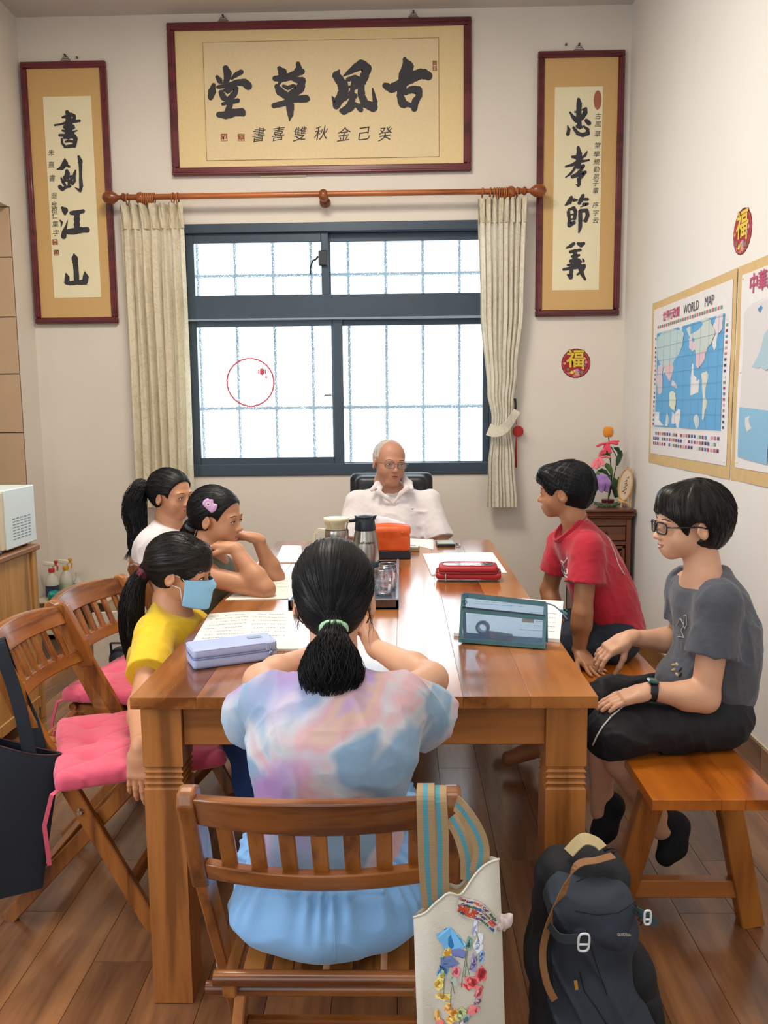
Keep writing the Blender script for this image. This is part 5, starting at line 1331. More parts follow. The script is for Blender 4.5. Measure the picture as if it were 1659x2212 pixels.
def tumbler(label, x, y):
    t = thing('drinking_glass', label, 'glass', (x, y, TB)); n = 24; vs = []
    prof = [(.022, 0), (.026, .004), (.031, .03), (.034, .05), (.032, .072), (.030, .086)]
    m = MB()
    for r, z in prof:
        for k in range(n): rr = r*(1+(.05 if (k % 2) else -.03)*(1 if z < .06 else .2)); a = 2*PI*k/n; vs.append((rr*math.cos(a), rr*math.sin(a), z))
    fs = [(i*n+k, i*n+(k+1) % n, (i+1)*n+(k+1) % n, (i+1)*n+k) for i in range(len(prof)-1) for k in range(n)]+[tuple(range(n))[::-1]]
    m.add(vs, fs).build('glass_wall', M_gl, t)
    MB().tube([(.030*math.cos(q), .030*math.sin(q), .086) for q in [2*PI*i/24 for i in range(25)]], .0012, 6, cap=False).build('rim', glass('rim_glass', (.8, .87, .92, 1), .05, .3), t, smooth=True)
    MB().lathe([(.001, .002), (.024, .002), (.025, .008), (.001, .009)], 20).build('glass_base', glass('rim_glass'), t, smooth='auto')
tumbler('faceted drinking glass on the tray, nearer of the two', -.062, 2.70)
tumbler('faceted drinking glass on the tray, farther of the two', -.050, 2.79)

# ---- tissue box, phone, small device
M_orf = plain('orange_leather', 'd2571a', .5, var=.05, vscale=30, bmp=.15)
tbx = thing('tissue_box_cover', 'orange leather tissue box cover with a navy base and white tissue', 'tissue box', (-.06, 3.45, TZ))
s = Sdf(); s.box((-.055, 3.45, TZ+.082), (.090, .058, .050), I3, .015, .02); s.ell((-.055, 3.45, TZ+.125), (.085, .05, .022), I3, .03)
s.disp(lambda x, y, z: .003*vnoise(x*25, y*25, z*25, 3)+.004*np.exp(-((z-TZ-.10)/.006)**2)*(x > 0)); s.build('cover', .0035, M_orf, tbx)
bx(MB(), -.148, .036, 3.395, 3.506, TZ, TZ+.036, .004).build('base_band', plain('navy_leather', '1c2334', .5), tbx, world=True)
MB().ell((.002, 3.388, TZ+.112), (.005, .003, .005)).build('snap', plain('snap_brown', 'b06a3a', .3, metal=.4), tbx, smooth=True, world=True)
s = Sdf(); tp_ = at(808, 1112, 3.45)
s.chain([(-.05, 3.45, TZ+.12), (-.075, 3.45, TZ+.15), tp_+np.array([.002, 0, -.01])], [.022, .018, .003], .02, sq=((0, 1, 0), .35)); s.chain([(-.08, 3.45, TZ+.13), (-.03, 3.45, TZ+.138), (.008, 3.45, TZ+.138)], [.02, .014, .008], .02, sq=((0, 1, 0), .5))
s.disp(lambda x, y, z: .004*vnoise(x*40, y*60, z*40, 5)); s.build('tissue', .003, plain('tissue_white', 'e4e8f0', .8), tbx)
c_ = flat(893, 1192); dv = thing('small_clock', 'small white box-shaped desk gadget with black marks beside the tissue box', 'gadget', (c_[0], c_[1]+.02, TZ))
MB().box((0, 0, .010), (.026, .024, .010), rotz(-.1), .003).build('base', plain('gadget_base', '8f8773', .5), dv)
MB().box((0, 0, .0215), (.025, .023, .003), rotz(-.1), .001).build('top_face', plain('gadget_white', 'd8dade', .4), dv)
m = MB(); m.box((-.008, -.002, .0248), (.004, .003, .0005), rotz(.3)); m.box((.006, .004, .0248), (.004, .003, .0005), rotz(.3)); m.box((0, .0, .0248), (.012, .0012, .0004)); m.build('black_marks', plain('ink_black', '22242a', .5), dv)
c_ = flat(962, 1178); ph = thing('compact_case', 'dark flip case with pale green top and a metal clip near the teacher', 'case', (c_[0], c_[1], TZ))
MB().box((0, 0, .007), (.042, .055, .007), rotz(.03), .003).build('case_body', plain('case_black', '1c2026', .4), ph)
MB().box((0, 0, .0152), (.037, .050, .0012), rotz(.03), .0005).build('screen', plain('pale_green', '9fb0a0', .15), ph)
m = MB(); m.tube([(.048, -.03, .006), (.060, -.035, .008), (.066, -.05, .004)], .003, 6); m.tube([(.048, .0, .006), (.058, -.01, .010), (.064, -.03, .004)], .002, 6); m.build('clip', M_bolt, ph, smooth=True)

# ================================================================ BAGS
def lerp1(tab, v):
    for (a, x), (b_, y) in zip(tab, tab[1:]):
        if v <= b_: return x+(y-x)*(v-a)/(b_-a)
    return tab[-1][1]
def sheetbag(t, TL, TR, BL, BR, depth, mat, topcurve, wav, name='bag_body', nu=24, nv=30):
    TL, TR, BL, BR = [np.array(p, float) for p in (TL, TR, BL, BR)]
    nn = nrm(np.cross(TR-TL, BL-TL)); nn = nn if nn[1] < 0 else -nn
    def f(u, v, s_):
        a = TL+(TR-TL)*u; b_ = BL+(BR-BL)*u; vv = v
        p = a+(b_-a)*vv
        p = p+(TL-BL)/np.linalg.norm(TL-BL)*topcurve(u)*(1-vv)**2
        bul = (math.sin(PI*u)**.5)*(.25+.75*math.sin(PI*min(1, .15+vv*.85)))
        return p+nn*(s_*depth/2*bul+wav(u, v)*s_**2*(1 if s_ else 0))
    m = MB(); m.grid(lambda u, v: f(u, v, 1), nu, nv); m.grid(lambda u, v: f(1-u, v, -1), nu, nv)
    m.build(name, mat, t, smooth=True, world=True); return f, nn
# canvas tote on the front chair
M_can = plain('canvas', 'd6d2c6', .85, var=.03, vscale=8, bmp=.35, bscale=700)
tt = thing('canvas_tote', 'off-white canvas tote with flower print hanging on the front chair', 'bag', (.07, 1.135, .3))
YT = 1.128
TL, TR = at(893, 1980, YT), at(1078, 1856, YT); BR = at(1096, 2330, YT); BL = at(905, 2330, YT)
tf, tn = sheetbag(tt, TL, TR, BL, BR, .045, M_can, lambda u: .012*math.sin(u*PI*3.0)+.018*math.exp(-((u-.42)/.1)**2)-.010*math.exp(-((u-.15)/.1)**2), lambda u, v: .003*math.sin(u*7+v*5)+.0022*math.sin(u*17-v*9))
MB().tube([tf(i/24, 0, 1) for i in range(25)], .0018, 6).build('top_hem', M_can, tt, smooth=True, world=True)
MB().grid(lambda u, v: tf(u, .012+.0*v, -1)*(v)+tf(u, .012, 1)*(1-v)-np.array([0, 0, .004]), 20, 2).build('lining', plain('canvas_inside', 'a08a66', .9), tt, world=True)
def webmat():
    m, nt, b = newmat('striped_webbing'); tc = nt.nodes.new('ShaderNodeUVMap')
    sx = nt.nodes.new('ShaderNodeSeparateXYZ'); nt.links.new(tc.outputs[0], sx.inputs[0])
    r = ramp(nt, sx.outputs[0], [(.33, srgb('a08560')), (.34, srgb('4f8ea0')), (.62, srgb('4f8ea0')), (.63, srgb('a08560'))]); r.color_ramp.interpolation = 'CONSTANT'
    nt.links.new(r.outputs[0], b.inputs['Base Color']); b.inputs['Roughness'].default_value = .8
    mp = mapped(nt); wv = node(nt, 'ShaderNodeTexWave', i_Scale=380.0); wv.bands_direction = 'Z'; nt.links.new(mp.outputs[0], wv.inputs['Vector']); bump(nt, b, wv.outputs[0], .5, .001)
    return m
M_web = webmat()
def webbing(t, path, wv, w_, name='strap', mat=None, sub=6):
    P = [np.array(p, float) for p in path]
    # smooth the path
    def cr_(p0, p1, p2, p3, q): return .5*((2*p1)+(-p0+p2)*q+(2*p0-5*p1+4*p2-p3)*q*q+(-p0+3*p1-3*p2+p3)*q**3)
    Q = []; W_ = []
    wl_ = wv if isinstance(wv, list) else [wv]*len(P)
    for i in range(len(P)-1):
        for k in range(sub):
            q = k/sub; Q.append(cr_(P[max(0, i-1)], P[i], P[i+1], P[min(len(P)-1, i+2)], q)); W_.append(np.array(wl_[i])*(1-q)+np.array(wl_[i+1])*q)
    Q.append(P[-1]); W_.append(np.array(wl_[-1]))
    m = MB().strap(Q, W_, w_, .0022); o = m.build(name, mat or M_web, t, world=True)
    me = o.data; uv = me.uv_layers.new(name='UVMap')
    for p in me.polygons:
        for li in p.loop_indices: uv.data[li].uv = (0.0 if me.loops[li].vertex_index % 4 in (0, 3) else 1.0, me.loops[li].vertex_index/40)
    return o
YR = 1.155
for (pt, pm, pb) in (((920, 1702), (921, 1790), (932, 1960)), ((946, 1706), (950, 1800), (952, 1945))):
    back = at(pt[0], pt[1]+6, 1.23)
    webbing(tt, [at(pm[0]+2, 1850, 1.26), back+np.array([0, 0, -.004]), at(pt[0], pt[1]-2, 1.195)+np.array([0, 0, .004]), at(pt[0]-1, pt[1]+18, 1.148), at(pm[0], pm[1], 1.135), at((pm[0]*2+pb[0])//3, 1880, 1.13), at(pb[0], pb[1], YT)], (1, 0, 0), .0265)
webbing(tt, [at(985, 1735, 1.17), at(1003, 1755, 1.15), at(1030, 1800, 1.14), at(1040, 1840, 1.135), at(1032, 1885, YT)], [(.3, 0, 1), (.5, 0, .8), (.9, 0, .4), (1, 0, 0), (1, 0, 0)], .024)
webbing(tt, [at(975, 1765, 1.19), at(995, 1800, 1.17), at(1010, 1850, 1.15), at(1012, 1900, YT+.008)], [(.8, 0, .5), (1, 0, .2), (1, 0, 0), (1, 0, 0)], .024)
m = MB()
def blob(cx_, cy_, rx, ry, col, lob=5, rot=0, k=0):
    pts = []
    for i in range(20):
        a = 2*PI*i/20; r_ = 1.12+.13*math.sin(lob*a+cx_)+.12*math.sin(3*a+cy_)+.06*math.sin(11*a+cx_)
        x = rx*r_*math.cos(a); y = ry*r_*math.sin(a); c, s_ = math.cos(rot), math.sin(rot)
        pts.append((cx_+x*c-y*s_, cy_+x*s_+y*c))
    m.cur = col; Q = []
    for (x, y) in pts:
        px = 860+x/4.16; py = 1680+y/4.16
        # parametric place on the bag front
        yy_t = lerp1([(905, 1980), (1100, 1856)], px) if False else 1980+(px-893)*(1856-1980)/185
        v = (py-yy_t)/(2330-yy_t); xl = 893+12*v; xr = 1078+18*v; u = (px-xl)/(xr-xl)
        Q.append(tf(min(.99, max(.01, u)), min(.99, max(.01, v)), 1)+tn*(.0012+k*.00001))
    m.face(Q)
FL = [(470,1400,90,70,'2f7fc0',5,.4),(545,1360,40,28,'4c9bd4',4,.6),(530,1470,60,38,'2b3a80',5,-.5),(440,1520,30,50,'d8a23a',4,0),(415,1560,26,34,'7fa04a',4,.2),(450,1580,62,40,'27407c',6,.1),(400,1640,36,60,'2f70b0',4,.3),(385,1700,22,50,'d8c04a',4,.2),(360,1760,30,50,'e0b040',4,.1),(515,1650,26,42,'b85060',5,.2),(495,1740,28,30,'7d8f8a',4,0),(625,1370,24,44,'3f6a62',4,.1),(690,1260,16,60,'9ea6d8',4,.1),(715,1400,34,60,'a9b4dc',5,.1),(665,1540,22,60,'5a4f88',6,0),(740,1510,18,40,'5f86c8',4,0),(650,1700,50,42,'c23a40',5,.2),(735,1650,38,50,'b83040',5,-.5),(600,1745,40,18,'c23a40',4,.2),(710,1800,26,60,'c05058',5,.1),(700,1880,22,40,'7d6070',5,.3),(660,1960,46,34,'c04a4c',5,-.6),(400,1870,56,24,'e0b050',6,-.2),(440,1960,26,40,'e08a3a',5,.2),(500,2010,44,36,'e08a30',5,.3),(470,2060,26,44,'e8a040',4,.8),(560,2000,34,50,'8a9a5a',5,.5),(600,2040,24,44,'5f7a80',4,.2),(345,2060,18,50,'e0903a',4,-.2),(380,2130,34,30,'c84a3a',5,.3),(500,2150,44,40,'e07030',5,.2),(560,2120,22,50,'d8b0c8',4,.1),(430,2180,30,26,'c23a40',5,.4),(520,2200,40,24,'6a9a60',5,.1)]
def shade(c, k):
    v = [int(c[i:i+2], 16) for i in (0, 2, 4)]; v = [max(0, min(255, int(x*k+(255-x)*max(0, k-1)*1.2 if k > 1 else x*k))) for x in v]; return '%02x%02x%02x' % tuple(v)
kk = 0
for i, f in enumerate(FL):
    blob(f[0], f[1], f[2]*1.12, f[3]*1.12, shade(f[4], 1.25), f[5], f[6], kk); kk += 1
    blob(f[0]+rnd.uniform(-4, 4), f[1]+rnd.uniform(-4, 4), f[2]*.86, f[3]*.86, f[4], f[5]+1, f[6]+.5, kk); kk += 1
    for q in range(3):
        blob(f[0]+rnd.uniform(-.45, .45)*f[2], f[1]+rnd.uniform(-.45, .45)*f[3], f[2]*rnd.uniform(.2, .4), f[3]*rnd.uniform(.2, .4), shade(f[4], rnd.choice([.72, .85, 1.35])), 4, rnd.uniform(0, 3), kk); kk += 1
for (xa, ya, xb, yb) in ((610, 1430, 590, 1640), (600, 1440, 560, 1740), (590, 1460, 625, 1620), (410, 1650, 405, 1830), (470, 1800, 460, 1960), (550, 2030, 530, 2140), (690, 1300, 715, 1380), (480, 1760, 500, 1830)):
    for q in range(7): blob(xa+(xb-xa)*q/6, ya+(yb-ya)*q/6, 3.2, (yb-ya)/11, '6d7f6a', 3, 0, kk)
m.build('flower_print', vcol(), tt, world=True)['kind'] = 'stuff'
# the printed ribbon tied round the tote's top
def ribp(s_, w_): # along 0..1, across 0..1
    a = np.array([555+s_*340, 960+s_*255]); px = 860+(a[0]-w_*35)/4.16; py = 1680+(a[1]+w_*125)/4.16
    yy_t = 1980+(px-893)*(1856-1980)/185; v = (py-yy_t)/(2330-yy_t); u = (px-893-12*v)/(185+6*v)
    return tf(min(1.06, max(0, u)) if u <= 1 else 1.0, max(0, v), 1)+tn*.003
MB().grid(lambda u, v: ribp(u, v), 12, 4).build('printed_ribbon', plain('ribbon_white', 'd8d6cf', .6), tt, smooth=True, world=True)
words = [('Coffee', 'a8342c'), ('Latte', '3a3a70'), ('MILK', 'd8502c'), ('Café', '70306a'), ('Mocha', '2c6a48'), ('milk', '2a5ca0'), ('Cocoa', '7a4a2a'), ('Sugar', 'b03a5a')]
for r_ in range(4):
    for k in range(5):
        w_, col = words[(r_*3+k) % 8]; s0 = .10+k*.19+(r_ % 2)*.04
        if s0 > .95 or (r_ == 2 and k == 1): continue
        a = ribp(s0-.05, .14+.24*r_); b_ = ribp(s0+.05, .14+.24*r_); ux = nrm(b_-a); uy = nrm(np.cross(tn, ux)); uy = uy if uy[2] > 0 else -uy
        mm = MB(); put_text(mm, w_, .0056, (a+b_)/2+tn*.0012, ux, uy, .0003); mm.build('ribbon_lettering', plain('let_'+col, col, .6), tt, world=True)
s0 = ribp(.16, .64); b_ = ribp(.32, .64); ux = nrm(b_-s0); uy = nrm(np.cross(tn, ux)); uy = uy if uy[2] > 0 else -uy
mm = MB(); put_text(mm, 'MILK', .013, (s0+b_)/2+tn*.0016, ux, uy, .0008); mm.build('ribbon_lettering', plain('let_d8502c', 'd8502c', .6), tt, world=True)
s = Sdf(); e_ = at(1093, 1988, YT-.01); s.ell(e_, (.010, .005, .013), roty(.5), .01); s.ell(e_+np.array([-.008, 0, -.006]), (.009, .005, .008), I3, .01); s.disp(lambda x, y, z: .0025*vnoise(x*200, y*200, z*200, 2)); s.build('ribbon_tail', .0022, plain('ribbon_print', 'c9bab8', .6, var=.35, vscale=120), tt)

# black tote on the near left chair
M_blk = plain('black_cloth', '0c1622', .8, var=.1, vscale=10, bmp=.2, bscale=500)
bt = thing('black_tote', 'black cloth tote hanging by long handles from the nearest left chair', 'bag', (-1.0, 2.0, .2))
YK = 2.005
TLb, TRb, BRb, BLb = at(-60, 1596, YK), at(131, 1628, YK), at(94, 1915, YK), at(-40, 1952, YK)
bf, bn = sheetbag(bt, TLb, TRb, BLb, BRb, .07, M_blk, lambda u: .006*math.sin(u*6), lambda u, v: .004*math.sin(u*5+v*3))
MB().tube([bf(i/20, 0, 1) for i in range(21)], .0022, 6).build('top_hem', plain('hem_maroon', '3a1c24', .8), bt, smooth=True, world=True)
MB().tube([bf(i/20, .0, -1) for i in range(21)], .0022, 6).build('top_hem', plain('hem_maroon', '3a1c24', .8), bt, smooth=True, world=True)
webbing(bt, [at(66, 1640, YK-.01), at(50, 1560, YK-.012), at(28, 1480, 2.0), at(8, 1425, 2.0), at(-4, 1392, 2.01)+np.array([0, 0, .010]), at(2, 1395, 2.055), at(30, 1470, 2.07), at(70, 1560, 2.05), at(88, 1625, YK+.03)], (1, 0, .25), .036, 'handle', M_blk)
webbing(bt, [at(-30, 1640, YK-.01), at(-28, 1500, YK-.012), at(-20, 1420, 2.0), at(-8, 1395, 2.01)], (1, 0, 0), .034, 'handle', M_blk)

# backpack on the floor
M_bp = plain('backpack_cloth', '28323f', .8, var=.12, vscale=7, bmp=.2, bscale=600)
M_bpd = plain('backpack_dark', '10141c', .8, var=.1, bmp=.2, bscale=500)
M_bpt = plain('backpack_tan', '8f6540', .7)
bk = thing('backpack', 'dark grey hiking backpack with tan trim standing against the table leg', 'backpack', (.40, 1.50, 0))
def bpz(px, py, y): return at(px, py, y)
s = Sdf()
s.box((.352, 1.56, .365), (.092, .062, .135), rotx(.06)@roty(.04), .05, .04); s.box((.378, 1.55, .15), (.122, .075, .15), I3, .05, .06)
s.disp(lambda x, y, z: .006*vnoise(x*13, y*13, z*13, 6)+.004*(1-np.abs(vnoise(x*26, y*26, z*18, 7)))**4-.002)
s.build('main_body', .005, M_bpd, bk)
s = Sdf()
s.box((.364, 1.492, .31), (.076, .050, .12), rotx(.10)@roty(.05), .040, .03)
s.ell((.392, 1.462, .13), (.100, .058, .15), roty(-.05), .05); s.ell((.35, 1.455, .20), (.05, .04, .10), roty(.2), .03)
s.disp(lambda x, y, z: .006*vnoise(x*9+z*5, y*9, z*12, 8)-.007*(1-np.abs(vnoise(x*16+z*9, y*9, z*13, 3)))**6+.003*vnoise(x*30, y*30, z*30, 31))
front_b = s.build('front_pocket', .004, M_bp, bk)
s = Sdf(); s.box((.355, 1.485, .432), (.082, .052, .040), rotx(.30)@roty(.14), .036, .02); s.ell((.368, 1.462, .395), (.072, .035, .03), roty(.15), .02)
s.disp(lambda x, y, z: .004*vnoise(x*20, y*20, z*20, 12)-.005*(1-np.abs(vnoise(x*18+z*10, y*9, z*15, 33)))**6); flap_b = s.build('top_flap', .004, M_bp, bk)
s = Sdf(); s.box((.488, 1.53, .12), (.034, .055, .12), roty(-.12), .032, .02); s.disp(lambda x, y, z: .007*vnoise(x*18, y*18, z*18, 13)); side_b = s.build('side_pocket', .005, M_bpd, bk)
for ob, pix, r in ((front_b, [(1262, 1990), (1275, 2040), (1292, 2095), (1312, 2150)], .0012), (front_b, [(1395, 1985), (1408, 2030), (1415, 2075)], .0012), (front_b, [(1252, 2098), (1262, 2140), (1290, 2180), (1310, 2212)], .0014), (flap_b, [(1245, 1905), (1272, 1893), (1310, 1889), (1352, 1893), (1388, 1908)], .0013), (flap_b, [(1243, 1968), (1290, 1976), (1335, 1972), (1370, 1950)], .0014)):
    q = on_surface(ob, dense(pix, 4), .0)
    if len(q) > 2: MB().tube(q, r, 5).build('seam', M_bpd, bk, smooth=True, world=True)
webbing(bk, [bpz(1325, 1848, 1.50), bpz(1290, 1858, 1.475), bpz(1245, 1870, 1.46), bpz(1215, 1930, 1.45), bpz(1185, 2000, 1.45), bpz(1172, 2060, 1.45), bpz(1180, 2120, 1.44), bpz(1198, 2160, 1.44)], [(0, 1, .2), (0, 1, .3), (.2, 1, .6), (1, .3, .2), (1, .3, 0), (1, .3, 0), (1, .3, 0), (1, .3, 0)], .014, 'shoulder_strap', M_bpt)
q = on_surface(side_b, dense([(1398, 2008), (1418, 2040), (1433, 2070), (1445, 2100), (1448, 2120)], 3), .001)
if len(q) > 2: MB().tube(q, .0018, 6).build('trim_line', M_bpt, bk, smooth=True, world=True)
webbing(bk, [bpz(1228, 1842, 1.52), bpz(1258, 1826, 1.53)+np.array([0, 0, .012]), bpz(1285, 1826, 1.53)+np.array([0, 0, .008]), bpz(1302, 1832, 1.52)], (0, 1, .3), .03, 'grab_handle', plain('tan_leather', 'b0a078', .7))
webbing(bk, [bpz(1186, 1998, 1.44), bpz(1210, 2026, 1.42), bpz(1252, 2028, 1.405)], (0, 0, 1), .018, 'compression_strap', plain('strap_grey', '2e3a40', .7))
webbing(bk, [bpz(1372, 1966, 1.455), bpz(1396, 1980, 1.45), bpz(1418, 1996, 1.455)], (0, 0, 1), .016, 'compression_strap', plain('strap_teal', '2d4a52', .7))
M_wp = plain('white_buckle', 'd6dde2', .35)
for (c_, hx_, hz_, rr) in ((bpz(1261, 2036, 1.396), .010, .017, .25), (bpz(1399, 1982, 1.44), .006, .014, .1)):
    P = [c_+np.array([math.copysign(abs(math.cos(q))**.6, math.cos(q))*hx_+rr*.3*math.sin(q)*hz_, 0, math.copysign(abs(math.sin(q))**.6, math.sin(q))*hz_]) for q in [2*PI*i/20 for i in range(21)]]
    mm = MB().tube(P, .0022, 6, cap=False); mm.tube([c_+np.array([-hx_, 0, -.004]), c_+np.array([hx_, 0, -.004])], .002, 6); mm.build('buckle', M_wp, bk, smooth=True, world=True)
m = MB()
for k in range(9): m.tube([bpz(1368+2*k, 1945+6*k, 1.448)+np.array([(-1)**k*.003, 0, 0]), bpz(1368+2*k+2, 1945+6*k+5, 1.447)+np.array([-(-1)**k*.003, 0, 0])], .0016, 5)
m.build('cord_loops', plain('cord_black', '15181c', .6), bk, world=True)
o = MB().strap([bpz(1243, 2118, 1.40), bpz(1246, 2138, 1.40)], (1, 0, 0), .006, .001).build('tag', plain('tag_yellow', 'b88a30', .6), bk, world=True)
def surf(px, py, lift=.003):
    c = [p for ob in (front_b, flap_b, side_b) for p in on_surface(ob, [(px, py)], lift)]
    return min(c, key=lambda p: np.linalg.norm(p-np.array([0, 0, CAM_H]))) if c else bpz(px, py, 1.44)
q = [surf(1345, 2018, .004), surf(1330, 2018, .004), surf(1360, 2020, .004), surf(1345, 2008, .004)]
m = MB(); put_text(m, 'QUECHUA', .0068, q[0], nrm(q[2]-q[1]), nrm(q[3]-q[0]), .0002); m.build('lettering', plain('lettering_pale', 'b0aca0', .6), bk, world=True)
m = MB().tube([bpz(1304, 1838, 1.47), bpz(1320, 1830, 1.47), bpz(1332, 1836, 1.465), bpz(1322, 1842, 1.46)], .003, 6); m.build('zip_pull', plain('bronze', '2c1a12'), bk, smooth=True, world=True)

# ================================================================ PEOPLE
def skin(key, c): return plain(key, c, .5, var=.05, vscale=14, bmp=.06, bscale=350, sss=.12)
SK_tan = skin('skin_tan', 'c08a68'); SK_fair = skin('skin_fair', 'd3a284'); SK_brown = skin('skin_brown', 'a5714f'); SK_old = skin('skin_ruddy', 'b5836a')
def hairmat(key, c, rough=.38):
    m = plain(key, c, rough, var=.3, vscale=60, spec=.28)
    return m
H_blk = hairmat('hair_black', '080a0f', .5); H_brn = hairmat('hair_dark_brown', '15110f', .4); H_gry = hairmat('hair_grey', 'b9b6b2', .6)
M_lip = plain('lip', 'a9605a', .45); M_eyew = plain('eye_white', 'e6e2de', .2, var=.01); M_iris = plain('iris_dark', '1a1210', .15); M_brow = plain('eyebrow_dark', '2b1f1b', .8)
M_brow2 = plain('eyebrow_brown', '4a352b', .9); M_teeth = plain('teeth', 'e9e5dc', .3)
def A(v): return np.array(v, float)

def head_ops(S, C, R_, s, adult=False, jaw=1.0):
    def E_(c, r, k=.08, mode='u', rot=I3): S.ell(C+R_@(A(c)*s), A(r)*s, R_@rot, k*s, mode)
    E_((0, -.10, .60), (.345, .43, .40), .02)
    E_((0, .10, .62), (.295, .265, .30), .10)
    E_((0, .12, .38), (.27, .27, .28), .12)
    E_((0, .08, .22), (.215*jaw, .26, .19), .14)
    E_((0, .265, .09), (.09*jaw, .085, .08), .12)
    for q in (-1, 1):
        E_((q*.15, .22, .30), (.12, .12, .13), .10)
        E_((q*.145, .445, .455), (.085, .050, .040), .09, 's')
        E_((q*.145, .32, .452), (.080, .070, .052), .04)
        E_((q*.12, .345, .535), (.10, .05, .03), .08)
        E_((q*.052, .405, .305), (.034, .040, .028), .03)
        E_((q*.350, -.04, .42), (.038, .085, .125), .02, 'u', rotx(-.2)@rotz(q*-.35))
        E_((q*.395, -.020, .435), (.034, .050, .078), .012, 's', rotx(-.2)@rotz(q*-.35))
        E_((q*.365, .03, .41), (.018, .022, .032), .012)
        E_((q*.366, -.035, .445), (.010, .020, .045), .012)
    S.cap(C+R_@(A((0, .36, .47))*s), C+R_@(A((0, .435, .335))*s), .026*s, .044*s, .06*s)
    E_((0, .455, .322), (.042, .035, .036), .03)
    E_((0, .32, .18), (.115, .075, .085), .08)
    E_((0, .385, .210), (.078, .034, .020), .018); E_((0, .380, .166), (.066, .034, .022), .018)
    E_((0, .42, .188), (.085, .030, .006), .012, 's')
    S.cap(C+R_@(A((0, -.10, .32))*s), C+R_@(A((0, -.17, -.02))*s), .215*s, .205*s, .08*s)

def decal(name, S, R_, C, s, prims, off, mat, parent, h=.0011):
    reg = Sdf(.004)
    for kind, c, r in prims:
        if kind == 'e': reg.ell(C+R_@(A(c)*s), A(r)*s, R_, .004*s)
        else: reg.cap(C+R_@(A((c[0][0], .38, c[0][2]))*s), C+R_@(A((c[1][0], .38, c[1][2]))*s), r*s, r*s, .004*s, 'u', (R_[:, 1], 7))
    lo, hi = reg.bounds(); lo = lo-.002; hi = hi+.002
    D = Sdf(.012); D.field(S, off, .0005)
    D._op(lambda X, Y, Z: reg.evalax(X.ravel(), Y.ravel(), Z.ravel()), lo, hi, 0, 'i')
    return D.build(name, h, mat, parent, lo=lo, hi=hi)

def face(S, R_, C, s, parent, eyes=True, smile=False, brow_lift=0, mat_lip=None, white=.7, lid=1.0):
    for q in (-1, 1):
        ex, ez = q*.148, .452
        if eyes:
            decal('eye', S, R_, C, s, [('e', (ex, .38, ez), (.058, .09, .020*lid))], .0006, M_eyew, parent)
            decal('iris', S, R_, C, s, [('e', (ex+.0, .38, ez+.001), (.023, .09, .021*lid))], .0011, M_iris, parent)
            decal('eyelid_line', S, R_, C, s, [('c', ((ex-.06, .37, ez+.004), (ex-.02, .39, ez+.022*lid)), .007), ('c', ((ex-.02, .39, ez+.022*lid), (ex+.03, .385, ez+.021*lid)), .007), ('c', ((ex+.03, .385, ez+.021*lid), (ex+.065, .36, ez+.002)), .007)], .0012, M_brow, parent)
        z0 = .548+brow_lift
        decal('eyebrow', S, R_, C, s, [('c', ((ex-.065*q, .38, z0+.004), (ex+.01*q, .38, z0+.014)), .009), ('c', ((ex+.01*q, .38, z0+.014), (ex+.085*q, .33, z0-.004)), .007)], .0008, M_brow2, parent)
    w_ = .085 if smile else .068
    pr = [('c', ((-w_, .35, .192+(.014 if smile else 0)), (0, .40, .204)), .013), ('c', ((0, .40, .204), (w_, .35, .192+(.014 if smile else 0))), .013),
          ('c', ((-w_*.8, .35, .182+(.006 if smile else 0)), (0, .40, .162)), .015), ('c', ((0, .40, .162), (w_*.8, .35, .182+(.006 if smile else 0))), .015)]
    decal('lips', S, R_, C, s, pr, .0008, mat_lip or M_lip, parent)
    if smile: decal('teeth', S, R_, C, s, [('e', (0, .38, .189), (.055, .08, .013))], .0016, M_teeth, parent)
    else: decal('mouth_line', S, R_, C, s, [('c', ((-w_*.9, .36, .189), (w_*.9, .36, .189)), .004)], .0014, plain('mouth_dark', '5a2a28', .6), parent)

def hair_cap(R_, C, s, t=.05, subs=(), adds=(), tie=(0, -1, -.1), amp=.014, freq=26, low=None, seed=1, whorl=(0, -.08, .6)):
    S = Sdf(.012)
    S.ell(C+R_@(A((0, -.10, .60))*s), (A((.345, .43, .40))+t)*s, R_, .02*s)
    S.ell(C+R_@(A((0, .09, .63))*s), (A((.30, .265, .295))+t)*s, R_, .06*s)
    for c, r in adds: S.ell(C+R_@(A(c)*s), A(r)*s, R_, .05*s)
    ta = nrm(tie); b1 = nrm(np.cross(ta, (0, .3, 1))); b2 = np.cross(ta, b1); wh = A(whorl)
    def dp(x, y, z):
        p = np.stack([x, y, z], 1)-C; q = (p@R_)/s-wh
        u = q@b1; v = q@b2; w_ = q@ta; ph = np.arctan2(u, v)
        n = vnoise(np.cos(ph)*freq+w_*2.0, np.sin(ph)*freq+w_*1.3, w_*1.2, seed)*.6+vnoise(np.cos(ph)*freq*.3, np.sin(ph)*freq*.3, w_*1.5, seed+3)*.5
        return n*amp*s*.75
    S.disp(dp)
    for c, r in subs: S.ell(C+R_@(A(c)*s), A(r)*s, R_, .03*s, 's')
    if low is not None: S.cut(C+R_@(A(low[0])*s), R_@nrm(low[1]), .02*s)
    return S
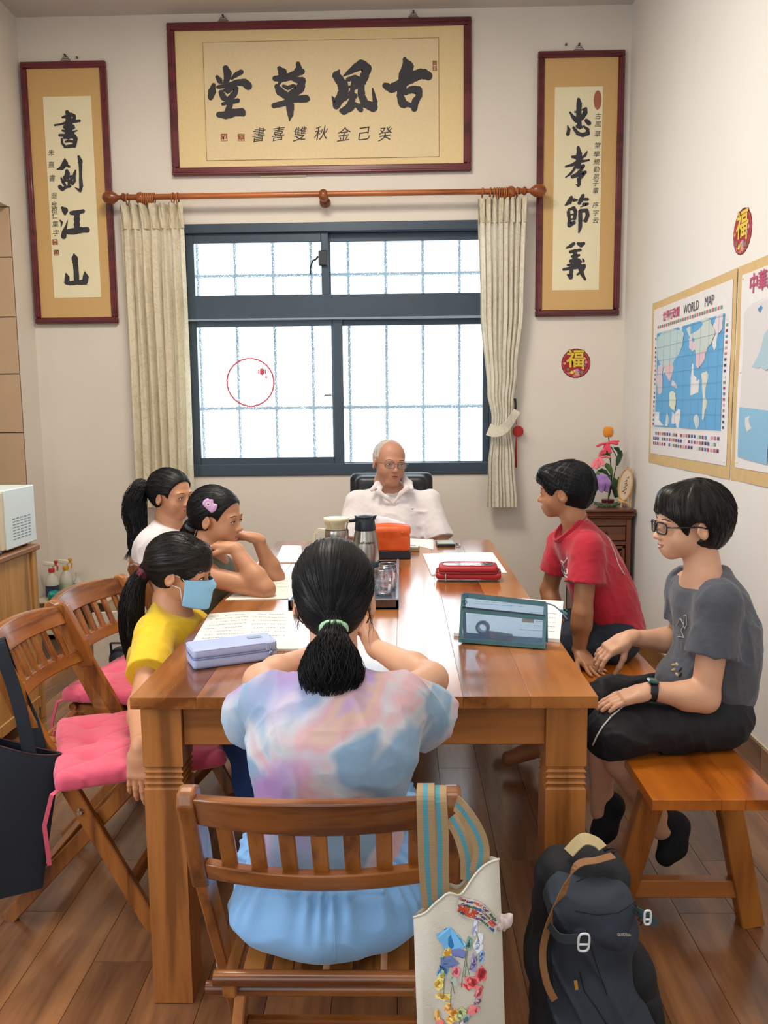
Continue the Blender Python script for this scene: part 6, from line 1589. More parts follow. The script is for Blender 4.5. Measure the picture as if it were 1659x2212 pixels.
def hair_build(Sh, R_, C, s, mat, parent, h, n=600, tie=(0, -1, -.1), seed=1, r=.0006, a0=2.5, a1=.25, whorl=(0, -.05, .56), tip=.0, drift=.25):
    lo, hi = Sh.bounds(); lo = lo-3*h-.004; hi = hi+3*h+.004
    nn = np.ceil((hi-lo)/h).astype(int)+1; ax = [lo[q]+h*np.arange(nn[q]) for q in range(3)]; D = Sh.evalax(*ax)
    D[0] = D[-1] = .3; D[:, 0] = D[:, -1] = .3; D[:, :, 0] = D[:, :, -1] = .3
    gg = openvdb.FloatGrid(.3); gg.copyFromArray(D); v, q = gg.convertToQuads(isovalue=0.0); v = v.astype(np.float64)*h+lo
    T_ = Sdf(); T_.mesh = lambda *a, **k: (v, q); T_.build('hair', h, mat, parent)
    r_ = np.random.RandomState(seed); ta = nrm(tie); b1 = nrm(np.cross(ta, (0, .3, 1))); b2 = np.cross(ta, b1)
    K = 14; ph = r_.uniform(0, 2*PI, n); t = np.linspace(0, 1, K)
    sa = a0*r_.uniform(.35, 1.0, n)**.6; ea = a1+(sa-a1)*r_.uniform(0, .5, n)**1.5
    al = sa[:, None]+(ea-sa)[:, None]*t[None]; phx = ph[:, None]+drift*r_.uniform(-1, 1, n)[:, None]*(t[None]-.5)*.3
    d = np.cos(al)[..., None]*ta+np.sin(al)[..., None]*(np.cos(phx)[..., None]*b1+np.sin(phx)[..., None]*b2)
    d = d@R_.T; O = C+R_@(A(whorl)*s)
    rad = np.linspace(.04, .75, 140)*s
    P = O+d[:, :, None, :]*rad[None, None, :, None]
    idx = np.round((P-lo)/h).astype(int); ok = np.all((idx >= 0) & (idx < nn), axis=-1); idx = np.clip(idx, 0, nn-1)
    val = np.where(ok, D[idx[..., 0], idx[..., 1], idx[..., 2]], .3); ins = val < 0
    last = np.where(ins.any(-1), 139-np.argmax(ins[..., ::-1], -1), -1)
    paths = []
    jit = r_.uniform(-.0004, .0014, n)
    for i in range(n):
        pts = []
        for k in range(K):
            if last[i, k] < 0 or abs(last[i, k]-(last[i, max(0, k-1)] if last[i, max(0, k-1)] >= 0 else last[i, k])) > 12:
                if len(pts) >= 4: break
                pts = []; continue
            pts.append(O+d[i, k]*(rad[last[i, k]]+jit[i]))
        if len(pts) >= 4:
            Q = [pts[0]]+[(pts[k-1]+2*pts[k]+pts[k+1])/4 for k in range(1, len(pts)-1)]+[pts[-1]]
            if tip:
                e = nrm(Q[0]-Q[2]); L_ = tip*r_.uniform(0, 1); Q = [Q[0]+e*L_]+Q
            paths.append(Q)
    strand_mesh('hair_strands', paths, r, mat, parent)
def strand_mesh(name, paths, r, mat, parent):
    m = MB()
    for P in paths:
        n = len(P); m.tube(P, [r*(1-.75*(i/(n-1))**2) for i in range(n)], 3, cap=False)
    o = m.build(name, mat, parent, smooth=True, world=True); o['kind'] = 'stuff'; return o
def tail(name, pts, rs, mat, parent, n=90, flare=.35, ext=.15, seed=3, h=.004, amp=.35, hang=(0, 0, -1), sq=None, sr=.0010):
    pts = [A(p) for p in pts]; S = Sdf(.008); S.chain(pts, [r*.88 for r in rs], .008, sq=sq)
    def dp(x, y, z):
        best = np.full(x.shape, 9.); ang = np.zeros(x.shape); al = np.zeros(x.shape)
        for i in range(len(pts)-1):
            a, b_ = pts[i], pts[i+1]; ab = b_-a; L2 = ab@ab
            p = np.stack([x, y, z], 1)-a; t = np.clip(p@ab/L2, 0, 1); d = p-t[:, None]*ab; l = np.linalg.norm(d, axis=1)
            m_ = l < best; best = np.where(m_, l, best); ang = np.where(m_, np.arctan2(d[:, 0], d[:, 1]), ang); al = np.where(m_, i+t, al)
        return (vnoise(np.cos(ang)*7+50, np.sin(ang)*7, al*.5, seed)+.5*vnoise(np.cos(ang)*18, np.sin(ang)*18, al*.8, seed+1))*.0032*amp/.35
    S.disp(dp); o = S.build(name, h, mat, parent)
    r_ = random.Random(seed); paths = []
    for k in range(n):
        a = r_.uniform(0, 2*PI); q = r_.uniform(.85, 1.12); st = r_.uniform(0, .55) if k % 3 else 0; P = []
        m_ = len(pts)
        for j in range(9):
            u = st+(1-st)*j/8*(m_-1)*1.0 if False else (st+(1-st)*j/8)*(m_-1); i = min(m_-2, int(u)); f = u-i
            c = pts[i]*(1-f)+pts[i+1]*f; r = rs[i]*(1-f)+rs[i+1]*f
            t = nrm(pts[i+1]-pts[i]); x = nrm(np.cross(t, (0, 1, .1))); y = np.cross(t, x)
            w_ = a+.3*math.sin(u*1.3+k)
            P.append(c+(x*math.cos(w_)+y*math.sin(w_))*r*q)
        e = nrm(nrm(pts[-1]-pts[-2])+A(hang)*.6+(x*math.cos(a)+y*math.sin(a))*flare*r_.uniform(.2, 1))
        L_ = ext*np.linalg.norm(pts[-1]-pts[0])*r_.uniform(.3, 1)
        P += [P[-1]+e*L_*.5, P[-1]+e*L_]
        paths.append(P)
    strand_mesh('loose_strands', paths, sr, mat, parent); return o

def hand(S, W, d, n, L=.15, thumb=1, curl=(.35, .4, .45, .5), spread=.10, th=(.6, .5), k=.004, palmc=0):
    d = nrm(d); n = nrm(A(n)-d*(A(n)@d)); s_ = nrm(np.cross(d, n))*thumb        # s_ points to the thumb side
    R_ = np.stack([s_, d, n], 1); W = A(W)
    S.cap(W-d*.01, W+d*.16*L, .155*L, .19*L, .01, sq=(n, .72))
    S.box(W+d*.29*L, (.205*L, .23*L, .082*L), R_, .065*L, .012)
    S.ell(W+d*.22*L+s_*.10*L+n*.05*L, (.09*L, .17*L, .08*L), R_, .01)
    ln = (.40, .44, .41, .33); off = (.155, .052, -.052, -.150)
    for i in range(4):
        p = W+d*(.50-.02*abs(i-1))*L+s_*off[i]*L; a = 0; dd = nrm(d+s_*(1.5-i)*spread)
        for j, f in enumerate((.45, .32, .25)):
            a += curl[i]*(1 if j else .7)
            q = nrm(dd*math.cos(a)+n*math.sin(a)); e = p+q*ln[i]*f*L
            S.cap(p, e, (.052-.004*j-(.006 if i == 3 else 0))*L, (.048-.005*j-(.006 if i == 3 else 0))*L, k); p = e
    p = W+d*.14*L+s_*.13*L+n*.03*L; v = nrm(s_*th[0]+d*.75+n*th[1]*.5)
    for j, f in enumerate((.22, .17, .14)):
        e = p+v*f*L*1.15; S.cap(p, e, (.066-.008*j)*L, (.058-.008*j)*L, .006); p = e; v = nrm(v+d*.3+n*.15-s_*.2)

def limb(S, a, b_, c, r, k=.02):
    a, b_, c = A(a), A(b_), A(c)
    S.cap(a, b_, r[0], r[1], k); m = b_+(c-b_)*.3
    S.cap(b_, m, r[1], r[1]*1.03, k); S.cap(m, c, r[1]*1.03, r[2], k)
def torso(S, pel, che, nek, F, w=1.0, infl=0.0, k=.05, flat=.70):
    pel, che, nek = A(pel), A(che), A(nek)
    S.cap(pel, pel*.5+che*.5, .118*w+infl, .108*w+infl, k, sq=(F, flat))
    S.cap(pel*.5+che*.5, che, .108*w+infl, .128*w+infl, k, sq=(F, flat)); S.cap(che, nek*.75+che*.25, .128*w+infl, .064*w+infl, k, sq=(F, flat))
def wr(amp, f, seed, st=(1, 1, 1)):
    return lambda x, y, z: amp*(.9*vnoise(x*f*st[0], y*f*st[1], z*f*st[2], seed)+1.0*(.35-(1-np.abs(vnoise(x*f*1.3*st[0]+z*f*.4, y*f*1.3*st[1]+z*f*.5, z*f*.9*st[2], seed+5)))**4))
def sleeve(S, sh, el, frac, r0, r1, k=.03):
    sh, el = A(sh), A(el); e = sh+(el-sh)*frac; n = nrm(el-sh)
    Q = Sdf(); Q.cap(sh, e+(el-sh)*.35, r0, r1+(r1-r0)*.3, k); Q.cut(e, n, .002); S.field(Q, 0, k); return e
def C_of(center, R_, s): return A(center)-R_@(A((0, -.03, .55))*s)

def neckline(T, che, nek, front, back, r=.052):
    c = (A(front)+A(back))/2; u = nrm(A(front)-A(back)); v = nrm(np.cross(u, (0, 0, 1))); n = np.cross(u, v); n = n if n[2] > 0 else -n
    T.cap(A(che)*.45+A(nek)*.55, c-n*.012, .092, r+.010, .05)
    T.cut(c, n, .004, c-.085, c+.085); T.cap(c-n*.035, c+n*.05, r-.010, r+.002, .004, 's')
def collar(front, back, ry, mat, parent, r=.0055, name='collar_band'):
    c = (A(front)+A(back))/2; u = (A(front)-A(back))/2; v = nrm(np.cross(u, (0, 0, 1)))*ry; w_ = np.cross(nrm(u), nrm(v)); w_ = w_ if w_[2] > 0 else -w_
    P = [c+u*math.cos(a)+v*math.sin(a)+np.array([0, 0, 1])*.010*math.sin(a)**2 for a in [2*PI*i/30 for i in range(31)]]
    m = MB(); m.tube([p+w_*.003 for p in P], r, 8, cap=False); m.tube([p-w_*.004 for p in P], r*1.05, 8, cap=False)
    return m.build(name, mat, parent, smooth=True, world=True)

# ---------------------------------------------------------------- the boy in the grey T-shirt
g = at
gp = thing('person', 'smiling boy in black glasses and dark grey T-shirt sitting on the bench', 'person', (.85, 2.27, .45))
Fg = nrm((-1, .0, 0)); s = .208
Rg = frame((-1, -.04, -.03)); Cg = C_of(at(1495, 1118, 2.27), Rg, s)
pel, che, nek = A((.875, 2.275, .545)), A((.875, 2.27, .765)), A((.835, 2.27, .918))
shl, shr = A((.840, 2.150, .872)), A((.838, 2.392, .862)); ell_, wrl = at(1522, 1508, 2.12), at(1402, 1492, 2.13)
elr, wrr = at(1470, 1385, 2.42), at(1358, 1378, 2.37)
hS = Sdf(); head_ops(hS, Cg, Rg, s)
B = Sdf(); B.ops += hS.ops
B.cap(Cg+Rg@(A((0, -.15, .0))*s), nek-A((0, 0, .02)), .042, .047, .02)
torso(B, pel, che, nek, Fg, .90); B.cap(shl, shr, .046, .046, .04)
limb(B, shl, ell_, wrl, (.041, .036, .0225)); limb(B, shr, elr, wrr, (.040, .034, .0215))
hand(B, wrl, (-.93, .0, -.27), (0, .1, -1), .152, -1, (.15, .15, .15, .18), .05, (.5, .1))
hand(B, wrr, (-.80, -.12, -.42), (-.35, .1, -.9), .150, 1, (.35, .38, .38, .42), .10, (.3, 1.6))
hl, hr = A((.86, 2.195, .525)), A((.86, 2.355, .525)); knl, knr = at(1316, 1585, 2.15), at(1300, 1520, 2.40)
anl, anr = at(1418, 1768, 2.235), at(1300, 1720, 2.42)
Lg = Sdf(); limb(Lg, knl+(hl-knl)*.45, knl, anl, (.062, .050, .031)); limb(Lg, knr+(hr-knr)*.45, knr, anr, (.062, .048, .031))
Lg.cap(anl, anl+A((.015, 0, -.03)), .031, .033); Lg.cap(anr, anr+A((0, 0, -.05)), .031, .033)
B.build('body', .0030, SK_fair, gp, extra=Lg.mesh(.005))
face(hS, Rg, Cg, s, gp, smile=True)
T = Sdf(); torso(T, pel-A((0, 0, .03)), che, nek-A((0, 0, .012)), Fg, .92, .020); T.cap(shl-A((0, 0, .006)), shr-A((0, 0, .006)), .054, .054, .04)
T.ell((.905, 2.27, .67), (.090, .125, .16), I3, .05); T.ell((.80, 2.27, .60), (.08, .10, .09), I3, .04)
sleeve(T, shl, ell_, .56, .056, .068); sleeve(T, shr, elr, .60, .054, .060)
T.disp(wr(.0045, 13, 21, (1, 1, .5))); T.disp(wr(.0015, 40, 5)); T.cut(A((.80, 2.27, .492)), (-.35, 0, -1), .004)
nb_ = Cg+Rg@(A((0, -.17, -.02))*s)
neckline(T, che, nek, at(1474, 1266, 2.27), at(1563, 1224, 2.27), .056)
M_gt = plain('tshirt_grey', '4b4f59', .85, var=.08, vscale=9, bmp=.2, bscale=500, sheen=.2)
shirt_g = T.build('tshirt', .0040, M_gt, gp)
P_ = Sdf(); P_.cap((.885, 2.24, .53), (.885, 2.31, .53), .088, .088, .04)
P_.chain([hl, knl+A((.02, 0, .008)), knl+A((.012, 0, -.035))], [.086, .072, .062], .04); P_.chain([hr, knr+A((.02, 0, .005)), knr+A((.01, 0, -.03))], [.084, .070, .062], .04)
P_.disp(wr(.005, 14, 31)); P_.disp(wr(.002, 34, 32))
P_.cut(knl+A((-.0, 0, -.052)), (.15, 0, -1), .003, knl-A((.12, .10, .2)), knl+A((.10, .07, .0))); P_.cut((0, 0, .4525), (0, 0, -1), .002, A((.60, 2.0, .3)), A((1.1, 2.6, .6)))
shorts_g = P_.build('track_shorts', .0045, plain('shorts_black', '0d1118', .75, var=.15, bmp=.15), gp)
pts = on_surface(shorts_g, dense([(1392, 1513), (1370, 1515), (1345, 1527), (1322, 1546), (1302, 1570), (1289, 1592), (1281, 1610)]))
MB().tube(pts, .0022, 6).build('side_piping', plain('piping_white', 'd8d8d2', .6), gp, smooth=True, world=True)
M_sock = plain('sock_black', '0c0f16', .85, bmp=.2); M_sockg = plain('sock_grey', '5d6a72', .85, bmp=.2)
for an, toe, nm in ((anl, at(1437, 1850, 2.20), 'near'), (anr, anr+A((-.02, -.03, -.13)), 'far')):
    K = Sdf(); hl_ = an+(at(1478, 1790, 2.26)-anl if nm == 'near' else A((.045, .0, -.045)))
    K.chain([an+A((0, 0, .0)), an*.4+hl_*.6], [.035, .037], .02); K.chain([hl_*.75+an*.25, toe*.6+hl_*.4, toe], [.036, .036, .027], .02)
    K.cut(an+A((0, 0, .012)), nrm(knl-anl), .002, an-.08, an+.08)
    K.build('sock', .0035, M_sock, gp)
    Q = Sdf(); Q.ell(toe, (.020, .022, .016), I3, .01); Q.build('sock_patch', .003, M_sockg, gp)
Hh = hair_cap(Rg, Cg, s, .075, [((0, .53, .30), (.52, .42, .34)), ((.36, .02, .36), (.11, .13, .18)), ((-.36, .02, .36), (.11, .13, .18))], [((0, -.22, .46), (.34, .34, .38)), ((0, .22, .80), (.26, .22, .20)), ((0, .33, .68), (.24, .11, .13))], (0, -.1, -1), .020, 18, ((0, -.3, .10), (0, .25, -1)), 11, (0, -.15, .75))
hair_build(Hh, Rg, Cg, s, H_brn, gp, .0032, 900, (0, .25, 1), 3, .0007, 2.3, .15, (0, -.12, .52), .009)
# glasses
M_gf = plain('glasses_black', '15171c', .25)
gl_ = Sdf
def spectacles(parent, R_, C, s, mat, w_=.135, h_=.075, rad=.009, rimless=False):
    m = MB()
    for q in (-1, 1):
        P = []
        for i in range(25):
            a = 2*PI*i/24; x = q*.150+math.copysign(abs(math.cos(a))**.55, math.cos(a))*w_*.92; z = .445+math.copysign(abs(math.sin(a))**.55, math.sin(a))*h_
            P.append(C+R_@(A((x, .455-.25*x*x/.2*.5, z))*s))
        m.tube(P, rad*s, 6, cap=False)
        m.tube([C+R_@(A((q*.285, .42, .475))*s), C+R_@(A((q*.345, .30, .475))*s), C+R_@(A((q*.375, .02, .475))*s), C+R_@(A((q*.37, -.08, .45))*s)], rad*.9*s, 6)
        MB().add(P[:-1], [tuple(range(24))]).build('lens', glass('lens_glass', (.93, .95, .97, 1), 0, .02), parent, world=True)
    m.tube([C+R_@(A((-.03, .465, .47))*s), C+R_@(A((0, .475, .478))*s), C+R_@(A((.03, .465, .47))*s)], rad*s, 6)
    m.build('glasses', mat, parent, smooth=True, world=True)
spectacles(gp, Rg, Cg, s, M_gf, .135, .074, .012)
# watch
wd = nrm(wrl-ell_); 
MB().lathe([(.026, -.010), (.0275, -.010), (.0275, .010), (.026, .010)], 24, wrl-wd*.008, frame(wd)@rotx(PI/2)@I3, closed=True).build('watch_band', M_plb, gp, smooth='auto', world=True)
MB().box(wrl-wd*.008+A((0, -.004, .029)), (.016, .014, .005), frame(wd), .004).build('watch_face', plain('watch_screen', '1f4d4a', .1), gp, world=True)
m = MB()
def onshirt(px, py, y): return at(px, py, y)
for P in ([(1463, 1350), (1470, 1335), (1478, 1350), (1472, 1362), (1478, 1378)], [(1478, 1330), (1483, 1328), (1484, 1350), (1480, 1358), (1477, 1350), (1479, 1333)], [(1466, 1375), (1478, 1377)]):
    m.tube(on_surface(shirt_g, dense(P, 3)), .0012, 5)
sp_ = m.build('shirt_print', plain('print_white', 'c9c9c4', .7), gp, world=True)
m = MB(); 
for k in range(6): m.cur = ['c9b27a', 'd8d0b8', '3a2a24'][k % 3]; c_ = on_surface(shirt_g, [(1456+7*(k % 3), 1436+11*(k//2))], .0); m.ell(c_[0], (.008, .003, .004), roty(k)) if c_ else None
m.build('hem_print', vcol(), gp, world=True)

# ---------------------------------------------------------------- the boy in the red T-shirt
rp_ = thing('person', 'boy in a red T-shirt leaning on his hand on the bench, looking away left', 'person', (.80, 3.05, .45))
s = .205; Fr = nrm((-1, .25, 0)); Rr = frame((-.93, .36, -.04)); Cr = C_of(at(1222, 1052, 3.05), Rr, s)
pel, che, nek = A((.80, 3.06, .545)), A((.725, 3.06, .76)), A((.655, 3.06, .930))
shl, shr = A((.672, 2.945, .880)), A((.625, 3.165, .872)); ell_, wrl = at(1258, 1325, 2.90), at(1252, 1403, 2.90); elr, wrr = at(1186, 1275, 3.20), A((.60, 3.12, .55))
hS = Sdf(); head_ops(hS, Cr, Rr, s)
B = Sdf(); B.ops += hS.ops; B.cap(Cr+Rr@(A((0, -.15, .0))*s), nek-A((0, 0, .02)), .043, .047, .02)
torso(B, pel, che, nek, Fr, .90); B.cap(shl, shr, .046, .046, .04)
limb(B, shl, ell_, wrl, (.041, .034, .023)); limb(B, shr, elr, wrr, (.040, .032, .022))
hand(B, wrl+A((0, 0, -.01)), (.35, -.75, -.42), (.15, -.35, -1), .148, -1, (-.12, -.12, -.12, -.12), .18, (.6, 0))
hand(B, wrr, (-.5, .3, -.5), (0, 0, -1), .148, 1)
Lr = Sdf(); kn = [A((.46, 3.0, .50)), A((.45, 3.2, .50))]; hp = [A((.76, 2.98, .52)), A((.76, 3.14, .52))]
for a_, b2_ in zip(hp, kn): limb(Lr, a_, b2_, b2_+A((.05, 0, -.36)), (.06, .048, .032)); Lr.chain([b2_+A((.05, 0, -.40)), b2_+A((-.06, 0, -.44))], [.035, .028])
B.build('body', .0032, SK_brown, rp_, extra=Lr.mesh(.006))
face(hS, Rr, Cr, s, rp_)
T = Sdf(); torso(T, pel-A((-.01, 0, .02)), che, nek-A((0, 0, .015)), Fr, .92, .022); T.cap(shl-A((0, 0, .008)), shr-A((0, 0, .008)), .054, .054, .04)
T.ell((.80, 3.06, .66), (.085, .125, .15), roty(-.3), .05); T.ell((.835, 3.04, .545), (.06, .12, .07), roty(.3), .04)
sleeve(T, shl, ell_, .54, .058, .078); sleeve(T, shr, elr, .62, .054, .062)
T.disp(wr(.005, 12, 41, (1, 1, .5))); T.disp(wr(.0016, 36, 45)); T.cut(A((.74, 3.06, .575)), (-.62, 0, -1), .004)
nb_ = Cr+Rr@(A((0, -.17, -.02))*s); neckline(T, che, nek, at(1200, 1168, 3.03), at(1262, 1108, 3.05), .050)
M_rt = plain('tshirt_red', 'b0132c', .8, var=.06, vscale=9, bmp=.2, bscale=500, sheen=.2)
shirt_r = T.build('tshirt', .0042, M_rt, rp_); collar(at(1200, 1168, 3.03), at(1262, 1108, 3.05), .050, M_rt, rp_)
P_ = Sdf(); P_.cap((.80, 2.99, .53), (.80, 3.13, .53), .09, .09, .04)
for a_, b2_ in zip(hp, kn): P_.chain([a_, a_*.25+b2_*.75], [.088, .078], .04); P_.cut(a_*.2+b2_*.8, (-1, 0, 0), .002, b2_-.15, b2_+.15)
P_.disp(wr(.006, 13, 51)); P_.cut((0, 0, .4525), (0, 0, -1), .002, A((.59, 2.8, .3)), A((1.1, 3.4, .6)))
shorts_r = P_.build('shorts', .005, plain('shorts_navy', '1d2836', .8, var=.2, vscale=8, bmp=.2), rp_)
m = MB()
for k in range(4):
    q = on_surface(shorts_r, dense([(1190+4*k, 1300+9*k), (1204, 1297+8*k), (1216, 1303+8*k), (1226, 1312+9*k)]))
    if len(q) > 2: m.tube(q, .003, 5)
m.build('shorts_pattern', plain('pattern_pale', '8d9ab8', .7), rp_, smooth=True, world=True)
Hh = hair_cap(Rr, Cr, s, .055, [((0, .55, .26), (.55, .42, .36)), ((.37, .03, .32), (.13, .16, .22)), ((-.37, .03, .32), (.13, .16, .22)), ((0, -.05, .02), (.5, .42, .18))], [((0, .26, .80), (.25, .22, .17)), ((0, .38, .70), (.20, .12, .10)), ((0, -.25, .42), (.28, .28, .30))], (0, .9, .3), .020, 20, ((0, -.3, .14), (0, .25, -1)), 14, (0, -.2, .7))
hair_build(Hh, Rr, Cr, s, H_blk, rp_, .0034, 700, (0, -.3, 1), 4, .0007, 2.2, .15, (0, -.12, .52), .007)
m = MB()
for P in ([(1213, 1211), (1219, 1216), (1226, 1206)], [(1220, 1215), (1215, 1222), (1214, 1232), (1219, 1242), (1226, 1248)], [(1219, 1222), (1218, 1232), (1222, 1240), (1226, 1240), (1226, 1230), (1222, 1230)]):
    q = on_surface(shirt_r, dense(P, 3))
    if len(q) > 1: m.tube(q, .0026, 5)
m.build('shirt_emblem', plain('print_white', 'c9c9c4'), rp_, smooth=True, world=True)
q = on_surface(shirt_r, dense([(1299, 1140), (1318, 1170), (1328, 1195), (1335, 1218), (1345, 1236), (1349, 1241)]))
if len(q) > 1: MB().tube(q, .0018, 5).build('shirt_outline_print', plain('print_white', 'c9c9c4'), rp_, smooth=True, world=True)

# ---------------------------------------------------------------- the teacher
tp = thing('person', 'elderly man with glasses in a white polo shirt seated before the window', 'person', (-.05, 4.2, .45))
s = .222; Ft = nrm((.05, -1, 0)); Rt = frame((.36, -.93, -.02), (.10, .0, 1)); Ct = C_of(at(841, 992, 4.16), Rt, s)
pel, che, nek = A((-.045, 4.20, .56)), A((-.045, 4.19, .80)), A((-.045, 4.20, .975))
shl, shr = A((.135, 4.20, .905)), A((-.225, 4.20, .905)); ell_, elr = at(955, 1185, 4.10), at(752, 1190, 4.08); wrl, wrr = A((.08, 3.98, .66)), A((-.16, 3.98, .66))
hS = Sdf(); head_ops(hS, Ct, Rt, s, True, 1.15)
hS.ell(Ct+Rt@(A((0, .20, .03))*s), A((.17, .15, .09))*s, Rt, .1*s)
B = Sdf(); B.ops += hS.ops; B.cap(Ct+Rt@(A((0, -.15, .0))*s), nek-A((0, 0, .02)), .056, .062, .03)
torso(B, pel, che, nek, Ft, 1.25); B.cap(shl, shr, .056, .056, .05)
limb(B, shl, ell_, wrl, (.052, .044, .028)); limb(B, shr, elr, wrr, (.052, .044, .028))
hand(B, wrl, (-.6, -.5, -.1), (0, 0, -1), .18, 1); hand(B, wrr, (.6, -.5, -.1), (0, 0, -1), .18, -1)
Lt = Sdf()
for q in (-1, 1): limb(Lt, (-.05+q*.10, 4.15, .54), (-.05+q*.14, 3.78, .52), (-.05+q*.13, 3.80, .08), (.08, .06, .04)); Lt.chain([A((-.05+q*.13, 3.82, .045)), A((-.05+q*.14, 3.66, .035))], [.042, .036])
B.build('body', .0036, SK_old, tp, extra=Lt.mesh(.008))
face(hS, Rt, Ct, s, tp, mat_lip=plain('lip_old', '93584e', .5), lid=.7)
T = Sdf(); torso(T, pel, che, nek-A((0, 0, .022)), Ft, 1.28, .014); T.cap(shl, shr, .064, .064, .05)
T.ell((-.045, 4.13, .68), (.15, .10, .13), I3, .06)
sleeve(T, shl, ell_, .80, .066, .076); sleeve(T, shr, elr, .80, .066, .076)
T.disp(wr(.006, 11, 61)); T.disp(wr(.002, 30, 65))
nb_ = Ct+Rt@(A((0, -.17, -.02))*s)
T.cap(nb_+A((0, .0, -.02)), nb_+A((0, -.02, .06)), .062, .085, .004, 's')
vb = at(850, 1090, 4.08)
for (sx) in (-1, 1): pass
T.cap(nb_+A((0, -.05, .01)), at(851, 1066, 4.06), .042, .026, .006, 's'); T.cap(at(851, 1066, 4.06), at(850, 1083, 4.06), .024, .005, .006, 's')
M_po = plain('polo_white', 'dcd6d8', .8, var=.03, bmp=.25, bscale=500, sheen=.2)
T.build('polo_shirt', .0045, M_po, tp)
# collar wings
for q, pts in ((-1, [(828, 1040, 4.17), (816, 1046, 4.13), (803, 1058, 4.10), (818, 1063, 4.085), (836, 1075, 4.08), (849, 1088, 4.085)]), (1, [(872, 1032, 4.17), (884, 1044, 4.13), (890, 1056, 4.10), (878, 1056, 4.09), (866, 1066, 4.085), (851, 1086, 4.085)])):
    S = Sdf(); P = [at(*p) for p in pts]
    S.chain(P[:3], [.013, .015, .010], .01, sq=((0, 1, 0), .45)); S.chain([P[0], P[3]], [.012, .012], .012, sq=((0, 1, 0), .45)); S.chain(P[3:], [.012, .009, .006], .012, sq=((0, 1, 0), .5))
    S.build('collar', .0028, M_po, tp)
m = MB(); c_ = at(891, 1098, 4.085); m.tube([c_+A((-.006, -.03, 0)), c_+A((.002, -.03, 0))], .0018, 5); m.tube([c_+A((.003, -.03, 0)), c_+A((.008, -.03, .002))], .0014, 5); m.build('chest_logo', plain('logo_black', '22242c', .7), tp, world=True)
P_ = Sdf()
for q in (-1, 1): P_.chain([A((-.05+q*.10, 4.16, .54)), A((-.05+q*.14, 3.80, .52))], [.10, .08], .04); P_.chain([A((-.05+q*.14, 3.80, .52)), A((-.05+q*.13, 3.81, .10))], [.078, .055], .03)
P_.build('trousers', .009, plain('trousers_grey', '3a3d44', .8), tp)
S = hair_cap(Rt, Ct, s, .010, [((0, .42, .60), (.42, .42, .55)), ((.38, .05, .40), (.12, .15, .18)), ((-.38, .05, .40), (.12, .15, .18))], [], (0, -.1, -1), .010, 30, ((0, -.3, .28), (0, .25, -1)), 3)
hair_build(S, Rt, Ct, s, H_gry, tp, .0032, 250, (0, -.1, 1), 5, .0005, 2.2, .15, (0, -.1, .5), .002)
spectacles(tp, Rt, Ct, s, plain('glasses_metal', '6e6058', .3, metal=.7), .125, .070, .006)

# ---------------------------------------------------------------- the girl in the white T-shirt
wp_ = thing('person', 'smiling girl in a white T-shirt with a long wavy black ponytail', 'person', (-1.0, 3.33, .45))
s = .198; Fw = nrm((.97, -.2, 0)); Rw = frame((.90, -.42, -.04)); Cw = C_of(at(368, 1062, 3.33), Rw, s)
pel, che, nek = A((-.90, 3.33, .54)), A((-.955, 3.33, .77)), A((-.940, 3.33, .928))
shr, shl = A((-1.0, 3.215, .865)), A((-.955, 3.44, .87)); elr, ell_ = A((-.97, 3.16, .66)), A((-.84, 3.47, .68)); wrr, wrl = A((-.80, 3.2, .63)), A((-.66, 3.40, .70))
hS = Sdf(); head_ops(hS, Cw, Rw, s)
B = Sdf(); B.ops += hS.ops; B.cap(Cw+Rw@(A((0, -.15, .0))*s), nek-A((0, 0, .02)), .039, .043, .02)
torso(B, pel, che, nek, Fw, .86); B.cap(shl, shr, .042, .042, .04)
limb(B, shl, ell_, wrl, (.037, .030, .020)); limb(B, shr, elr, wrr, (.037, .030, .020)); hand(B, wrl, (.8, -.2, -.2), (0, 0, -1), .145, -1); hand(B, wrr, (.8, .1, -.2), (0, 0, -1), .145, 1)
def legs_right(hipc, kneex, F=(1, 0, 0), r=.055, sep=.085, kz=.49):
    L_ = Sdf()
    for q in (-1, 1):
        h_ = A(hipc)+A((0, q*sep*.8, 0)); k_ = A((kneex, hipc[1]+q*sep, kz)); limb(L_, h_, k_, k_+A((-.02, 0, -.38)), (r*1.2, r*.85, .032)); L_.chain([k_+A((-.02, 0, -.42)), k_+A((.09, 0, -.455))], [.034, .027])
    return L_
B.build('body', .0034, SK_tan, wp_, extra=legs_right(pel, -.62).mesh(.007))
face(hS, Rw, Cw, s, wp_, smile=True)
T = Sdf(); torso(T, pel, che, nek-A((0, 0, .012)), Fw, .88, .018); T.cap(shl-A((0, 0, .006)), shr-A((0, 0, .006)), .050, .050, .04)
T.ell((-1.02, 3.30, .80), (.085, .12, .12), I3, .05); sleeve(T, shr, elr, .62, .054, .064); sleeve(T, shl, ell_, .62, .050, .058)
T.disp(wr(.005, 12, 71, (1, 1, .5))); nb_ = Cw+Rw@(A((0, -.17, -.02))*s); neckline(T, che, nek, at(394, 1142, 3.33), at(338, 1122, 3.33), .042)
T.build('tshirt', .0045, plain('tshirt_white', 'ddd6da', .8, var=.03, bmp=.2, sheen=.2), wp_)
P_ = Sdf()
for q in (-1, 1): P_.chain([pel+A((0, q*.06, 0)), A((-.66, 3.33+q*.085, .50))], [.095, .075], .04)
P_.build('shorts', .008, plain('shorts_dark', '23262f', .8), wp_)
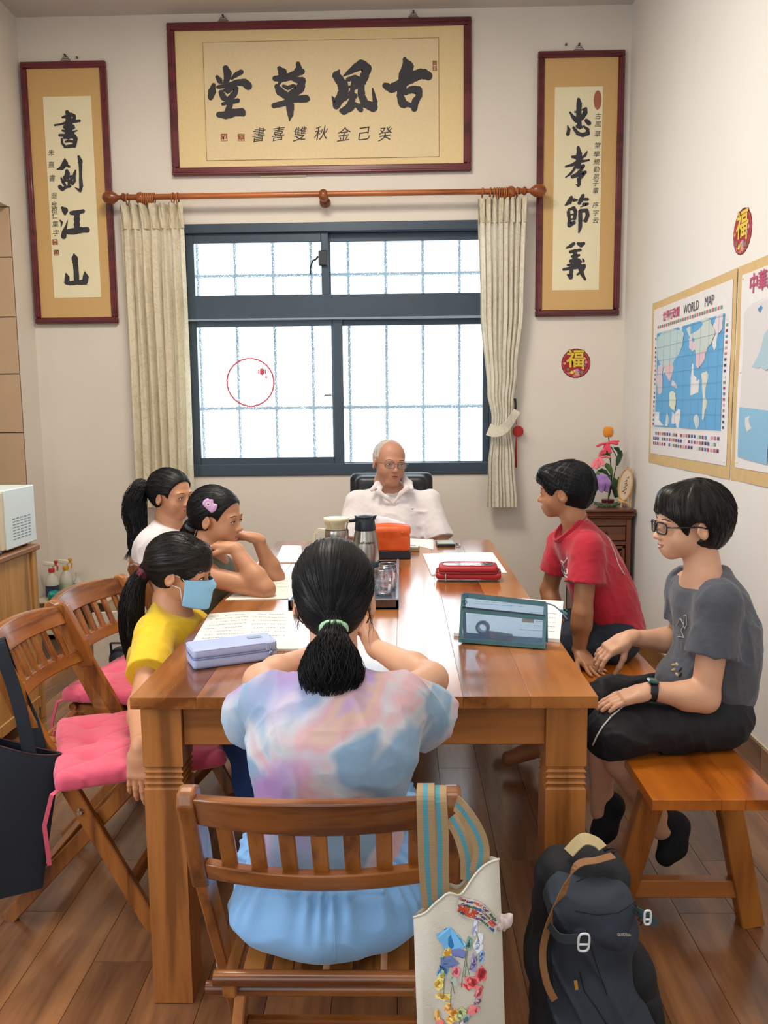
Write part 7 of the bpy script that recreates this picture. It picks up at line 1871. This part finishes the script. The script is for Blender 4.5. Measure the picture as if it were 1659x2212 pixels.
S = hair_cap(Rw, Cw, s, .045, [((0, .52, .36), (.56, .43, .47)), ((.37, .04, .36), (.13, .13, .17)), ((-.37, .04, .36), (.13, .13, .17))], [((0, -.42, .52), (.2, .18, .2))], (0, -1, .0), .014, 24, ((0, -.2, .20), (0, .55, -1)), 21, (0, .3, .6))
hair_build(S, Rw, Cw, s, H_blk, wp_, .0032, 700, (0, -1, .05), 6, .0006, 2.6, .2)
tail('ponytail', [Cw+Rw@(A((0, -.52, .56))*s), at(303, 1052, 3.36), at(291, 1080, 3.34), at(291, 1115, 3.32), at(297, 1150, 3.30), at(288, 1178, 3.28), at(284, 1190, 3.27)], [.022, .036, .046, .047, .036, .024, .010], H_blk, wp_, 320, .7, .18, 4, amp=.7, sr=.0007)

# ---------------------------------------------------------------- the girl with the hair clip
kp = thing('person', 'girl with a lilac hair clip resting her chin on both hands', 'person', (-.80, 2.9, .45))
s = .200; Fk = nrm((.95, -.15, 0)); Rk = frame((.955, -.24, -.10)); Ck = C_of(at(467, 1108, 2.86), Rk, s)
pel, che, nek = A((-.715, 2.90, .54)), A((-.705, 2.87, .765)), A((-.675, 2.86, .885))
shr, shl = A((-.675, 2.755, .825)), A((-.655, 2.965, .820)); elr, ell_ = A((-.485, 2.715, .800)), A((-.475, 2.985, .795))
elr = at(572, 1274, 2.715); ell_ = at(595, 1246, 2.99); wrr, wrl = at(507, 1184, 2.765), at(556, 1164, 2.935)
hS = Sdf(); head_ops(hS, Ck, Rk, s)
B = Sdf(); B.ops += hS.ops; B.cap(Ck+Rk@(A((0, -.15, .0))*s), nek-A((0, 0, .02)), .039, .043, .02)
torso(B, pel, che, nek, Fk, .84); B.cap(shl, shr, .040, .040, .04)
limb(B, shl, ell_, wrl, (.036, .031, .021)); limb(B, shr, elr, wrr, (.036, .033, .022))
hand(B, wrr, (-.80, .12, .12), (-.1, .1, -1), .140, 1, (.75, .8, .8, .85), .05, (.3, .6)); hand(B, wrl, (-.85, -.05, .25), (-.2, 0, -1), .140, -1, (.75, .8, .8, .85), .05, (.3, .6))
B.build('body', .0030, SK_tan, kp, extra=legs_right(pel, -.48).mesh(.007))
face(hS, Rk, Ck, s, kp, lid=.75)
T = Sdf(); torso(T, pel, che, nek-A((0, 0, .018)), Fk, .86, .016); T.cap(shl*.8+shr*.2-A((0, 0, .012)), shr*.8+shl*.2-A((0, 0, .012)), .048, .048, .04)
T.ell((-.70, 2.86, .74), (.07, .11, .10), I3, .04); T.disp(wr(.004, 14, 81)); nb_ = Ck+Rk@(A((0, -.17, -.02))*s); T.cap(nb_, nb_+A((.014, 0, .06)), .050, .066, .004, 's')
T.cap(shr, elr, .045, .042, .004, 's'); T.cap(shl, ell_, .045, .042, .004, 's')
T.build('vest_top', .0045, plain('vest_olive', '6f7468', .8, var=.12, vscale=14, bmp=.2), kp)
P_ = Sdf()
for q in (-1, 1): P_.chain([pel+A((0, q*.06, 0)), A((-.52, 2.88+q*.085, .50))], [.095, .075], .04)
P_.build('shorts', .008, plain('shorts_dark', '23262f', .8), kp)
S = hair_cap(Rk, Ck, s, .040, [((0, .54, .34), (.56, .46, .48)), ((.37, .04, .36), (.13, .13, .18)), ((-.37, .04, .36), (.13, .13, .18))], [], (0, -.9, -.45), .012, 26, ((0, -.2, .16), (0, .5, -1)), 23, (0, .25, .75))
hair_build(S, Rk, Ck, s, H_blk, kp, .0032, 800, (0, -.9, -.45), 7, .0006, 2.7, .2)
tail('ponytail', [Ck+Rk@(A((0, -.50, .30))*s), at(412, 1135, 2.88), at(402, 1160, 2.9), at(398, 1200, 2.92), at(400, 1240, 2.92)], [.020, .026, .030, .026, .012], H_blk, kp, 50, .5, .15, 8)
MB().lathe([(.017, -.008), (.022, -.004), (.022, .004), (.017, .008)], 16, at(411, 1140, 2.86), frame((-.5, 0, -.8))@rotx(PI/2), closed=True).build('hair_tie', plain('tie_grey', '3d4244', .8), kp, smooth=True, world=True)
# flat lilac clip on the side of the head
cc = at(453, 1092, 2.773); cu = nrm((.72, -.05, -.70)); cn = nrm((.1, -1, .15)); cv = nrm(np.cross(cn, cu)); Rc = np.stack([cu, cv, cn], 1)
S = Sdf(); S.box(cc, (.022, .0125, .0035), Rc, .0034, .002); S.cap(cc-cu*.012, cc+cu*.012, .0145, .0145, .006, sq=(cn, .3))
S.cap(cc-cu*.006+cv*.014, cc-cu*.006+cv*.016, .006, .006, .004, sq=(cn, .6)); S.cap(cc+cu*.014+cv*.012, cc+cu*.015+cv*.014, .006, .006, .004, sq=(cn, .6))
M_lil = plain('lilac_clip', 'c79ccb', .35, var=.15, vscale=90)
co = S.build('hair_clip', .0016, M_lil, kp)
MB().lathe([(.004, .003), (.0075, .003), (.0075, .0062), (.004, .0062)], 18, cc-cu*.006, Rc, closed=True).build('clip_ring', plain('clip_cream', 'e3cfc9', .3), kp, world=True)
MB().ell(cc-cu*.006+cn*.004, (.0038, .0038, .003), Rc).build('clip_bead', plain('clip_purple', '7e5590', .2), kp, smooth=True, world=True)

# ---------------------------------------------------------------- the girl in the yellow T-shirt
yp = thing('person', 'girl in a yellow T-shirt wearing a light blue face mask', 'person', (-.80, 2.5, .45))
s = .203; Fy = nrm((.97, .05, 0)); Ry = frame((.975, -.10, -.16)); Cy = C_of(at(389, 1222, 2.44), Ry, s)
pel, che, nek = A((-.705, 2.47, .51)), A((-.715, 2.455, .665)), A((-.695, 2.445, .788))
shr, shl = at(338, 1372, 2.345), at(408, 1350, 2.54); elr, wrr = at(305, 1520, 2.10), at(303, 1616, 1.905); ell_, wrl = A((-.55, 2.56, .62)), A((-.42, 2.45, .60))
hS = Sdf(); head_ops(hS, Cy, Ry, s)
B = Sdf(); B.ops += hS.ops; B.cap(Cy+Ry@(A((0, -.15, .0))*s), nek-A((0, 0, .02)), .041, .044, .02)
torso(B, pel, che, nek, Fy, .86); B.cap(shl, shr, .042, .042, .04)
limb(B, shl, ell_, wrl, (.038, .030, .020)); limb(B, shr, elr, wrr, (.038, .031, .021))
hand(B, wrr, (-.02, -.25, -.96), (.12, .95, -.25), .145, 1, (.15, .22, .25, .28), .10, (.75, .25)); hand(B, wrl, (.8, -.3, -.2), (0, 0, -1), .14, -1)
Ly = Sdf(); ky = [A((-.42, 2.30, .45)), A((-.40, 2.50, .45))]
for a_, q in zip(ky, (-1, 1)): limb(Ly, pel+A((0, q*.07, 0)), a_, a_+A((.0, 0, -.34)), (.06, .045, .03)); Ly.chain([a_+A((0, 0, -.38)), a_+A((.09, 0, -.415))], [.033, .027])
B.build('body', .0030, SK_tan, yp, extra=Ly.mesh(.007))
face(hS, Ry, Cy, s, yp)
T = Sdf(); torso(T, pel, che, nek-A((0, 0, .010)), Fy, .90, .022); T.cap(shl-A((0, 0, .006)), shr-A((0, 0, .006)), .050, .050, .04)
sleeve(T, shr, elr, .62, .056, .066); sleeve(T, shl, ell_, .62, .052, .060); T.ell((-.74, 2.45, .62), (.10, .13, .12), I3, .05)
T.disp(wr(.005, 13, 91, (1, 1, .6))); T.disp(wr(.0015, 36, 95)); nb_ = Cy+Ry@(A((0, -.17, -.02))*s); neckline(T, che, nek, at(418, 1332, 2.44), at(346, 1298, 2.44), .046)
T.build('tshirt', .0040, plain('tshirt_yellow', 'e3bd10', .8, var=.05, bmp=.2, bscale=500, sheen=.2), yp)
P_ = Sdf()
for a_, q in zip(ky, (-1, 1)): P_.chain([pel+A((0, q*.06, 0)), a_, a_+A((.0, 0, -.14))], [.10, .085, .085], .04)
P_.disp(wr(.006, 12, 99)); P_.build('trousers', .006, plain('trousers_blue', '1f4a8f', .8, var=.1, bmp=.2), yp)
S = hair_cap(Ry, Cy, s, .055, [((0, .60, .22), (.55, .42, .34)), ((.37, .03, .30), (.13, .14, .20)), ((-.37, .03, .30), (.13, .14, .20))], [((0, .22, .80), (.24, .20, .16)), ((0, .33, .66), (.23, .11, .14))], (0, -.95, -.35), .016, 20, ((0, -.25, .16), (0, .45, -1)), 33, (0, .15, .8))
hair_build(S, Ry, Cy, s, H_brn, yp, .0030, 900, (0, -.95, -.25), 8, .0006, 2.7, .2, tip=.012)
t0 = at(309, 1240, 2.44)
tail('ponytail', [Cy+Ry@(A((0, -.50, .44))*s), t0, at(292, 1262, 2.43), at(283, 1310, 2.42), at(285, 1370, 2.41), at(297, 1440, 2.40), at(302, 1480, 2.40)], [.026, .019, .028, .036, .034, .024, .008], H_brn, yp, 320, .2, .10, 12, sr=.0007, amp=.2)
MB().lathe([(.018, -.014), (.022, -.010), (.023, .010), (.018, .014)], 18, t0, frame(t0-at(292, 1262, 2.43))@rotx(PI/2), closed=True).build('hair_tie', plain('tie_maroon', '6b1f33', .7), yp, smooth=True, world=True)
# face mask: a curved pleated sheet over nose and chin
M_mask = plain('mask_blue', '86bde0', .7, var=.03, bmp=.1); M_wh = plain('ear_loop_white', 'e4e4e6', .6)
def maskf(u, v):
    a = (u-.5)*2*1.28; z = -.02+.455*v+(-.05*(1-v))*abs(math.sin(a))**2*0
    rx = .335; ry = .27
    prot = .215+.075*math.exp(-((v-.80)/.14)**2)*math.exp(-(a/.5)**2)+.03*math.sin(PI*v)
    x = rx*math.sin(a); y = .13+ry*math.cos(a)*.75+prot*math.cos(a)**2*.8-.02
    sh = .30*(1-math.cos(a)); z = z*(1-sh*.9)+sh*.28+.03*(1-math.cos(a))*v
    z += .0035*math.sin(v*PI*8)
    return tuple(Cy+Ry@(A((x, y, z))*s))
mk = MB().grid(maskf, 30, 22).build('face_mask', M_mask, yp, smooth=True, world=True)
md = mk.modifiers.new('t', 'SOLIDIFY'); md.thickness = .0012; md.offset = 1
for v0, ez in ((.95, .50), (.10, .34)):
    for q, u in ((-1, 0), (1, 1)):
        MB().tube([maskf(u, v0), Cy+Ry@(A((q*.315, .12, (ez+.33)/2+(.04 if v0 > .5 else -.04)))*s), Cy+Ry@(A((q*.36, -.02, ez))*s)], .0014, 6).build('ear_loop', M_wh, yp, smooth=True, world=True)

# ---------------------------------------------------------------- the girl seen from behind
dp_ = thing('person', 'girl seen from behind in a pastel tie-dye T-shirt and light blue shorts', 'person', (-.135, 1.42, .45))
s = .218; Fd = A((0, 1, 0)); Rd = frame((-.02, .985, -.16)); Cd = C_of(at(721, 1272, 1.63), Rd, s)
pel, che, nek = A((-.135, 1.405, .545)), A((-.132, 1.425, .745)), A((-.132, 1.525, .885))
shl, shr = A((-.248, 1.480, .838)), A((-.012, 1.480, .838)); ell_, elr = A((-.315, 1.745, .792)), A((.062, 1.750, .792)); wrl, wrr = A((-.215, 1.93, .797)), A((-.070, 1.94, .810))
hS = Sdf(); head_ops(hS, Cd, Rd, s)
B = Sdf(); B.ops += hS.ops; B.cap(Cd+Rd@(A((0, -.15, .0))*s), nek-A((0, 0, .02)), .041, .044, .02)
torso(B, pel, che, nek, Fd, .88); B.cap(shl, shr, .043, .043, .04)
limb(B, shl, ell_, wrl, (.040, .034, .022)); limb(B, shr, elr, wrr, (.040, .034, .022))
hand(B, wrr, (-.35, .35, .75), (-.9, -.1, .1), .148, -1, (.25, .25, .3, .3), .05, (.5, .2)); hand(B, wrl, (.7, .3, .5), (.7, .0, -.4), .148, 1, (.3, .3, .35, .4), .05, (.4, .2))
Ld = Sdf()
for q in (-1, 1): limb(Ld, pel+A((q*.07, 0, -.01)), (-.135+q*.09, 1.78, .50), (-.135+q*.07, 1.80, .13), (.068, .048, .032)); Ld.chain([A((-.135+q*.07, 1.79, .08)), A((-.135+q*.07, 1.90, .045))], [.034, .028])
B.build('body', .0032, SK_fair, dp_, extra=Ld.mesh(.006))
face(hS, Rd, Cd, s, dp_)
def tiedye():
    m, nt, b = newmat('tie_dye_cotton'); mp = mapped(nt, (1, .6, 1))
    n1 = node(nt, 'ShaderNodeTexNoise', i_Scale=5.0, i_Detail=3.0, i_Distortion=.4); nt.links.new(mp.outputs[0], n1.inputs['Vector'])
    r1 = ramp(nt, n1.outputs[0], [(.34, srgb('b4bcc8')), (.44, srgb('86a8c6')), (.51, srgb('7f9fbe')), (.56, srgb('b9bcc6')), (.61, srgb('c9a2ac')), (.67, srgb('c8aa9c')), (.74, srgb('ad93c4'))])
    mp2 = mapped(nt, (1, .6, 1)); mp2.inputs['Location'].default_value = (4, 3, 8)
    n2 = node(nt, 'ShaderNodeTexNoise', i_Scale=4.0, i_Detail=2.0, i_Distortion=.6); nt.links.new(mp2.outputs[0], n2.inputs['Vector'])
    r2 = ramp(nt, n2.outputs[0], [(.48, (0, 0, 0, 1)), (.62, (1, 1, 1, 1))])
    sx = nt.nodes.new('ShaderNodeSeparateXYZ'); tc = nt.nodes.new('ShaderNodeTexCoord'); nt.links.new(tc.outputs['Object'], sx.inputs[0])
    mr = nt.nodes.new('ShaderNodeMapRange'); mr.inputs[1].default_value = -.12; mr.inputs[2].default_value = -.22; nt.links.new(sx.outputs[0], mr.inputs[0])
    mu = nt.nodes.new('ShaderNodeMath'); mu.operation = 'MULTIPLY'; nt.links.new(r2.outputs[0], mu.inputs[0]); nt.links.new(mr.outputs[0], mu.inputs[1])
    mx = nt.nodes.new('ShaderNodeMixRGB'); nt.links.new(mu.outputs[0], mx.inputs[0]); nt.links.new(r1.outputs[0], mx.inputs[1]); mx.inputs[2].default_value = srgb('a985c2')
    nt.links.new(mx.outputs[0], b.inputs['Base Color']); b.inputs['Roughness'].default_value = .85; b.inputs['Sheen Weight'].default_value = .2
    n3 = node(nt, 'ShaderNodeTexNoise', i_Scale=500.0); bump(nt, b, n3.outputs[0], .15); return m
T = Sdf(); torso(T, pel-A((0, -.0, .02)), che, nek-A((0, .0, .012)), Fd, .86, .016, flat=.74); T.cap(shl-A((0, 0, .006)), shr-A((0, 0, .006)), .052, .052, .05)
T.ell((-.13, 1.43, .78), (.140, .095, .10), rotx(-.3), .06)
e1 = sleeve(T, shl, ell_+A((-.02, -.10, -.06)), .66, .054, .066); e2 = sleeve(T, shr, elr+A((.02, -.10, -.06)), .66, .054, .066)
T.disp(wr(.006, 10, 101, (1, 1, .7))); T.disp(wr(.002, 28, 105))
T.cap((-.135, 1.40, .66), (-.135, 1.39, .56), .104, .128, .04, sq=((0, 1, 0), .8)); T.cut((-.13, 1.40, .588), (0, 0, -1), .004); nb_ = Cd+Rd@(A((0, -.17, -.02))*s)
T.cap(nb_+A((0, -.005, -.005)), nb_+A((0, .02, .06)), .050, .066, .004, 's')
T.build('tshirt', .0038, tiedye(), dp_)
M_sho = plain('shorts_light_blue', '7fb0e2', .8, var=.03, vscale=10, bmp=.12, sheen=.2)
P_ = Sdf(); P_.ell((-.135, 1.43, .545), (.166, .16, .085), I3, .03); P_.ell((-.135, 1.355, .510), (.178, .110, .075), I3, .04)
for q in (-1, 1): P_.chain([A((-.135+q*.075, 1.45, .535)), A((-.135+q*.10, 1.66, .515))], [.092, .082], .05)
def gather(x, y, z):
    a = np.arctan2(x+.135, -(y-1.44)); zz = np.clip((z-.50)/.08, 0, 1)
    return .0050*np.sin(a*34+3*np.sin(a*7))*zz+.003*np.sin(a*75)*np.clip((z-.575)/.02, 0, 1)+.006*np.exp(-((z-.603)/.004)**2)-.005*np.exp(-((z-.582)/.004)**2)-.006*np.exp(-(a/.012)**2)*0
P_.disp(gather); P_.disp(wr(.004, 14, 111)); P_.cut((-.135, 1.4, .606), (0, .0, 1), .004)
P_.cut((0, 0, .4565), (0, 0, -1), .002)
shorts_d = P_.build('shorts', .0040, M_sho, dp_)
q = on_surface(shorts_d, dense([(722, 1972), (723, 2010), (724, 2050), (727, 2090)], 6), .0)
if len(q) > 2: MB().tube(q, .0009, 5).build('seam', M_sho, dp_, smooth=True, world=True)
S = hair_cap(Rd, Cd, s, .030, [((0, .62, .36), (.62, .46, .5)), ((.42, -.02, .36), (.13, .16, .20)), ((-.42, -.02, .36), (.13, .16, .20))], [((0, -.30, .42), (.30, .26, .30)), ((0, -.42, .30), (.12, .14, .14))], (0, -.95, -.65), .016, 26, ((0, -.2, .06), (0, .28, -1)), 43, (0, -.05, .62))
hair_build(S, Rd, Cd, s, H_blk, dp_, .0030, 1300, (0, -.95, -.55), 9, .0006, 2.6, .12)
t0 = at(721, 1354, 1.485)
tail('ponytail', [t0+A((0, .02, .012)), at(721, 1368, 1.470), at(718, 1400, 1.455), at(716, 1445, 1.440), at(714, 1485, 1.432), at(716, 1505, 1.43)], [.016, .021, .042, .057, .050, .026], H_blk, dp_, 700, .35, .20, 15, h=.0036, amp=.25, sq=((0, 1, 0), .55), sr=.0007)
S = Sdf()
for k in range(14):
    a = PI*k/13-.0; c_ = t0+A((.021*math.cos(a), -.010*math.sin(a)-.002, .012*math.sin(a)-.004)); S.ell(c_, (.0065, .0065, .0085), rotz(a), .004)
S.disp(lambda x, y, z: .0012*vnoise(x*400, y*400, z*400, 7)); S.build('hair_tie', .0018, plain('scrunchie_mint', '9cc9a4', .7, var=.15, vscale=200), dp_)
for q in (-1, 1): MB().tube([Cd+Rd@(A((q*.33, -.09, .40))*s), Cd+Rd@(A((q*.33, -.02, .28))*s), Cd+Rd@(A((q*.30, .10, .22))*s)], .0014, 6).build('ear_loop', plain('loop_black', '15171c', .6), dp_, smooth=True, world=True)
r_ = random.Random(3); paths = []
for k in range(34):
    q = 1 if k % 2 else -1; a = r_.uniform(-.15, .2)
    p0 = Cd+Rd@(A((q*(.33+.02*r_.random()), -.15+a, .30+r_.uniform(-.05, .2)))*s); e = A((q*.006*r_.uniform(-1, 1.5), -.01*r_.random(), -1)); L_ = r_.uniform(.02, .06)
    paths.append([p0+e*L_*j/4+A((q*.003*math.sin(j+k), 0, 0)) for j in range(5)])
strand_mesh('loose_strands', paths, .0005, H_blk, dp_)

# ---------------------------------------------------------------- groups of repeats
GR = {'folding_chair': 'folding chairs around the table', 'seat_cushion': 'pink seat cushions', 'curtain': 'curtains at the window', 'fortune_sticker': 'round fortune stickers',
      'wall_map': 'maps on the right wall', 'drinking_glass': 'glasses on the tray', 'spray_bottle': 'spray bottles on the low shelf', 'pencil_case': 'pencil cases on the table',
      'worksheet': 'worksheets on the table', 'nail': 'nails in the back wall', 'framed_calligraphy': 'framed calligraphy on the back wall', 'person': 'people around the table'}
for o in bpy.data.objects:
    if o.parent is None and o.name.split('.')[0] in GR: o['group'] = GR[o.name.split('.')[0]]
